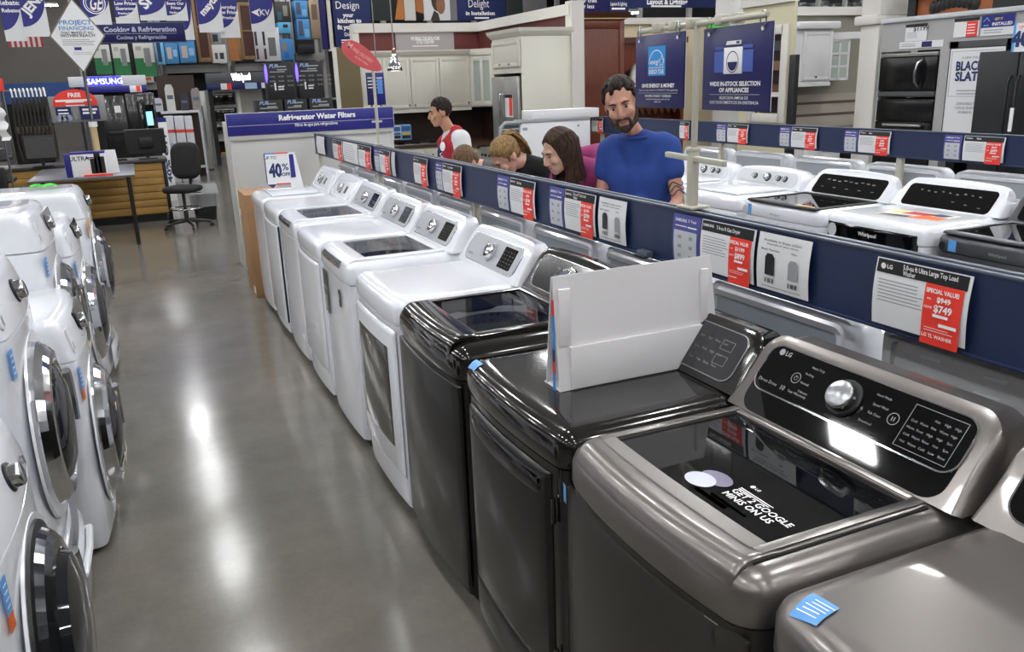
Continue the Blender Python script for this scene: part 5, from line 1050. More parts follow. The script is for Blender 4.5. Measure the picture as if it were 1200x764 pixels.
for x0, x1, lb in ((196, 206, 'narrow white carton with red band at the aisle side of the stack'), (207, 218, 'white carton with red band and bottle picture in the stack'), (219, 228, 'white carton with red band beside the refrigerators')):
    carton(f, lb, x0, 136, x1, 186, '#c9cbd2', ((0, 1, .75, .8, '#d84a44'), (.2, .7, .15, .6, '#a9b6cc'), (.4, .6, .3, .5, '#b0423e')), .4, GT, 0, floor=True)
rk = thing('small_shelf', 'low brown backed shelf of jugs beside the refrigerators', 'shelf', (f.rect(184, 88, 229, 190)[0]+.5, 19.8, 0)); u0, u1, z0, z1 = Fr('Y', 19.8).rect(184, 88, 229, 130)
hw = (u1-u0)/2; bx('back', mat('peg_brown', '#33231c', .7), rk, -hw, hw, .35, .4, 0, z1, .005); bx('shelf_board', M_PAPERG, rk, -hw, hw, -.1, .35, z0-.05, z0, .005); bx('lower_board', M_PAPERG, rk, -hw, hw, .15, .35, .2, .24)
for x, hh, lb, c_ in ((-.15, .55, 'tall white round-topped box on the brown shelf', '#c9c7c4'), (.1, .35, 'dark bottle box on the brown shelf', '#2c3038'), (.32, .45, 'grey patterned box on the brown shelf', '#8c8280'), (-.38, .28, 'small white box on the brown shelf', '#b9bcc4')):
    o = thing('boxed_filter', lb, 'box', (rk.location.x+x*1.1, 19.78, z0)); g = MB(); g.prism([(-.085, 0), (.085, 0), (.085, hh*.85), (.05, hh), (-.05, hh), (-.085, hh*.85)], 0, .15); g.build('box', flat(c_), o); patch(o, 'label', flat('#5a6478'), -.06, .06, hh*.45, hh*.6)
o, hw, h = Fr('Y', 15.8).thing('sale_banner', 'narrow white upright banner reading 40% OFF sideways', 'banner', 188, 138, 198, 190, floor=True); bx('sheet', M_PAPER, o, -hw, hw, 0, .03, 0, h, .003); bx('blue_top', M_SBLUE, o, -hw, hw, -.003, .033, h*.95, h*1.0)
ink(o, M_INKB, lambda g: g.text('40% OFF', hw*.45, h*.22, hw*1.0, 0, 'L', rot=R(90), width=h*.62, bold=.03), y=-.005)
# ------------------------------------------------------------------ overhead banners and department sign
B = Fr('Y', 20.)
def banner(label, x0, x1, yb, kind, art, v=0., ysw=None):
    u0, u1, z0, _ = B.rect(x0, -40, x1, yb); z1 = z0 + 1.9; o = thing('hanging_banner', label, 'banner', B.w((u0+u1)/2, z0, v), 0, 'blue banners hung over the back aisle'); hw = (u1-u0)/2; h = z1-z0; q_ = yb/46.
    bx('sheet', M_PAPER, o, -hw, hw, 0, .02, 0, h); n = 14; lo = .2*q_
    P = [(-hw, h), (-hw, lo)] + [(-hw+2*hw*math.sin(math.pi/2*k/n), lo+(.78*q_-lo)*(1-math.cos(math.pi/2*k/n))) for k in range(1, n+1)] + [(hw, h)]
    if kind == 'curve': g = MB(); g.prism(P, -.006, .0); g.build('blue_field', M_SBLUE, o)
    for s in (-.8, .8): MB().tube([(s*hw, .01, h), (s*hw, .01, RZ-.05-z0)], .006, 5).build('hanger_wire', M_RAILG, o)
    ink(o, M_INKW, lambda g: art(g, hw, q_), y=-.009); return o
def words(*L):
    def fn(g, hw, h):
        z = .78*h; s2 = .72 if h < .75 else 1.
        for t_, s_ in L: g.text(t_, 0, z, s_*s2, 0, 'C', bold=.03); z -= s_*s2*1.5
    return fn
def slant(t_, s_): return lambda g, hw, h: g.text(t_, -hw*.5, .4*h, s_, 0, 'L', rot=R(46), bold=.04)
banner('blue and white banner with small text beside the flag strip', -2, 23, 48, 'curve', words(('No', .09), ('Rebates', .09), ('Rebates', .07)), .1)
banner('blue and white banner with JENN-AIR lettering', 22, 52, 43, 'curve', slant('JENN-AIR', .17))
def ge(g, hw, h):
    cx, cz = 0, .62*h+.02; 
    for r0, r1 in ((hw*.78, hw*.7), (hw*.62, hw*.57)):
        for k in range(28):
            a0, a1 = 2*math.pi*k/28, 2*math.pi*(k+1)/28
            g.poly([(cx+r0*math.cos(a0), 0, cz+r0*math.sin(a0)), (cx+r0*math.cos(a1), 0, cz+r0*math.sin(a1)), (cx+r1*math.cos(a1), 0, cz+r1*math.sin(a1)), (cx+r1*math.cos(a0), 0, cz+r1*math.sin(a0))])
    g.text('GE', cx, cz-.12, .26, 0, 'C', shear=.25, bold=.02, width=hw*.85)
banner('blue banner with a round white monogram emblem', 92, 126, 29, 'curve', ge)
banner('blue text banner about everyday low prices guaranteed', 131, 159, 27, 'curve', words(('Everyday', .09), ('Low Prices', .09), ('Guaranteed', .08), ('Precios bajos', .06), ('garantizados', .06)), .1)
banner('blue and white banner with SHARP lettering', 160, 192, 24, 'curve', slant('SHARP', .2))
banner('blue text banner beside the SHARP banner', 191, 217, 24, 'curve', words(('Nobody', .08), ('Beats Our', .08), ('Prices', .08), ('Nadie gana', .06)), .1)
banner('blue and white banner with slanted script lettering', 229, 258, 38, 'curve', slant('maytag', .14))
banner('blue and white banner with short white text lines', 254, 278, 44, 'curve', words(('', .1), ('Everyday', .07), ('Low Prices', .07), ('Precios', .06)), .1)
banner('blue and white banner with a white arrow mark', 291, 319, 37, 'curve', lambda g, hw, h: (g.poly([(-hw*.9, 0, .5*h), (-hw*.2, 0, .38*h), (-hw*.35, 0, .5*h), (-hw*.1, 0, .6*h)]), g.text('KV', hw*.25, .42*h, .12, 0, 'C')))
banner('narrow white and blue banner edge at the end of the department sign', 213, 224, 46, 'curve', words(('', .1),), .25)
o, hw, h = Fr('Y', 22.).thing('department_sign', 'navy overhead sign reading Cooking & Refrigeration', 'sign', 111, 27, 217, 49); bx('panel', M_NBLUE, o, -hw, hw, 0, .05, 0, h, .005); bx('frame', M_RAILG, o, -hw-.02, hw+.02, .01, .06, -.02, h+.02)
ink(o, mat('ink_pale', '#c9cbe2', .5), lambda g: (g.text('Cooking & Refrigeration', 0, h*.54, h*.26, 0, 'C', width=hw*1.6, bold=.03), g.text('Cocinas y Refrigeración', 0, h*.15, h*.2, 0, 'C', width=hw*1.1, bold=.02), g.box(-hw*.8, hw*.8, -.001, 0, h*.43, h*.45)), y=-.005)
for s in (-.8, .8): MB().tube([(s*hw, .03, h), (s*hw, .03, RZ-.05-o.location.z)], .008, 5).build('hanger_wire', M_RAILG, o)
o, hw, h = Fr('Y', 26.).thing('flag_strip', 'red and white striped flag hanging behind the banners', 'flag', 9, 36, 50, 55); n = 13
for k in range(n): bx('stripe', flat('#a32a35' if k % 2 == 0 else '#cfc9c4'), o, -hw+2*hw*k/n, -hw+2*hw*(k+1)/n, 0, .02, 0, h)
MB().tube([(0, .01, h), (0, .01, RZ-.05-o.location.z)], .008, 5).build('hanger_wire', M_RAILG, o)
def small_lamp(label, x, y, d):
    p = atd(x, y, d); o = thing('ceiling_light', label, 'light', p); MB().prism([(-.1, .03), (.1, .03), (.05, .1), (-.05, .1)], -.3, .3, 'x').build('housing', M_LHOUSE, o) if False else None
    bx('housing', M_LHOUSE, o, -.2, .2, -.06, .06, .03, .09, .01); bx('diffuser', M_LAMP, o, -.19, .19, -.05, .05, 0, .03); MB().tube([(0, 0, .09), (0, 0, RZ-.05-p.z)], .008, 6).build('hanger', M_RAILG, o)
small_lamp('small strip light between the banner and the diamond sign', 60, 7, 27.); small_lamp('small strip light above the brown cabinet', 737, 16, 17.)
# ------------------------------------------------------------------ kitchen display
KY = 13.0; K = Fr('Y', KY); KXW = 5.23; KX = Fr('X', KXW)
xa = K.uz(421, 75)[0]; ztop = K.uz(490, 29)[1]
Ye = onX(668, 60, KXW).y
kw = bx('wall_kitchen', M_MAROON, None, xa, KXW+.1, KY, KY+.1, 0, ztop-.1); struct(kw)
struct(bx('wall_kitchen_side', M_MAROON, None, KXW, KXW+.1, Ye, KY, 0, ztop-.1))
struct(bx('trim_2', M_TRIMW, None, xa-.06, KXW+.14, KY-.06, KY+.16, ztop-.11, ztop+.02)); struct(bx('trim_3', M_TRIMW, None, KXW-.06, KXW+.14, Ye-.1, KY-.06, ztop-.11, ztop+.02))
struct(bx('trim_4', M_TRIMW, None, xa-.08, xa+.02, KY-.04, KY+.12, 0, ztop)); struct(bx('trim_5', M_TRIMW, None, KXW-.05, KXW+.13, Ye-.14, Ye+.02, 0, ztop+.05))
u0, u1, z0, z1 = Fr('Y', KY-.02).rect(464, 34, 532, 63); o = thing('wall_sign', 'grey panel with small white lettering on the maroon kitchen wall', 'sign', ((u0+u1)/2, KY-.02, z0)); hw, h = (u1-u0)/2, z1-z0
bx('panel', mat('sign_lilac_grey', '#a09a9c', .5), o, -hw, hw, 0, .018, 0, h); ink(o, M_INKW, lambda g: (g.text('WE BRING THE NEW HOME', 0, h*.55, .055, 0, 'C', width=hw*1.0), g.text('STYLE TOGETHER', 0, h*.42, .055, 0, 'C', width=hw*.6), g.lines(-hw*.45, hw*.45, h*.33, 1, .02, .01)))
CF = KY-.34; f = Fr('Y', CF); zb = f.uz(500, 128)[1]; zt = f.uz(500, 66)[1]
def shaker(parent, x0, x1, z0, z1, m, hx=None, y=0.):
    d_ = bx('door', m, parent, x0+.006, x1-.006, y-.018, y, z0+.006, z1-.006, .003); b = .055
    for q in ((x0+.006, x0+b, z0+.006, z1-.006), (x1-b, x1-.006, z0+.006, z1-.006)): bx('stile', m, d_, q[0], q[1], y-.026, y-.016, q[2], q[3], .002)
    for q in ((z0+.006, z0+b), (z1-b, z1-.006)): bx('rail', m, d_, x0+b, x1-b, y-.026, y-.016, q[0], q[1], .002)
    if hx is not None: MB().lathe([(.014, 0), (.01, .012), (.016, .02), (.014, .026)], (hx, y-.024, z0+.05), (0, -1, 0), 12).build('knob', M_CHROME2, d_)
    return d_
xs = [f.uz(x, 100)[0] for x in (418, 449, 481, 515, 551)]
GC = 'cream wall cabinets'
for i in range(4):
    o = thing('wall_cabinet', ['cream wall cabinet above the brochure stand, next to the olive panel', 'cream wall cabinet behind the pendant lamp', 'cream wall cabinet right above the store worker', 'cream wall cabinet beside the glass corner cabinet'][i], 'cabinet', ((xs[i]+xs[i+1])/2, CF, zb), 0, GC); hw = (xs[i+1]-xs[i])/2
    bx('body', M_CREAM, o, -hw, hw, 0, .33, 0, zt-zb); shaker(o, -hw, hw, .02, zt-zb-.02, M_CREAM, hw*.8 if i % 2 else -hw*.8)
    MB().prism([(0, 0), (-.03, .02), (-.06, .07), (-.06, .09), (.3, .09), (.3, 0)], -hw, hw, 'x', 0).build('crown', M_CREAM, o).location = (0, 0, zt-zb); bx('light_rail', M_TRIMW, o, -hw, hw, -.02, 0, -.04, 0)
# diagonal glass corner cabinet
o = thing('corner_cabinet', 'cream diagonal corner cabinet with two frosted glass panes', 'cabinet', (0, 0, zb), 0, GC); xr = KXW-.01; xl = xs[4]; yd = CF-.3; xd2 = onY(579, 100, yd).x; g = MB(); P = [(xl+.01, KY-.01), (xl+.01, CF), (xd2, yd), (xr, yd), (xr, KY-.01)]
g.prism(P, 0, zt-zb, 'z'); g.build('body', M_CREAM, o)
A = Vector((xl+.02, CF-.005, 0)); Bv = Vector((xd2, yd-.005, 0)); L = (Bv-A).length; an = math.atan2(Bv.y-A.y, Bv.x-A.x); Mx = Matrix.Translation(A) @ Matrix.Rotation(an, 4, 'Z'); H_ = zt-zb
for x0, x1 in ((.0, .06), (L/2-.025, L/2+.025), (L-.06, L)): g = MB(Mx); g.box(x0, x1, -.03, -.005, .02, H_-.02, .003); g.build('stile', M_CREAM, o)
for z0, z1 in ((.02, .09), (H_-.09, H_-.02)): g = MB(Mx); g.box(.06, L-.06, -.028, -.005, z0, z1, .003); g.build('rail', M_CREAM, o)
for x0, x1 in ((.06, L/2-.025), (L/2+.025, L-.06)): g = MB(Mx); g.box(x0, x1, -.016, -.008, .09, H_-.09); g.build('glass_pane', mat('frosted_glass', '#a9b3ac', .25), o)
g = MB(); g.prism([(xl-.0, CF-.05), (xd2, yd-.05), (xr, yd-.05), (xr, KY-.01), (xl-.0, KY-.01)], H_, H_+.09, 'z'); g.build('crown', M_CREAM, o)
# backsplash, counter, base cabinets
struct(bx('trim_6', mat('backsplash_dark', '#2c1d18', .5, noise=(6, .3)), None, xa+.02, KXW, KY-.015, KY, .95, zb)); struct(bx('trim_7', mat('backsplash_dark'), None, KXW-.015, KXW, CF-.9, KY, .95, zb))
o = thing('countertop', 'brown stone countertop along the kitchen wall', 'countertop', (0, 0, .88)); g = MB(); g.prism([(xa+.02, KY-.02), (xa+.02, KY-.65), (4.55, KY-.65), (4.55, 11.55), (KXW-.02, 11.55), (KXW-.02, KY-.02)], 0, .04, 'z'); g.build('slab', mat('stone_brown', '#4a382c', .3, noise=(30, .3)), o)
bxs = [xa+.08, 3.7, 4.0, 4.28, 4.54]
for i in range(4):
    o = thing('base_cabinet', ['cream base cabinet at the desk end of the kitchen', 'cream base cabinet under the cooktop', 'cream base cabinet next to the cooktop cabinet', 'cream base cabinet in the kitchen corner'][i], 'cabinet', ((bxs[i]+bxs[i+1])/2, KY-.62, 0), 0, 'cream base cabinets'); hw = (bxs[i+1]-bxs[i])/2
    bx('body', M_CREAM, o, -hw, hw, 0, .58, .1, .878); bx('toe_kick', M_BLK, o, -hw, hw, .06, .58, 0, .1); shaker(o, -hw, hw, .12, .66, M_CREAM, hw*.6); dr = bx('drawer', M_CREAM, o, -hw+.006, hw-.006, -.02, 0, .68, .86, .003); MB().lathe([(.014, 0), (.014, .024)], (0, -.02, .77), (0, -1, 0), 10).build('knob', M_CHROME2, dr)
o = thing('base_cabinet', 'cream base cabinet beside the steel refrigerator', 'cabinet', (4.58, 11.95, 0), R(-90), 'cream base cabinets'); bx('body', M_CREAM, o, -.35, .35, 0, .6, .1, .878); bx('toe_kick', M_BLK, o, -.35, .35, .06, .6, 0, .1); shaker(o, -.35, 0, .12, .86, M_CREAM, -.1); shaker(o, 0, .35, .12, .86, M_CREAM, .1)
o = thing('cooktop', 'black gas cooktop set in the kitchen counter', 'cooktop', (3.98, KY-.3, .921)); bx('plate', M_STEEL, o, -.4, .4, -.24, .22, 0, .015, .004)
for x in (-.26, 0, .26):
    for y in (-.1, .1): MB().lathe([(.045, .0), (.045, .02), (.02, .025)], (x, y, .014), n=14).build('burner', M_BLK, o)
    bx('grate', M_BLK, o, x-.11, x+.11, -.19, .17, .035, .048, .004)
o = thing('built_in_oven', 'stainless oven front below the counter by the refrigerator', 'oven', (4.56, 11.2, 0), R(-90)); bx('body', M_STEEL, o, -.3, .3, .02, .6, 0, .9, .01); d_ = bx('oven_door', M_STEEL, o, -.29, .29, -.02, .02, .1, .7, .008); patch(d_, 'window', M_BGLASS, -.2, .2, .25, .55, -.024); MB().tube([(-.24, -.05, .66), (.24, -.05, .66)], .012, 8).build('handle', M_CHROME2, d_)
for s in (-.2, -.07, .07, .2): MB().lathe([(.02, 0), (.018, .025)], (s, .02, .8), (0, -1, 0), 12).build('dial', M_DARK, o)
# refrigerator niche
FX = 4.5; ff = Fr('X', FX); Yn = onX(612, 90, FX).y; Yf = onX(578, 90, FX).y; zc = ff.uz(600, 44)[1]; z80 = ff.uz(600, 82)[1]
o = thing('tall_cabinet', 'tall cream cabinet with crown around the steel refrigerator', 'cabinet', (FX, (Yn+Yf)/2, 0), R(-90)); hw = (Yf-Yn)/2; D = KXW-FX-.02
bx('near_panel', M_CREAM, o, hw-.03, hw, 0, D, 0, zc, .003); bx('far_panel', M_CREAM, o, -hw, -hw+.03, 0, D, 0, zc, .003); bx('over_cabinet', M_CREAM, o, -hw+.03, hw-.03, 0, D, z80-.04, zc); bx('rear_panel', M_BLK, o, -hw+.03, hw-.03, D-.03, D, 0, z80-.04)
d_ = shaker(o, -hw+.03, hw-.03, z80+.03, zc-.03, M_CREAM); 
for s in (-.15, .15): MB().lathe([(.012, 0), (.012, .03)], (s, -.02, z80+.07), (0, -1, 0), 10).build('knob', M_CHROME2, d_)
g = MB(); rg = []
for i, z in ((0, 0), (.02, .02), (.05, .06), (.06, .1)): rg.append([(-hw-i, -i, z), (hw+i, -i, z), (hw+i, D, z), (-hw-i, D, z)])
g.rings(rg, sm=False); g.build('crown', M_CREAM, o).location = (0, 0, zc)
o = thing('refrigerator', 'stainless french-door refrigerator with a red and white card', 'refrigerator', (FX-.05, (Yn+Yf)/2, 0), R(-90)); w_ = hw-.05; hz_ = z80-.08; bx('body', mat('fridge_side'), o, -w_, w_, .05, .6, 0, hz_, .01)
for s in (-1, 1): d_ = bx('door', M_STEEL, o, -w_ if s < 0 else .004, -.004 if s < 0 else w_, 0, .05, .7, hz_, .01); MB().tube([(s*.04, -.03, .8), (s*.04, -.05, .85), (s*.04, -.05, hz_-.25), (s*.04, -.03, hz_-.2)], .012, 8).build('handle', M_CHROME2, d_)
bx('drawer', M_STEEL, o, -w_, w_, 0, .05, .08, .69, .01)
pc = thing('price_card', 'red and white price card on the steel refrigerator door', 'price card', (FX-.056, (Yn+Yf)/2-w_*.35, hz_-.5), R(-90)); bx('sheet', M_PAPER, pc, -.12, .12, 0, .004, 0, .28); bx('header', M_HEAD, pc, -.12, .12, -.002, 0, .24, .28); bx('price_tag', M_RED, pc, .02, .11, -.003, 0, .02, .24)
# end panel before the kitchen aisle, with its white shelf above
u0, u1, z0, z1 = Fr('Y', 8.72).rect(610, 138, 692, 200); ul = Fr('Y', 8.72).uz(586, 160)[0]
o = thing('metal_partition', 'white metal end panel with rounded wire grille at its left edge', 'panel', ((ul+u1)/2, 8.72, 0)); hw = (u1-ul)/2; g0 = -hw+(u0-ul)
bx('panel', M_WHITE2, o, g0, hw, 0, .06, 0, z1, .01); bx('top_rail', M_GREYP, o, g0-.05, hw, -.012, .07, z1-.04, z1, .01)
MB().tube([(g0+.02, 0, z1-.03), (-hw+.06, 0, z1-.03), (-hw+.01, 0, z1-.08), (-hw, 0, z1-.2), (-hw, 0, 0)], .022, 8).build('grille_frame', M_GREYP, o)
for k in range(9): MB().tube([(-hw, 0, z1-.1-.075*k), (g0, 0, z1-.1-.075*k)], .01, 6).build('grille_bar', M_GREYP, o)
bx('grille_backing', M_RAILG, o, -hw+.02, g0, .03, .05, 0, z1-.06); patch(o, 'small_label', M_GREYP, g0+.03, g0+.09, z1-.12, z1-.09); MB().lathe([(.012, 0), (.012, .01)], (hw-.16, -.002, z1-.1), (0, -1, 0), 10).build('bolt', M_GREYP, o)
u0, u1, z0, z1b = Fr('Y', 8.9).rect(624, 128, 702, 139); o = thing('white_shelf', 'glossy white shelf board lying behind the end panel top', 'shelf', ((u0+u1)/2, 8.9, z0)); bx('board', M_PAPER, o, -(u1-u0)/2, (u1-u0)/2, 0, .3, 0, z1b-z0, .005); bx('leg', M_DARK, o, -.2, -.15, .1, .15, -z0, 0); bx('leg', M_DARK, o, .15, .2, .1, .15, -z0, 0)
# olive panel at the kitchen end and leaflets
f = Fr('Y', 12.6); o, hw, h = f.thing('olive_partition', 'olive brown tall panel with white edge beside the kitchen', 'panel', 397, 56, 423, 128, floor=True); bx('panel', mat('olive_panel', '#6d6144', .6), o, -hw, hw, 0, .05, 0, h); bx('white_edge', M_TRIMW, o, -hw-.05, -hw, -.01, .06, 0, h)
f = Fr('Y', 11.9)
for a, b, lb in ((430, 439, 'dark blue leaflet strip hanging left beside the red oval tag pole'), (440, 451, 'blue leaflet strip with a light blue panel below the red oval tag')):
    o, hw, h = board(f, 'leaflet', lb, 'leaflet', a, 85, b, 123, M_SBLUE if a > 435 else M_NBLUE, .02); ink(o, M_INKW, lambda g: g.lines(-hw*.7, hw*.7, h*.85, 4, h*.1, h*.03)); 
    if a > 435: patch(o, 'light_panel', flat('#5a94dc'), -hw*.6, hw*.5, h*.35, h*.8, -.008)
    bx('holder_leg', M_CHROME2, o, -.012, .012, .02, .035, -o.location.z, 0)
for a, b, y0, lb, c1, c2 in ((461, 470, 147, 'white and blue brochure box on the kitchen counter', '#b8c4d4', '#3f6ea8'), (470, 482, 146, 'light blue brochure box with a yellow band on the kitchen counter', '#6f9fd0', '#d8b53a')):
    carton(Fr('Y', 12.38), lb, a, y0, b, 164, c1, ((.1, .9, .1, .3, '#22252a'), (.1, .9, .35, .5, c2), (.1, .9, .6, .9, '#2f5f9a')), .1, 'brochure boxes', cat='brochures')
for (x, y, lb) in ((441, 74, 'thin lamp cord with a small clip above the red oval tag'), (463, 83, 'chrome pendant lamp hanging before the cream cabinets')):
    p = onY(x, y, 11.); o = thing('pendant_lamp', lb, 'lamp', p); zc_ = RZ-.03-p.z
    if x > 450:
        MB().tube([(0, 0, .3), (0, 0, zc_)], .008, 6).build('cord', mat('cord_bronze', '#6a5a50', .4), o); MB().lathe([(.10, 0), (.103, .01), (.085, .06), (.05, .13), (.04, .19), (.022, .23), (.02, .3)], n=24, cap0=False).build('shade', M_CHROME, o); MB().lathe([(.085, .006), (.08, .014)], n=20).build('bulb_plate', mat('bulb_warm', '#fff0d8', .4, emit=6), o); MB().lathe([(.028, .2), (.03, .25), (.012, .29)], n=14).build('socket', mat('copper', '#8a5a42', .3, metal=.8), o)
    else: MB().tube([(0, 0, .05), (0, 0, zc_)], .007, 6).build('cord', mat('cord_bronze'), o); MB().lathe([(.004, -.03), (.022, 0), (.012, .05)], n=10).build('clip', M_CHROME2, o)
# red oval tag on its pole, standing on the rail
p0 = onX(443, 174, 1.70); z2 = onX(441, 86, 1.70).z; o = thing('tag_pole', 'slim grey pole with a red leaf-shaped tag standing on the near rail', 'sign', (1.709, p0.y, 1.369), 0); hp = z2-1.368
MB().tube([(0, 0, 0), (0, 0, hp+.03)], .012, 8).build('pole', M_POST, o); bx('foot', M_POST, o, -.03, .03, -.02, .02, 0, .012, .003); bx('cross_bar', M_POST, o, -.04, .04, -.008, .008, .17, .185, .003)
q0, q1 = onY(401, 51, p0.y-.015), onY(447, 82, p0.y-.015); a_ = (q0.x-1.709, q0.z-1.369); b_ = (q1.x-1.709, q1.z-1.369); ax = Vector((b_[0]-a_[0], b_[1]-a_[1])); L = ax.length; an = math.atan2(ax.y, ax.x)
P = []
for k in range(24):
    t_ = 2*math.pi*k/24; lx, lz = L/2*math.cos(t_), L*.21*math.sin(t_)*(1-.25*math.cos(t_)); cx, cz = (a_[0]+b_[0])/2, (a_[1]+b_[1])/2; P.append((cx+lx*math.cos(an)-lz*math.sin(an), cz+lx*math.sin(an)+lz*math.cos(an)))
g = MB(); g.prism(P, -.018, -.012); g.build('oval_tag', mat('tag_coral', '#d0585c', .45), o)
g = MB(Matrix.Translation((0, -.0195, 0))); g.text('FREE DELIVERY', cx, cz, .026, 0, 'C', rot=an, bold=.01, width=L*.5); g.text('& haul away', cx-.01, cz-.03, .016, 0, 'C', rot=an); g.text('M', cx-L*.28, cz+L*.2, .035, 0, 'C', rot=an, bold=.05); g.build('tag_lettering', mat('ink_rose', '#f0b0ae', .5), o)
# ------------------------------------------------------------------ overhead lifestyle banners
f = Fr('Y', 16.)
def poster(label, x0, x1, yb, m, art, h_=2.2, w_=None):
    u0, u1, z0, _ = f.rect(x0, -60, x1, yb); o = thing('overhead_banner', label, 'banner', f.w((u0+u1)/2, z0), 0, 'banners hung above the kitchen displays'); hw = (u1-u0)/2; bx('panel', m, o, -hw, hw, 0, .04, 0, h_, .003)
    for s in (-.8, .8): MB().tube([(s*hw, .02, h_), (s*hw, .02, RZ-.05-z0)], .006, 5).build('hanger_wire', M_RAILG, o)
    if art: ink(o, M_INKW, lambda g: art(g, hw, h_), y=-.006)
    return o, hw
poster('navy banner reading Design your kitchen to fit your life', 386, 433, 55, mat('navy_print', '#1c2a5e', .5), lambda g, hw, h: (g.text('Design', -hw*.15, .66, .13, 0, 'C', bold=.0, width=hw*1.15), g.text('your', -hw*.15, .52, .07, 0, 'C', bold=.04), g.text('kitchen to', -hw*.1, .42, .075, 0, 'C', bold=.04), g.text('fit your life', -hw*.1, .31, .075, 0, 'C', bold=.04), g.text('Diseña', -hw*.1, .19, .06, 0, 'C'), g.lines(-hw*.6, hw*.5, .13, 2, .04, .02)))
poster('plain dark navy strip banner next to a pale upright', 373, 382, 58, M_NBLUE, None); poster('pale grey upright board between the navy banners', 380, 389, 60, M_TRIMW, None)
poster('dark green banner panel above the kitchen wall', 433, 457, 24, mat('dark_green', '#26302e', .6), None)
o, hw = poster('wood and black picture banner with an orange beam', 457, 472, 23, M_BLK, None); g = MB(); g.prism([(-hw*.6, .0), (hw*.9, .0), (hw*.9, .6), (hw*.3, .5)], -.005, .0); g.build('orange_print', flat('#b5702f'), o)
poster('white upright board above the kitchen wall', 472, 485, 24, M_TRIMW, None)
o, hw = poster('wood grain picture banner beside the portrait', 485, 495, 23, M_BLK, None); g = MB(); g.prism([(-hw*.9, .15), (hw*.9, .1), (hw*.9, .5), (-hw*.9, .55)], -.005, 0); g.build('orange_print', flat('#a8642c'), o)
o, hw = poster('white banner with a portrait of a person turned away', 494, 526, 24, M_PAPER, None)
g = MB(); g.prism([(hw*.1+.13*math.cos(k*.4488), .36+.2*math.sin(k*.4488)) for k in range(14)], -.005, 0); g.build('hair_print', flat('#3c2a20'), o); g = MB(); g.prism([(hw*.3+.09*math.cos(k*.4488), .28+.17*math.sin(k*.4488)) for k in range(14)], -.008, -.002); g.build('face_print', flat('#8f5f44'), o); g = MB(); g.prism([(-hw*.5, 0), (hw*.2, 0), (hw*.1, .12), (-hw*.2, .18)], -.009, 0); g.build('shoulder_print', flat('#2f2824'), o)
poster('grey strip banner beside the Delight banner', 526, 534, 24, mat('strip_grey', '#7d7d80', .5), None)
poster('navy banner reading Delight in Installation', 534, 591, 24, mat('navy_print'), lambda g, hw, h: (g.text('Delight', -hw*.1, .24, .15, 0, 'C', bold=0, width=hw*.85), g.text('in Installation', -hw*.05, .1, .07, 0, 'C', bold=.03, width=hw*1.2), g.lines(-hw*.3, hw*.3, .06, 1, .02, .03)))
poster('dark green panel with a pale edge beside the Delight banner', 592, 612, 20, mat('dark_green'), None); poster('black and white shelf strip above the white crown', 611, 640, 16, mat('strip_grey'), None)
f = Fr('Y', 14.)
poster('dark navy banner with faint pale lettering beside the white post', 676, 714, 18, M_NBLUE, lambda g, hw, h: (g.text('your craft', -hw*.4, .22, .07, 0, 'C'), g.text('for less', -hw*.4, .12, .07, 0, 'C')))
poster('navy banner with slanted white Lighting lettering', 713, 737, 16, mat('navy_print'), lambda g, hw, h: (g.text('Layout & Lighting', 0, .14, .06, 0, 'C', width=hw*1.6), g.lines(-hw*.7, hw*.7, .1, 1, .02, .03)))
poster('long navy department banner reading Layout & Lighting', 737, 862, 9, mat('navy_print'), lambda g, hw, h: (g.text('Layout & Lighting', -hw*.3, .06, .09, 0, 'C', width=hw*.75, bold=.04), g.lines(-hw*.6, 0, .04, 1, .02, .03)))
# ------------------------------------------------------------------ cherry cabinet and the displays past it
f = Fr('Y', 10.05); o, hw, h = f.thing('tall_cabinet', 'tall cherry wood cabinet side with a tan crown', 'cabinet', 674, 24, 731, 126, floor=True)
bx('body', M_CHERRY, o, -hw, hw, 0, .6, 0, h, .003); b = .07
for q in ((-hw, -hw+b, 0, h), (hw-b, hw, 0, h)): bx('stile', M_CHERRY, o, q[0], q[1], -.012, 0, q[2], q[3], .003)
bx('rail', M_CHERRY, o, -hw+b, hw-b, -.012, 0, h-.1, h, .003); bx('rail', M_CHERRY, o, -hw+b, hw-b, -.012, 0, .0, .12, .003)
g = MB(); g.rings([[(-hw-i, -i, z), (hw+i, -i, z), (hw+i, .6, z), (-hw-i, .6, z)] for i, z in ((0, 0), (.03, .03), (.07, .08), (.08, .1))], sm=False); g.build('crown', mat('crown_brown', '#4d2a1a', .4), o).location = (0, 0, h)
bx('crown_line', mat('tan_line', '#b89a68', .5), o, -hw-.035, hw+.035, -.04, .6, h+.015, h+.03)
f = Fr('Y', 12.2); o, hw, h = f.thing('display_wall', 'beige display wall behind the energy sign', 'display wall', 733, 22, 905, 170, floor=True); bx('panel', mat('beige_wall', '#cdbfa0', .6), o, -hw, hw, .3, .4, 0, h); bx('top_cap', M_TRIMW, o, -hw, hw, .25, .42, h-.06, h+.04)
f = Fr('Y', 12.0); o, hw, h = f.thing('hutch', 'cherry hutch with arched valance and white items behind the energy sign', 'hutch', 731, 46, 800, 150, floor=True); m = M_CHERRY
for s in (-1, 1): bx('side', m, o, s*hw-.03, s*hw+.03, 0, .3, 0, h)
bx('back', m, o, -hw, hw, .26, .3, 0, h); bx('crown', mat('crown_brown'), o, -hw-.05, hw+.05, -.06, .3, h-.06, h+.03); g = MB(); n = 12
P = [(-hw, h-.06), (-hw, h-.5)] + [(-hw+2*hw*k/n, h-.5+.25*math.sin(math.pi*k/n)) for k in range(1, n)] + [(hw, h-.5), (hw, h-.06)]
g.prism(P, -.02, .01); g.build('arched_valance', m, o)
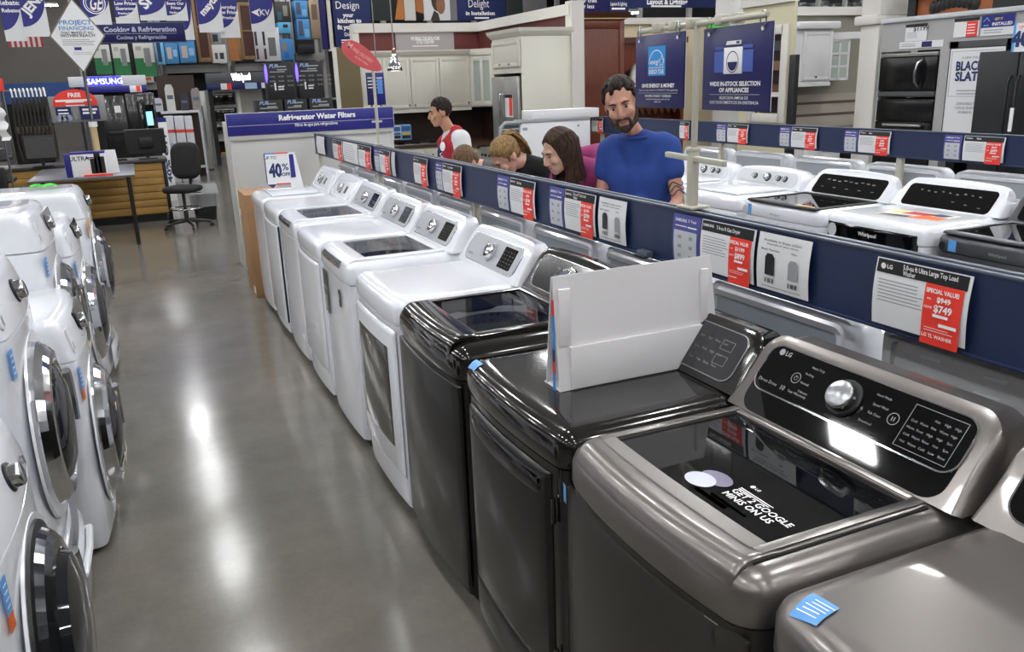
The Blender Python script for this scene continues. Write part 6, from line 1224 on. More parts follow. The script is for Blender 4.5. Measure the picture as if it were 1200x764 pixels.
for z in (.9, 1.3): bx('shelf', m, o, -hw, hw, 0, .26, z, z+.03)
for k in range(9): g = MB(); x = -hw+hw*.22*k+.1; g.prism([(x-.06, 1.3), (x+.06, 1.3), (x, 1.2)], -.015, .005); g.build('scallop', mat('crown_brown'), o)
v = thing('vase', 'tall white vase standing in the cherry hutch behind the man', 'vase', (o.location.x-hw*.55, 12.12, 1.33)); MB().lathe([(.04, 0), (.1, .1), (.12, .3), (.06, .55), (.04, .65), (.05, .7)], n=16).build('vase_body', M_TRIMW, v); MB().lathe([(.042, .69), (.045, .71), (.03, .712)], n=16).build('vase_rim', M_BLK, v)
f = Fr('Y', 11.2); o, hw, h = f.thing('column', 'square white store column behind the in-stock sign', 'column', 856, -40, 881, 180, floor=True); o.location.z = 0; h = RZ-.02
bx('shaft', mat('column_white', '#d6d6d2', .5), o, -hw, hw, 0, hw*2, .12, h); bx('base', M_TRIMW, o, -hw-.03, hw+.03, -.03, hw*2+.03, 0, .12, .01)
o, hw, h = board(Fr('Y', 10.6), 'sign_card', 'small yellow and blue card on a dark stand beside the white column', 'card', 884, 124, 896, 143, M_BLK, .02); patch(o, 'yellow_print', flat('#e8b23a'), -hw*.5, hw*.5, h*.45, h*.9); patch(o, 'blue_print', flat('#2f7fb8'), -hw*.5, hw*.5, h*.1, h*.45); bx('stand', M_BLK, o, -.02, .02, .02, .05, -o.location.z, 0)
# yellow wall with a white trimmed window
f = Fr('X', 6.9); u0, u1, z0, z1 = f.rect(868, 6, 928, 140); o = thing('display_wall', 'pale yellow display wall with a white framed window', 'display wall', (6.9, -(u0+u1)/2, 0), R(-90)); hw = (u1-u0)/2; um = (u0+u1)/2
w0, w1, wz0, wz1 = f.rect(884, 41, 917, 133); w0 -= um; w1 -= um; m = mat('yellow_wall', '#cbc6a8', .6)
bx('wall_right_piece', m, o, w1, hw, 0, .04, 0, z1); bx('wall_left_piece', m, o, -hw, w0, 0, .04, 0, z1); bx('wall_over', m, o, w0, w1, 0, .04, wz1, z1); bx('wall_under', m, o, w0, w1, 0, .04, 0, wz0); bx('top_cap', M_TRIMW, o, -hw, hw, -.04, .06, z1, z1+.08)
for q in ((w1-.02, w1+.09, wz0-.1, wz1+.1), (w0-.09, w0+.02, wz0-.1, wz1+.1)): bx('casing', M_TRIMW, o, q[0], q[1], -.03, .02, q[2], q[3], .004)
for q in ((wz1, wz1+.1), (wz0-.1, wz0)): bx('casing', M_TRIMW, o, w0, w1, -.03, .02, q[0], q[1], .004)
bx('sill', M_TRIMW, o, w0, w1, -.02, .1, (wz0+wz1)/2-.25, (wz0+wz1)/2-.2); bx('pane_backing', M_BLK, o, w0, w1, .1, .115, wz0, wz1)
# dark shelf of goods seen through that window
for k, (z, c_) in enumerate(((.25, '#5a3a2a'), (.55, '#7a5a4a'), (.8, '#3f4a52'))): bx('window_goods', flat(c_), o, w0+.02, w1-.06, .05, .1, wz0+(wz1-wz0)*z, wz0+(wz1-wz0)*(z+.12))
ps = thing('display_post', 'thin black post at the edge of the yellow wall', 'post', (6.88, -(f.uz(931, 100)[0]), 0)); bx('shaft', M_BLK, ps, -.03, .03, -.05, .05, 0, 1.98, .004); bx('foot', M_BLK, ps, -.08, .08, -.08, .08, 0, .02)
# white kitchen further back
WK = Fr('Y', 9.9); u0, u1, z0, z1 = WK.rect(930, 16, 1004, 150)
o = thing('display_wall', 'white topped olive kitchen display wall past the yellow wall', 'display wall', ((u0+u1)/2+.3, 10.25, 0)); hw = (u1-u0)/2+.3; bx('panel', mat('sage_wall', '#8b887c', .6), o, -hw, hw, 0, .1, 0, z1); bx('top_cap', M_TRIMW, o, -hw, hw, -.08, .14, z1, z1+.12); bx('backsplash', mat('tile_beige', '#a79f94', .5), o, -hw, hw, -.012, 0, .95, 1.45)
for z in (1.12, 1.3): bx('tile_band', mat('tile_dark', '#5a5046', .5), o, -hw, hw, -.016, -.004, z, z+.04)
a0, a1, b0, b1 = WK.rect(932, 34, 974, 97); c = thing('wall_cabinet', 'white wall cabinet with crown beside a glass door cabinet', 'cabinet', ((a0+a1)/2, 9.9, b0)); h = b1-b0; w2 = (a1-a0)/2; M_WC = mat('white_cabinet', '#d6d6d8', .45)
bx('body', M_WC, c, -w2, w2, 0, .34, 0, h); shaker(c, -w2*.65, w2, .03, h-.03, M_WC, w2*.1); bx('crown', M_WC, c, -w2-.02, w2+.08, -.08, .34, h, h+.1, .02); bx('light_rail', M_WC, c, -w2, w2, -.02, 0, -.05, 0)
a0, a1, b0, b1 = WK.rect(975, 46, 991, 94); c2 = thing('wall_cabinet', 'white wall cabinet with a six-pane glass door', 'cabinet', ((a0+a1)/2+.05, 9.95, b0), R(-20)); h = b1-b0; w2 = (a1-a0)/2+.02; bx('body', M_WC, c2, -w2, w2, .01, .28, 0, h); bx('crown', M_WC, c2, -w2, w2+.15, -.03, .28, h, h+.1)
for i in range(2):
    for j in range(3): bx('glass_pane', mat('frosted_glass'), c2, -w2+.04+i*(w2-.02), -w2+.02+(i+1)*(w2-.02)-.01, -.004, .006, .04+j*(h-.06)/3, .02+(j+1)*(h-.06)/3-.01)
for x in (-w2, -.015, w2-.03): bx('muntin', M_WC, c2, x, x+.03, -.014, .01, 0, h)
for k in range(4): bx('muntin', M_WC, c2, -w2, w2, -.014, .01, k*(h-.03)/3, k*(h-.03)/3+.03)
a0, a1, b0, b1 = WK.rect(930, 125, 972, 155); c3 = thing('base_cabinet', 'white base cabinet with drawers under a dark counter', 'cabinet', ((a0+a1)/2, 9.65, 0)); w2 = (a1-a0)/2; bx('body', M_WC, c3, -w2, w2, 0, .58, .1, .88); bx('counter', mat('counter_dark'), c3, -w2-.03, w2+.01, -.03, .6, .88, .92, .004); bx('toe_kick', M_BLK, c3, -w2, w2, .05, .5, 0, .1)
for j in range(3): d_ = bx('drawer', M_WC, c3, 0, w2-.01, -.02, 0, .14+.25*j, .37+.25*j, .003); MB().lathe([(.014, 0), (.014, .024)], (w2/2, -.02, .26+.25*j), (0, -1, 0), 10).build('knob', M_CHROME2, d_)
shaker(c3, -w2, -.01, .14, .86, M_WC)
a0, a1, b0, b1 = WK.rect(973, 130, 1000, 155); c4 = thing('range', 'dark steel range beside the white base cabinet', 'oven', ((a0+a1)/2+.12, 9.6, 0)); w2 = (a1-a0)/2-.02; bx('body', M_DARK, c4, -w2, w2, 0, .6, .05, .93, .01); bx('oven_window', M_BGLASS, c4, -w2*.7, w2*.7, -.02, 0, .3, .65); MB().tube([(-w2*.8, -.05, .75), (w2*.8, -.05, .75)], .012, 8).build('handle', M_STEEL, c4)
for k in range(3): MB().lathe([(.03, 0), (.03, .02)], (-w2*.5+w2*.5*k, .25, .93), n=12).build('burner', M_BLK, c4)
# shelf of clear and dark goods high above the white kitchen
f2 = Fr('Y', 11.5); u0, u1, z0, z1 = f2.rect(928, -20, 1025, 14); o = thing('high_shelf', 'high steel shelf of dark goods above the white kitchen', 'shelf', ((u0+u1)/2, 11.5, 0)); hw = (u1-u0)/2; bx('deck', M_BEAM, o, -hw, hw, 0, .5, z0-.06, z0)
for s in (-1, -.35, .3, 1): bx('upright', M_BEAM, o, s*hw-.03, s*hw+.03, 0, .06, 0, z1)
bx('rear', M_DARK, o, -hw, hw, .5, .52, 0, z1)
for k in range(7):
    q = thing('stored_pack', 'dark shrink-wrapped pack on the high steel shelf', 'pack', ((u0+u1)/2-hw*.85+k*hw*.27, 11.65, z0), 0, 'packs on the high steel shelf'); w2 = hw*.1; hh = .14+.06*random.random(); bx('wrap', mat('wrap_dark', '#3d4044', .25, coat=.4), q, -w2, w2, 0, .25, 0, hh, .02); bx('pack_label', flat('#8d9095'), q, -w2*.6, w2*.5, -.004, .002, hh*.3, hh*.6)
# ------------------------------------------------------------------ built-in oven wall with black refrigerator
OX = 7.4; O = Fr('X', OX); M_SUR = mat('surround_grey', '#a9a9a8', .5)
p0 = -O.uz(1001, 90)[0]; p1 = -O.uz(1029, 90)[0]; ztp = O.uz(1110, 21)[1]
o = thing('pilaster', 'broad white pilaster left of the built-in microwave', 'panel', (OX, (p0+p1)/2, 0), R(-90)); hw = (p0-p1)/2-.04; bx('shaft', M_TRIMW, o, -hw, hw, 0, .5, 0, ztp+.0, .005); bx('capital', M_TRIMW, o, -hw-.06, hw-.0, -.05, .5, ztp, ztp+.1, .02); bx('upper_shaft', M_TRIMW, o, -hw, hw, 0, .5, ztp+.1, ztp+.5)
pe = p1-3.2; o = thing('oven_wall', 'grey built-in wall with microwave niche and white top ledge', 'display wall', (OX, (p1+pe)/2, 0), R(-90)); hw = (p1-pe)/2; ce = -(p1+pe)/2
def L_(x0, y0, x1, y1): a, b, c, d_ = O.rect(x0, y0, x1, y1); return a-ce-0, b-ce-0, c, d_
n0, n1, nz0, nz1 = L_(1031, 62, 1099, 114); fr0, fr1, fz0, fz1 = L_(1110, 47, 1186, 160)
bx('header_panel', M_SUR, o, -hw, fr0-.03, .0, .06, nz1+.02, ztp); bx('header_panel', M_SUR, o, fr0-.03, hw, 0, .06, fz1, ztp); bx('stile', M_SUR, o, -hw, n0, 0, .06, 0, nz1+.02); bx('stile', M_SUR, o, n1, fr0, 0, .06, 0, nz1+.02); bx('stile', M_SUR, o, fr1, hw, 0, .06, 0, fz1)
bx('back', M_DARK, o, -hw, hw, .55, .6, 0, ztp); bx('top_ledge', M_PAPERG, o, -hw, hw, -.03, .6, ztp, ztp+.045, .006); bx('niche_frame', mat('frame_dark_grey', '#4d4f52', .45), o, fr0, fr0+.09, -.02, .1, 0, fz1); bx('niche_frame', mat('frame_dark_grey'), o, fr0, fr1, -.02, .1, fz1-.1, fz1); bx('niche_frame', mat('frame_dark_grey'), o, fr1-.09, fr1, -.02, .1, 0, fz1)
def P_(u, z, v=0.): return Vector((OX+v, -(u+ce), z))
mw = thing('microwave', 'black built-in microwave with a curved handle', 'microwave', P_((n0+n1)/2, nz0), R(-90)); w2 = (n1-n0)/2-.01; h = nz1-nz0; bx('body', M_DARK, mw, -w2, w2, .02, .5, 0, h, .006); d_ = bx('door', M_OVENK, mw, -w2, w2*.55, -.02, .02, h*.16, h*.9, .006); bx('control_strip', M_OVENK, mw, w2*.57, w2, -.018, .02, h*.16, h*.9, .006); bx('vent', mat('frame_dark_grey'), mw, -w2, w2, -.02, .02, h*.02, h*.13, .004); bx('top_vent', M_STEEL, mw, -w2, w2, -.015, .02, h*.92, h, .004)
MB().tube([(w2*.44, -.02, h*.24), (w2*.43, -.07, h*.35), (w2*.42, -.075, h*.55), (w2*.45, -.06, h*.75), (w2*.5, -.02, h*.82)], .015, 8).build('handle', M_CHROME2, d_)
n2, n3, mz0, mz1 = L_(1029, 117, 1097, 200); ov = thing('wall_oven', 'black built-in oven below the microwave', 'oven', P_((n0+n1)/2, .5), R(-90)); bx('body', M_DARK, ov, -w2, w2, .02, .5, 0, nz0-.52, .006); d_ = bx('oven_door', M_OVENK, ov, -w2, w2, -.02, .02, .1, nz0-.75, .006); MB().tube([(-w2*.6, -.06, nz0-.78), (w2*.75, -.06, nz0-.78)], .014, 8).build('handle', M_STEEL, d_); bx('control_panel', M_OVENK, ov, -w2, w2, -.015, .02, nz0-.74, nz0-.53, .004)
bx('lower_panel', M_SUR, o, n0, n1, 0, .06, 0, .5)
def small_card(label, x0, y0, x1, y1, art, fr=O, v=-.01, m=M_PAPER):
    c, w2, h = fr.thing('wall_card', label, 'card', x0, y0, x1, y1, None, v); bx('sheet', m, c, -w2, w2, 0, .006, 0, h); art(c, w2, h); return c
small_card('white card with black header reading 1199 above the microwave', 1062, 28, 1087, 48, lambda c, w, h: (patch(c, 'header', M_HEAD, -w, w, h*.82, h), ink(c, M_INKK, lambda g: g.text('$1199', w*.45, h*.58, .05, 0, 'C')), ink(c, M_INKG, lambda g: g.lines(-w*.8, w*.3, h*.5, 4, h*.09, h*.02), 'fine_print')))
small_card('long white label strip just above the microwave', 1055, 48, 1106, 56, lambda c, w, h: (patch(c, 'navy_print', M_NBLUE, w*.05, w*.5, h*.1, h*.9), ink(c, M_INKG, lambda g: g.lines(-w*.9, -w*.2, h*.7, 2, h*.3, h*.1))))
small_card('white and red price card on the header above the poster', 1119, 21, 1148, 43, lambda c, w, h: (patch(c, 'header', M_HEAD, -w, w, h*.82, h), patch(c, 'price_tag', M_RED, w*.05, w*.9, 0, h*.8, -.005), ink(c, M_INKW, lambda g: g.lines(w*.15, w*.8, h*.65, 4, h*.15, h*.05, jag=.1), y=-.008)))
small_card('blue and white GET IT INSTALLED card with a house mark', 1151, 17, 1190, 41, lambda c, w, h: (patch(c, 'blue_field', M_SBLUE, -w, w, h*.4, h), ink(c, M_INKW, lambda g: g.text('INSTALLED', w*.28, h*.48, h*.15, 0, 'C', width=w*1.2, bold=.03)), ink(c, flat('#e6d24a'), lambda g: g.text('GET IT', w*.05, h*.74, h*.11, 0, 'C', bold=.03), 'yellow_lettering', -.005), ink(c, flat('#7fb2ea'), lambda g: ([g.poly(q) for q in ([(-w*.9, 0, h*.7), (-w*.68, 0, h*.92), (-w*.68, 0, h*.86), (-w*.84, 0, h*.7)], [(-w*.46, 0, h*.7), (-w*.68, 0, h*.92), (-w*.68, 0, h*.86), (-w*.52, 0, h*.7)], [(-w*.84, 0, h*.48), (-w*.52, 0, h*.48), (-w*.52, 0, h*.53), (-w*.84, 0, h*.53)])]), 'house_mark', -.005), ink(c, M_INKG, lambda g: g.lines(-w*.8, w*.5, h*.28, 2, h*.12, h*.04), 'fine_print', -.003)))
pst, w2, h = O.thing('poster', 'white framed poster with large BLACK SLATE heading behind the refrigerator', 'poster', 1113, 56, 1176, 158, None, -.045)
bx('frame', M_DARK, pst, -w2-.01, w2+.01, .004, .02, -.01, h+.01); bx('sheet', M_PAPER, pst, -w2, w2, 0, .006, 0, h)
for q in ((-w2*.93, -w2*.92, h*.45, h*.97), (w2*.92, w2*.93, h*.45, h*.97)): patch(pst, 'border_line', M_INKG, *q)
patch(pst, 'border_line', M_INKG, -w2*.93, w2*.93, h*.445, h*.45); patch(pst, 'border_line', M_INKG, -w2*.93, w2*.93, h*.965, h*.97)
ink(pst, M_INKB, lambda g: (g.text('BLACK', -w2*.72, h*.75, .08, 0, 'L', bold=.04, width=w2*1.05), g.text('SLATE', -w2*.72, h*.63, .08, 0, 'L', bold=.04, width=w2*1.05))); ink(pst, M_INKG, lambda g: (g.text('A NEW WAY', -w2*.2, h*.88, .022, 0, 'C'), g.lines(-w2*.6, w2*.5, h*.52, 2, .03, .008), g.text('DISPONIBLE Y', -w2*.2, h*.35, .022, 0, 'C'), g.text('CON EL NUEVO', -w2*.2, h*.3, .022, 0, 'C'), g.text('ACABADO', -w2*.2, h*.25, .022, 0, 'C')), 'small_lettering')
RF = Fr('X', 6.75); o, w2, h = RF.thing('refrigerator', 'matte black french-door refrigerator in front of the poster', 'refrigerator', 1140, 60, 1236, 200, floor=True); M_FB = mat('slate_black', '#232427', .42, metal=.2); zt = RF.uz(1170, 60)[1]; h = zt
bx('body', M_FB, o, -w2, w2, .05, .6, 0, h-.01, .008); xd = RF.uz(1188, 100)[0]+(-1)*0; xd = RF.uz(1189, 105)[0]+o.location.y
bx('door', M_FB, o, -w2, xd, 0, .05, .7, h, .008); d2 = bx('door', M_FB, o, xd+.008, w2, 0, .05, .7, h, .008); bx('drawer', M_FB, o, -w2, w2, 0, .05, .06, .69, .008)
for s in (-.035, .045): MB().tube([(xd+s, -.02, .85), (xd+s, -.05, .9), (xd+s, -.05, h-.25), (xd+s, -.02, h-.2)], .013, 8).build('handle', M_DARK, d2)
patch(o, 'white_tag', M_PAPER, xd+.03, xd+.06, h*.66, h*.76, -.065, .01)
small_card('white and blue corner sign with a large number at the frame edge', 1189, 26, 1226, 60, lambda c, w, h: (patch(c, 'blue_edge', flat('#4aa0e0'), -w, -w*.85, 0, h), ink(c, M_INKB, lambda g: g.text('40%', -w*.05, h*.2, h*.5, 0, 'C', bold=.05)), ink(c, M_RED, lambda g: g.text('UP TO', -w*.3, h*.8, h*.1, 0, 'C'), 'red_lettering')), RF, -.02).rotation_euler
# orange range hood above the oven wall
f = Fr('X', 7.6); o, w2, h = f.thing('wood_hood', 'orange wood range hood with black crown and carved ornament', 'range hood', 1072, -8, 1170, 22); o.location.z = ztp+.055; h = .21; bx('body', mat('hood_orange', '#a8623a', .5, noise=(3, .2)), o, -w2, w2, 0, .3, -.0, h+.25, .01); bx('crown', M_BLK, o, -w2-.12, w2+.1, -.1, .3, h*.86, h+.06, .02); bx('side_post', M_BLK, o, -w2-.06, -w2+.04, -.03, .1, 0, h+.1); bx('side_post', M_BLK, o, w2-.04, w2+.5, -.03, .1, 0, h+.1)
g = MB()
for k in range(9): g.lathe([(.0, 0), (.05, .01), (.03, .03), (.0, .035)], (-.24+.06*k, -.0, h*.3+.05*math.sin(math.pi*k/8)), (0, -1, 0), 10, sy=1.4)
g.build('carved_ornament', M_BLK, o)['kind'] = 'stuff'
bx('support', M_SUR, o, -w2, w2, .05, .28, -.01, 0)
f = Fr('X', 9.0); o, w2, h = f.thing('display_wall', 'plain grey display wall above and behind the microwave', 'display wall', 1028, -20, 1075, 80, floor=True); bx('panel', mat('wall_pale_grey', '#9d9b98', .6), o, -w2+.1, w2+3, 0, .1, 0, h); bx('edge', M_TRIMW, o, -w2+.03, -w2+.1, -.05, .1, 0, h)
# distant dark shelving that closes the view between the displays
for k, (x0, x1, Y, lb) in enumerate(((395, 700, 19., 'dark stocked rack standing far behind the kitchen'), (690, 1010, 17., 'dark stocked rack standing far behind the white column'))):
    f = Fr('Y', Y); u0, u1, _, _ = f.rect(x0, 0, x1, 100); o = thing('storage_rack', lb, 'rack', ((u0+u1)/2, Y, 0)); hw = (u1-u0)/2; n = 6
    for i in range(n+1): bx('upright', M_BEAM, o, -hw+2*hw*i/n-.05, -hw+2*hw*i/n+.05, 0, .1, 0, 4.6)
    for z in (1.6, 2.8, 4.): bx('beam', M_BEAM, o, -hw, hw, 0, .08, z-.12, z); bx('deck', M_BEAM, o, -hw, hw, .08, 1., z-.06, z-.02)
    bx('rear_sheet', M_DARK, o, -hw, hw, 1., 1.03, 0, 4.6)
# ------------------------------------------------------------------ people
def blob(name, prims, m, parent, vox=.008, smooth=5, keep=None):
    """one continuous skin over tapered capsules ('c', p0, r0, p1, r1) and ellipsoids ('e', centre, radii, matrix)"""
    g = MB()
    for p in prims:
        if p[0] == 'c':
            a, ra, b, rb = Vector(p[1]), p[2], Vector(p[3]), p[4]; t_ = (b-a); L = t_.length; t_ = t_.normalized() if L > 1e-6 else Vector((0, 0, 1)); prof = []
            for k in range(6): an = R(-90+18*k); prof.append((ra*math.cos(an), ra*math.sin(an)))
            for k in range(6): an = R(18*k); prof.append((rb*math.cos(an), L+rb*math.sin(an)))
            prof[0] = (ra*.05, -ra); prof.append((rb*.05, L+rb)); g.lathe(prof, a, t_, 16)
        else:
            M = p[3] if len(p) > 3 else Matrix(); c = Vector(p[1]); rx, ry, rz = p[2]; rg = []
            for i in range(13):
                la = R(-88+176*i/12); rg.append([c + M.to_3x3() @ Vector((rx*math.cos(la)*math.cos(2*math.pi*k/20), ry*math.cos(la)*math.sin(2*math.pi*k/20), rz*math.sin(la))) for k in range(20)])
            g.rings(rg)
    o = g.build(name, m)
    md = o.modifiers.new('r', 'REMESH'); md.mode = 'VOXEL'; md.voxel_size = vox; md.use_smooth_shade = True
    if smooth: s_ = o.modifiers.new('s', 'SMOOTH'); s_.iterations = smooth; s_.factor = .5
    me = bpy.data.meshes.new_from_object(o.evaluated_get(bpy.context.evaluated_depsgraph_get())); old = o.data; o.modifiers.clear(); o.data = me; bpy.data.meshes.remove(old)
    if not me.materials: me.materials.append(m)
    me.polygons.foreach_set('use_smooth', [True]*len(me.polygons)); o.parent = parent; return o
def HM(c, yaw=0, pitch=0, roll=0, s=1.): return Matrix.Translation(c) @ Euler((R(pitch), R(roll), R(yaw)), 'ZYX' if False else 'XYZ').to_matrix().to_4x4() @ Matrix.Scale(s, 4)
def head_prims(M, s=1., fem=False):
    q = lambda *v: tuple(M @ Vector(v)); e = lambda c, r: ('e', q(*c), tuple(x*s for x in r), M.to_3x3().normalized().to_4x4()); c = lambda a, ra, b, rb: ('c', q(*a), ra*s, q(*b), rb*s); j = .9 if fem else 1.
    P = [e((0, .014, .03), (.075, .094, .09)), e((0, -.02, -.015), (.064*j, .07, .09)), e((0, -.036, -.07), (.047*j, .05, .042)), e((0, -.055, -.095), (.026, .026, .02)),
         c((0, -.088, .016), .008, (0, -.108, -.026), .012), e((0, -.098, -.032), (.018, .016, .011)), c((-.034, -.077, .032), .011, (.034, -.077, .032), .011), e((.036, -.068, -.02), (.026, .022, .022)), e((-.036, -.068, -.02), (.026, .022, .022)),
         c((-.016, -.083, -.056), .008, (.016, -.083, -.056), .008), c((-.013, -.082, -.068), .008, (.013, -.082, -.068), .008)]
    for sx in (-1, 1): P += [e((sx*.075, .016, -.008), (.009, .02, .031)), c((sx*.078, .026, .012), .009, (sx*.074, .018, -.03), .007)]
    return P
def face_parts(body, M, s, brow, iris='#2a201a', lip='#a8655a'):
    for sx in (-1, 1):
        e = MB(M); e.lathe([(.0, -.0105), (.0075, -.007), (.0105, 0), (.0075, .007), (.0, .0105)], (sx*.031, -.0752, .0085), (0, -1, 0), 14, sy=.62); ey = e.build('eye', mat('eye_white', '#b8a99e', .3), body)
        e = MB(M); e.lathe([(.0052, .0), (.005, .0022), (.001, .003)], (sx*.031-.001, -.0842, .0075), (0, -1, 0), 12); e.build('iris', flat(iris, .2), ey)
        b = MB(M); b.tube([(sx*.013, -.0905, .027), (sx*.03, -.0885, .033), (sx*.05, -.0745, .028)], [.003, .0038, .002], 6); b.build('eyebrow', brow, body)
        l = MB(M); l.tube([(sx*.018, -.083, .0165), (sx*.031, -.0862, .018), (sx*.045, -.0765, .014)], [.0014, .002, .0012], 6); l.build('eyelid', mat('lid_brown', '#5a3c30', .5), body)
    l = MB(M); l.tube([(-.021, -.083, -.061), (-.008, -.0925, -.0585), (0, -.0915, -.0605), (.008, -.0925, -.0585), (.021, -.083, -.061)], [.0025, .0048, .0045, .0048, .0025], 6); l.build('lips', flat(lip, .4), body)
def hand_prims(w, d, up, sgn):
    """palm and five bent fingers from wrist w pointing along d, back of the hand along up"""
    w, d, up = Vector(w), Vector(d).normalized(), Vector(up).normalized(); sd = d.cross(up).normalized()*sgn; P = [('c', tuple(w), .026, tuple(w+d*.05), .03), ('c', tuple(w+d*.05+sd*.025), .016, tuple(w+d*.085+sd*.028), .013), ('c', tuple(w+d*.05-sd*.025), .016, tuple(w+d*.08-sd*.028), .012)]
    for k, (o_, L) in enumerate(((.032, .068), (.011, .08), (-.011, .075), (-.032, .058))):
        a = w+d*.08+sd*o_; b = a+d*L*.55-up*.006+sd*o_*.25; c = b+d*L*.4-up*.022+sd*o_*.1; P += [('c', tuple(a), .0105, tuple(b), .0095), ('c', tuple(b), .0095, tuple(c), .008)]
    a = w+d*.03+sd*.03; b = a+d*.035+sd*.03; P += [('c', tuple(a), .013, tuple(b), .0115), ('c', tuple(b), .0115, tuple(b+d*.03+sd*.008), .0095)]
    return P
def person(label, loc, th, J, skin, s=1., fem=False, slim=1., hs=1.):
    root = thing('person', label, 'person', loc, R(th)); M = HM(J['head'], *J['hrot'], s*hs)
    V = lambda k: Vector(J[k]); nb = V('neck'); P = head_prims(M, s*hs, fem)
    hb = M @ Vector((0, .025, -.07)); wd = (.92 if fem else 1.)*slim
    P += [('c', tuple(hb), .052*wd*s, tuple(nb), .056*wd*s)]
    ch, pe = V('chest'), V('pelvis'); sl, sr = V('shl'), V('shr')
    T = [('c', tuple(sl), .058*s*wd, tuple(nb-Vector((0, 0, .02))), .055*s), ('c', tuple(sr), .058*s*wd, tuple(nb-Vector((0, 0, .02))), .055*s)]
    for k in (-1, 1):
        o = (sr-sl).normalized()*k
        T += [('c', tuple(ch+o*.075*s), .112*s*wd, tuple((ch+pe)/2+o*.06*s), .108*s*wd), ('c', tuple((ch+pe)/2+o*.06*s), .108*s*wd, tuple(pe+o*.075*s), .105*s), ('c', tuple(ch+o*.09*s), .1*s*wd, tuple((sl if k < 0 else sr)*.8+nb*.2), .062*s)]
    T += [('c', tuple(ch), .1*s*wd, tuple(nb-Vector((0, 0, .07))), .075*s*wd), ('c', tuple(ch), .115*s*wd, tuple(pe), .11*s*wd)]
    A = {}
    for sd in 'lr':
        sh, el, wr = V('sh'+sd), V('el'+sd), V('wr'+sd); A[sd] = (sh, el, wr)
        P += [('c', tuple(sh), .054*s*wd, tuple(el), .041*s*wd), ('c', tuple(el), .042*s*wd, tuple(wr), .028*s*wd)] + hand_prims(wr, J.get('hd', (0, -1, -.15)), (0, -.15, 1), 1 if sd == 'r' else -1)
    Lg = []
    for sd, k in (('l', -1), ('r', 1)):
        hp = pe+(sr-sl).normalized()*k*.09*s; kn = Vector((hp.x, J.get('kneey', hp.y-.03), .49*s)); an = Vector((hp.x, J.get('ankley', hp.y+.03), .09)); Lg.append((hp, kn, an)); P += [('c', tuple(hp), .085*s, tuple(kn), .058*s), ('c', tuple(kn), .056*s, tuple(an), .04*s), ('c', tuple(an), .04*s, tuple(an+Vector((0, -.15, -.045))), .035*s)]
    body = blob('body', P+T, skin, root, .0068, 4)
    return root, body, M, T, A, Lg
def cloth(name, prims, m, root, grow, vox=.009, smooth=6):
    Q = []
    for p in prims: Q.append(('c', p[1], p[2]+grow, p[3], p[4]+grow) if p[0] == 'c' else ('e', p[1], tuple(x+grow for x in p[2])) + tuple(p[3:]))
    return blob(name, Q, m, root, vox, smooth)
def lower(root, Lg, pe_prims, m, shoe, s=1.):
    Q = list(pe_prims)
    for hp, kn, an in Lg: Q += [('c', tuple(hp), .098*s, tuple(kn), .072*s), ('c', tuple(kn), .07*s, tuple(an+Vector((0, 0, .03))), .058*s)]
    blob('trousers', Q, m, root, .011, 5)
    for hp, kn, an in Lg: blob('shoe', [('c', tuple(an+Vector((0, .02, -.04))), .048, tuple(an+Vector((0, -.16, -.05))), .04)], shoe, root, .009, 3)
SK1 = mat('skin_fair', '#c28f7a', .5, noise=(30, .08), bump=(300, .08)); SK2 = mat('skin_tan', '#b98a6c', .5, noise=(30, .08), bump=(300, .08)); SK3 = mat('skin_pale', '#cfa38f', .5, noise=(30, .07), bump=(300, .08))
def hair_m(n, a, b): return mat(n, a, .6, spec=.25, noise=(26, .0), col2=b, stretch=(5, 5, .7), bump=(60, .8))
HD = hair_m('hair_dark', '#291b14', '#100a08'); HB = hair_m('hair_brown', '#4d3527', '#1a100b'); HL = hair_m('hair_blonde', '#a98a5c', '#5c4329'); HC = hair_m('hair_light_brown', '#7d6248', '#4a3626')
JEAN = mat('denim', '#26344f', .8); SHOE = mat('shoe_dark', '#1c1c1e', .6)
def fabric(n, c): return mat(n, c, .85, noise=(7, .1), bump=(220, .25))
def pel(T, n=2): return [('c', p[1], p[2], p[3], p[4]) for p in T if False]
def hipset(J, s=1.): p = Vector(J['pelvis']); return [('c', tuple(p+Vector((-.08*s, 0, .03))), .118*s, tuple(p+Vector((.08*s, 0, .03))), .118*s), ('c', tuple(p+Vector((-.09*s, 0, -.06))), .112*s, tuple(p+Vector((.09*s, 0, -.06))), .112*s)]
def strands(M, s_, c, r, ok, flow, n, L, rad, seg=2, seed=3):
    """tufts of hair lying on the ellipsoid c, r of the head frame; flow gives their direction"""
    rn = random.Random(seed); out = []; c = Vector(c)
    def onto(p, k=1.): d = p-c; q = math.sqrt((d.x/r[0])**2+(d.y/r[1])**2+(d.z/r[2])**2); return c+d*(k/q)
    while len(out) < n*seg:
        v = Vector((rn.gauss(0, 1), rn.gauss(0, 1), rn.gauss(0, 1))).normalized(); p = c+Vector((v.x*r[0], v.y*r[1], v.z*r[2]))
        if not ok(p): continue
        for k in range(seg):
            d = Vector(flow(p)); d = d.normalized()+Vector((rn.uniform(-.25, .25), rn.uniform(-.25, .25), rn.uniform(-.25, .25))); q = onto(p+d*(L/seg), 1.0+.05*rn.random()); ra, rb = rad*(1-.4*k/seg), rad*(1-.4*(k+1)/seg)
            out.append(('c', tuple(M @ p), ra*s_, tuple(M @ q), rb*s_)); p = q
    return out
def short_ok(p): return (p.z > .074 if p.y < -.035 else (p.z > .03 - .3*p.y if p.y < .03 else p.z > -.045)) and not (abs(p.x) > .06 and p.y < .03 and p.z < .02)
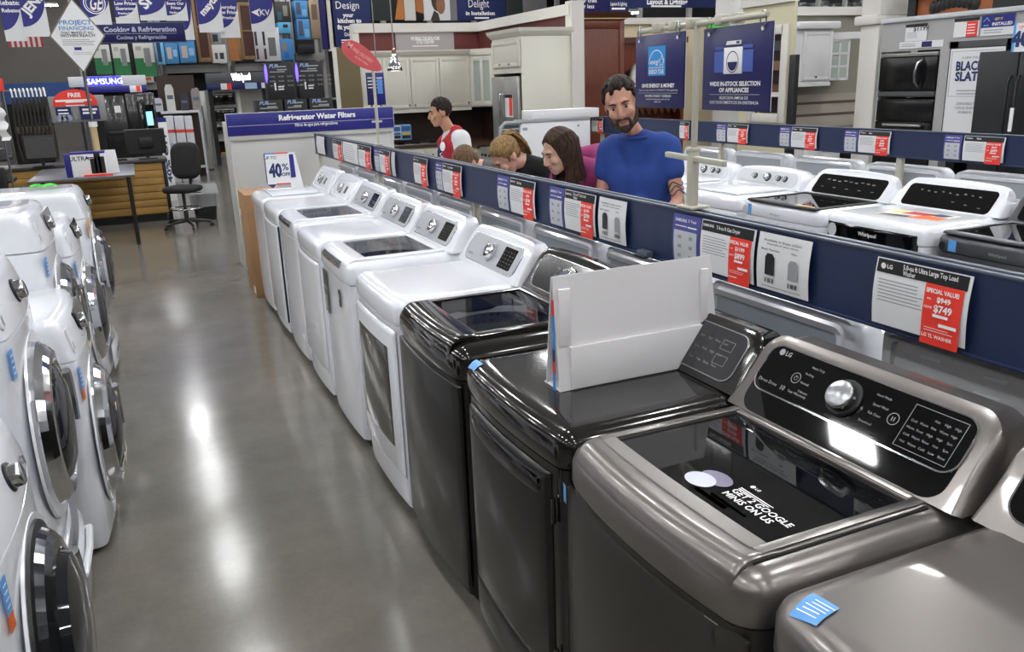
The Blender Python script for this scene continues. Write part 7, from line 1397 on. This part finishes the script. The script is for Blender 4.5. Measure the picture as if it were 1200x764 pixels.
# ---- man in the blue T-shirt
J = dict(head=(-.062, -.12, 1.672), hrot=(10, 14, -13), neck=(-.01, -.01, 1.505), chest=(0, .0, 1.30), pelvis=(.02, .13, .96), shl=(-.165, .01, 1.43), shr=(.155, .0, 1.445), ell=(-.215, .0, 1.18), elr=(.225, -.05, 1.18), wrl=(-.19, -.23, 1.05), wrr=(.15, -.26, 1.05))
root, body, M, T, A, Lg = person('bearded man in a blue T-shirt with a tattooed arm, leaning forward', (2.425, 3.82, 0), -48, J, SK1, 1., False, .81, 1.07)
face_parts(body, M, 1, HD)
sl = []
for sd in 'lr':
    sh, el, wr = A[sd]; k = sh.lerp(el, .42); sl += [('c', tuple(sh), .058, tuple(k), .052)]
belly = [('e', (.01, .03, 1.12), (.115, .12, .16))]
cloth('t_shirt', T+sl+belly, fabric('shirt_blue', '#22418c'), root, .013, .009, 16)
Q = lambda *v: tuple(M @ Vector(v)); E_m = M.to_3x3().normalized().to_4x4()
nk = [(J['neck'][0]+.075*math.cos(k*.5236), J['neck'][1]+.065*math.sin(k*.5236)-.01, 1.512+.012*math.sin(k*.5236)) for k in range(13)]; MB().tube(nk, .011, 8).build('collar', fabric('shirt_blue', '#22418c'), root)
hc, hr = (0, .02, .042), (.08, .097, .088)
blob('hair', [('e', Q(0, .028, .052), (.082, .098, .085), E_m), ('e', Q(0, .055, .0), (.072, .053, .058), E_m)] + strands(M, 1.07, hc, hr, short_ok, lambda p: (p.x*2, .6 if p.y > -.04 else .1, .5 if p.z > .06 else -.6), 170, .04, .0085), HD, root, .0048, 1)
blob('beard', [('c', Q(-.07, -.008, -.012), .01, Q(-.052, -.036, -.072), .017), ('c', Q(.07, -.008, -.012), .01, Q(.052, -.036, -.072), .017), ('c', Q(-.052, -.036, -.074), .018, Q(0, -.066, -.1), .024), ('c', Q(.052, -.036, -.074), .018, Q(0, -.066, -.1), .024), ('c', Q(-.027, -.0815, -.05), .0075, Q(-.01, -.0945, -.0445), .0065), ('c', Q(.027, -.0815, -.05), .0075, Q(.01, -.0945, -.0445), .0065), ('c', Q(-.01, -.0945, -.0445), .0065, Q(.01, -.0945, -.0445), .0065), ('c', Q(-.03, -.079, -.052), .008, Q(-.034, -.07, -.085), .012), ('c', Q(.03, -.079, -.052), .008, Q(.034, -.07, -.085), .012), ('e', Q(0, -.081, -.086), (.024, .012, .009), E_m)], mat('beard_dark', '#35241b', .7, bump=(150, .6)), root, .0055, 2)
sh, el, wr = A['r']
for t0, ph in ((.70, 0.), (.78, .8), (.86, 1.7)):
    c = sh.lerp(el, t0); ax = (el-sh).normalized(); x = ax.cross(Vector((0, 1, 0))).normalized(); y = ax.cross(x); rr = .0465-.012*t0+.0015
    MB().tube([c + (x*math.cos(a)+y*math.sin(a))*rr + ax*.012*math.sin(3*a+ph) for a in [2*math.pi*k/24 for k in range(25)]], .0028, 5).build('tattoo', mat('tattoo_ink', '#3a4048', .5), body)
lower(root, Lg, hipset(J), JEAN, SHOE)
# ---- woman in the pink hoodie
J = dict(head=(.0, -.625, 1.432), hrot=(-18, 22, 0), neck=(0, -.44, 1.345), chest=(0, -.25, 1.22), pelvis=(0, .05, .98), shl=(-.16, -.38, 1.285), shr=(.16, -.38, 1.285), ell=(-.2, -.42, 1.06), elr=(.2, -.42, 1.06), wrl=(-.1, -.6, 1.045), wrr=(.1, -.6, 1.045), kneey=.0, ankley=.1)
root, body, M, T, A, Lg = person('woman with long dark hair in a pink hooded sweatshirt, bending over a machine', (2.645, 4.326, 0), -66, J, SK3, .93, True)
face_parts(body, M, .93, HB, lip='#b06a66')
sl = [('c', tuple(A[k][0]), .056, tuple(A[k][1]), .05) for k in 'lr'] + [('c', tuple(A[k][1]), .05, tuple(A[k][2]), .04) for k in 'lr']
PK = fabric('hoodie_pink', '#93356a'); cloth('hooded_sweatshirt', T+sl, PK, root, .024, .009, 12)
blob('hood', [('c', (-.1, -.33, 1.375), .055, (0, -.26, 1.385), .068), ('c', (.1, -.33, 1.375), .055, (0, -.26, 1.385), .068), ('c', (-.1, -.34, 1.36), .045, (-.07, -.43, 1.34), .032), ('c', (.1, -.34, 1.36), .045, (.07, -.43, 1.34), .032), ('e', (0, -.22, 1.34), (.09, .08, .04))], PK, root, .008, 4)
blob('undershirt', [('c', (-.05, -.45, 1.3), .05, (.05, -.45, 1.3), .05)], M_BLK, root, .009, 3)
Q = lambda *v: tuple(M @ Vector(v)); E_m = M.to_3x3().normalized().to_4x4()
hp = [('e', Q(0, .03, .042), (.078, .092, .086), E_m), ('e', Q(0, .055, -.01), (.072, .062, .085), E_m)]
rn = random.Random(5)
for k in range(210):
    sx = 1 if k % 2 else -1; y = rn.uniform(-.058, .1); zt_ = math.sqrt(max(0, 1-((y-.02)/.1)**2)); a = Vector(Q(sx*.006, y, .04+.094*zt_)); xm = .083*math.sqrt(max(.04, 1-((y-.02)/.104)**2)); m_ = Vector(Q(sx*(xm*.8), y+.008, .04+.06*zt_)); b = Vector(Q(sx*(xm+.004), y+.02, .025+rn.uniform(-.01, .01)))
    back = max(0, (.03-y)*.7); c1 = b+Vector((sx*.004+rn.uniform(-.006, .006), .018+back*.8+rn.uniform(-.008, .008), -.09)); d1 = c1+Vector((rn.uniform(-.015, .015), .02+rn.uniform(-.015, .02), -.08-rn.random()*.05)); r_ = rn.uniform(.005, .0085)
    hp += [('c', tuple(a), r_, tuple(m_), r_), ('c', tuple(m_), r_, tuple(b), r_), ('c', tuple(b), r_, tuple(c1), r_), ('c', tuple(c1), r_, tuple(d1), r_*.6)]
blob('hair', hp, HB, root, .0042, 0); lower(root, Lg, hipset(J, .93), JEAN, SHOE, .93)
# ---- blonde woman in black
J = dict(head=(.0, -.61, 1.375), hrot=(-15, 44, 0), neck=(0, -.455, 1.34), chest=(0, -.26, 1.21), pelvis=(0, .05, .97), shl=(-.16, -.37, 1.275), shr=(.16, -.37, 1.275), ell=(-.2, -.42, 1.06), elr=(.2, -.42, 1.06), wrl=(-.1, -.58, 1.045), wrr=(.1, -.58, 1.045), kneey=.0, ankley=.1)
root, body, M, T, A, Lg = person('woman in black with a blonde ponytail, face bent down behind the rail', (2.56, 4.83, 0), -68, J, SK3, .93, True)
face_parts(body, M, .93, HC); sl = [('c', tuple(A[k][0]), .056, tuple(A[k][1]), .05) for k in 'lr']; cloth('black_top', T+sl, fabric('top_black', '#121214'), root, .016)
Q = lambda *v: tuple(M @ Vector(v)); E_m = M.to_3x3().normalized().to_4x4()
tie = Vector((0, .085, .1)); hc, hr = (0, .02, .04), (.079, .096, .088)
blob('hair', [('e', Q(0, .027, .042), (.076, .092, .084), E_m), ('e', Q(0, .058, .0), (.064, .048, .06), E_m)] + strands(M, .93, hc, hr, lambda p: (p.z > .07 if p.y < -.03 else p.z > -.01-.5*max(0, p.y)) and (p-tie).length > .03 and not (abs(p.x) > .06 and p.y < .03 and p.z < .015), lambda p: tie-p, 170, .07, .007, 3, 8), HL, root, .0048, 1)
pb = Vector(Q(0, .09, .112)); tl = [pb, pb+Vector((.0, .045, .004)), pb+Vector((.005, .1, -.035)), pb+Vector((.01, .16, -.085)), pb+Vector((.0, .22, -.13))]; rn = random.Random(9); pt = []
for k in range(26):
    o_ = Vector((rn.gauss(0, 1), rn.gauss(0, .4), rn.gauss(0, 1)))*.011
    for i in range(4): w0, w1 = (.35, 1, 1.3, 1.1, .5)[i], (.35, 1, 1.3, 1.1, .5)[i+1]; pt.append(('c', tuple(tl[i]+o_*w0), .0075, tuple(tl[i+1]+o_*w1), .0075 if i < 3 else .004))
blob('ponytail', pt, HL, root, .0048, 1); MB().lathe([(.016, -.008), (.02, 0), (.016, .008)], tl[0]+Vector((0, .012, .002)), (0, 1, .1), 14).build('hair_tie', M_BLK, root)
lower(root, Lg, hipset(J, .93), mat('trousers_black', '#1a1a1d', .8), SHOE, .93)
# ---- partly hidden person with light brown hair
J = dict(head=(.0, -.59, 1.295), hrot=(0, 50, 0), neck=(0, -.45, 1.27), chest=(0, -.26, 1.15), pelvis=(0, .03, .92), shl=(-.14, -.36, 1.21), shr=(.14, -.36, 1.21), ell=(-.18, -.4, 1.04), elr=(.18, -.4, 1.04), wrl=(-.1, -.55, 1.035), wrr=(.1, -.55, 1.035), kneey=.0, ankley=.1)
root, body, M, T, A, Lg = person('person with light brown hair bent low beside the blonde woman', (2.52, 5.40, 0), -70, J, SK3, .88, True)
face_parts(body, M, .88, HC); sl = [('c', tuple(A[k][0]), .052, tuple(A[k][1]), .046) for k in 'lr']; cloth('grey_top', T+sl, fabric('top_grey', '#5a5a60'), root, .016)
Q = lambda *v: tuple(M @ Vector(v)); E_m = M.to_3x3().normalized().to_4x4(); blob('hair', [('e', Q(0, .026, .044), (.074, .09, .082), E_m), ('e', Q(0, .06, .0), (.066, .05, .065), E_m)] + strands(M, .88, (0, .02, .04), (.078, .095, .088), lambda p: (p.z > .07 if p.y < -.03 else p.z > -.03), lambda p: (p.x*3, .3, -.6), 150, .06, .0075, 2, 4), HC, root, .005, 1); lower(root, Lg, hipset(J, .88), JEAN, SHOE, .88)
# ---- store worker in the red vest
J = dict(head=(.0, -.115, 1.565), hrot=(0, 8, 0), neck=(0, -.03, 1.40), chest=(0, .02, 1.20), pelvis=(0, .08, .92), shl=(-.165, .02, 1.345), shr=(.165, .02, 1.345), ell=(-.23, .05, 1.09), elr=(.23, .05, 1.09), wrl=(-.16, -.17, 1.04), wrr=(.16, -.17, 1.04))
root, body, M, T, A, Lg = person('store worker in a red vest over a white long-sleeved shirt, seen from the side', (2.545, 6.99, 0), -97, J, SK2, .95)
face_parts(body, M, .95, HD); sl = [('c', tuple(A[k][0]), .072, tuple(A[k][1]), .056) for k in 'lr'] + [('c', tuple(A[k][1]), .052, tuple(A[k][2]), .038) for k in 'lr']
cloth('white_shirt', T+sl, fabric('shirt_white', '#dcdcdf'), root, .013)
vest = cloth('vest', [T[2], T[3], T[5], T[6], T[-1]] + [('c', (-.085, .0, 1.36), .036, (-.06, .01, 1.395), .036), ('c', (.085, .0, 1.36), .036, (.06, .01, 1.395), .036), ('c', (-.085, -.03, 1.3), .075, (-.085, .0, 1.37), .042), ('c', (.085, -.03, 1.3), .075, (.085, .0, 1.37), .042)], fabric('vest_red', '#a81f2e'), root, .03)
for sx in (-1, 1): MB().tube([(sx*.075, -.005, 1.435), (sx*.07, -.085, 1.36), (sx*.045, -.135, 1.24), (sx*.035, -.145, 1.05)], .012, 6).build('vest_edge', M_NBLUE, vest)
MB().lathe([(.03, 0), (.03, .006), (.026, .009)], (.115, -.13, 1.29), (.5, -.85, .1), 16, sy=1.3).build('badge', M_PAPER, vest); g = MB(Matrix.Translation((.115, -.142, 1.18)) @ Matrix.Rotation(R(32), 4, 'Z')); g.text('Lowe', 0, 0, .035, 0, 'C', rot=R(-60)); g.build('vest_lettering', M_INKW, vest)
Q = lambda *v: tuple(M @ Vector(v)); E_m = M.to_3x3().normalized().to_4x4(); blob('hair', [('e', Q(0, .026, .054), (.075, .09, .076), E_m), ('e', Q(0, .052, .012), (.067, .05, .045), E_m)] + strands(M, .95, (0, .02, .044), (.077, .095, .09), short_ok, lambda p: (p.x, .2 if p.y > -.04 else -.4, .5 if p.z > .07 else -.5), 170, .035, .008, 2, 6), HD, root, .0048, 1)
lower(root, Lg, hipset(J, .95), mat('trousers_khaki', '#6b6250', .8), SHOE, .95)
for o in bpy.data.objects:                      # lettering too small to pick apart letter by letter
    if o.type == 'MESH' and o.parent and any(k in o.name for k in ('lettering', 'fine_print', 'card_icons', 'option_grid')): o['kind'] = 'stuff'
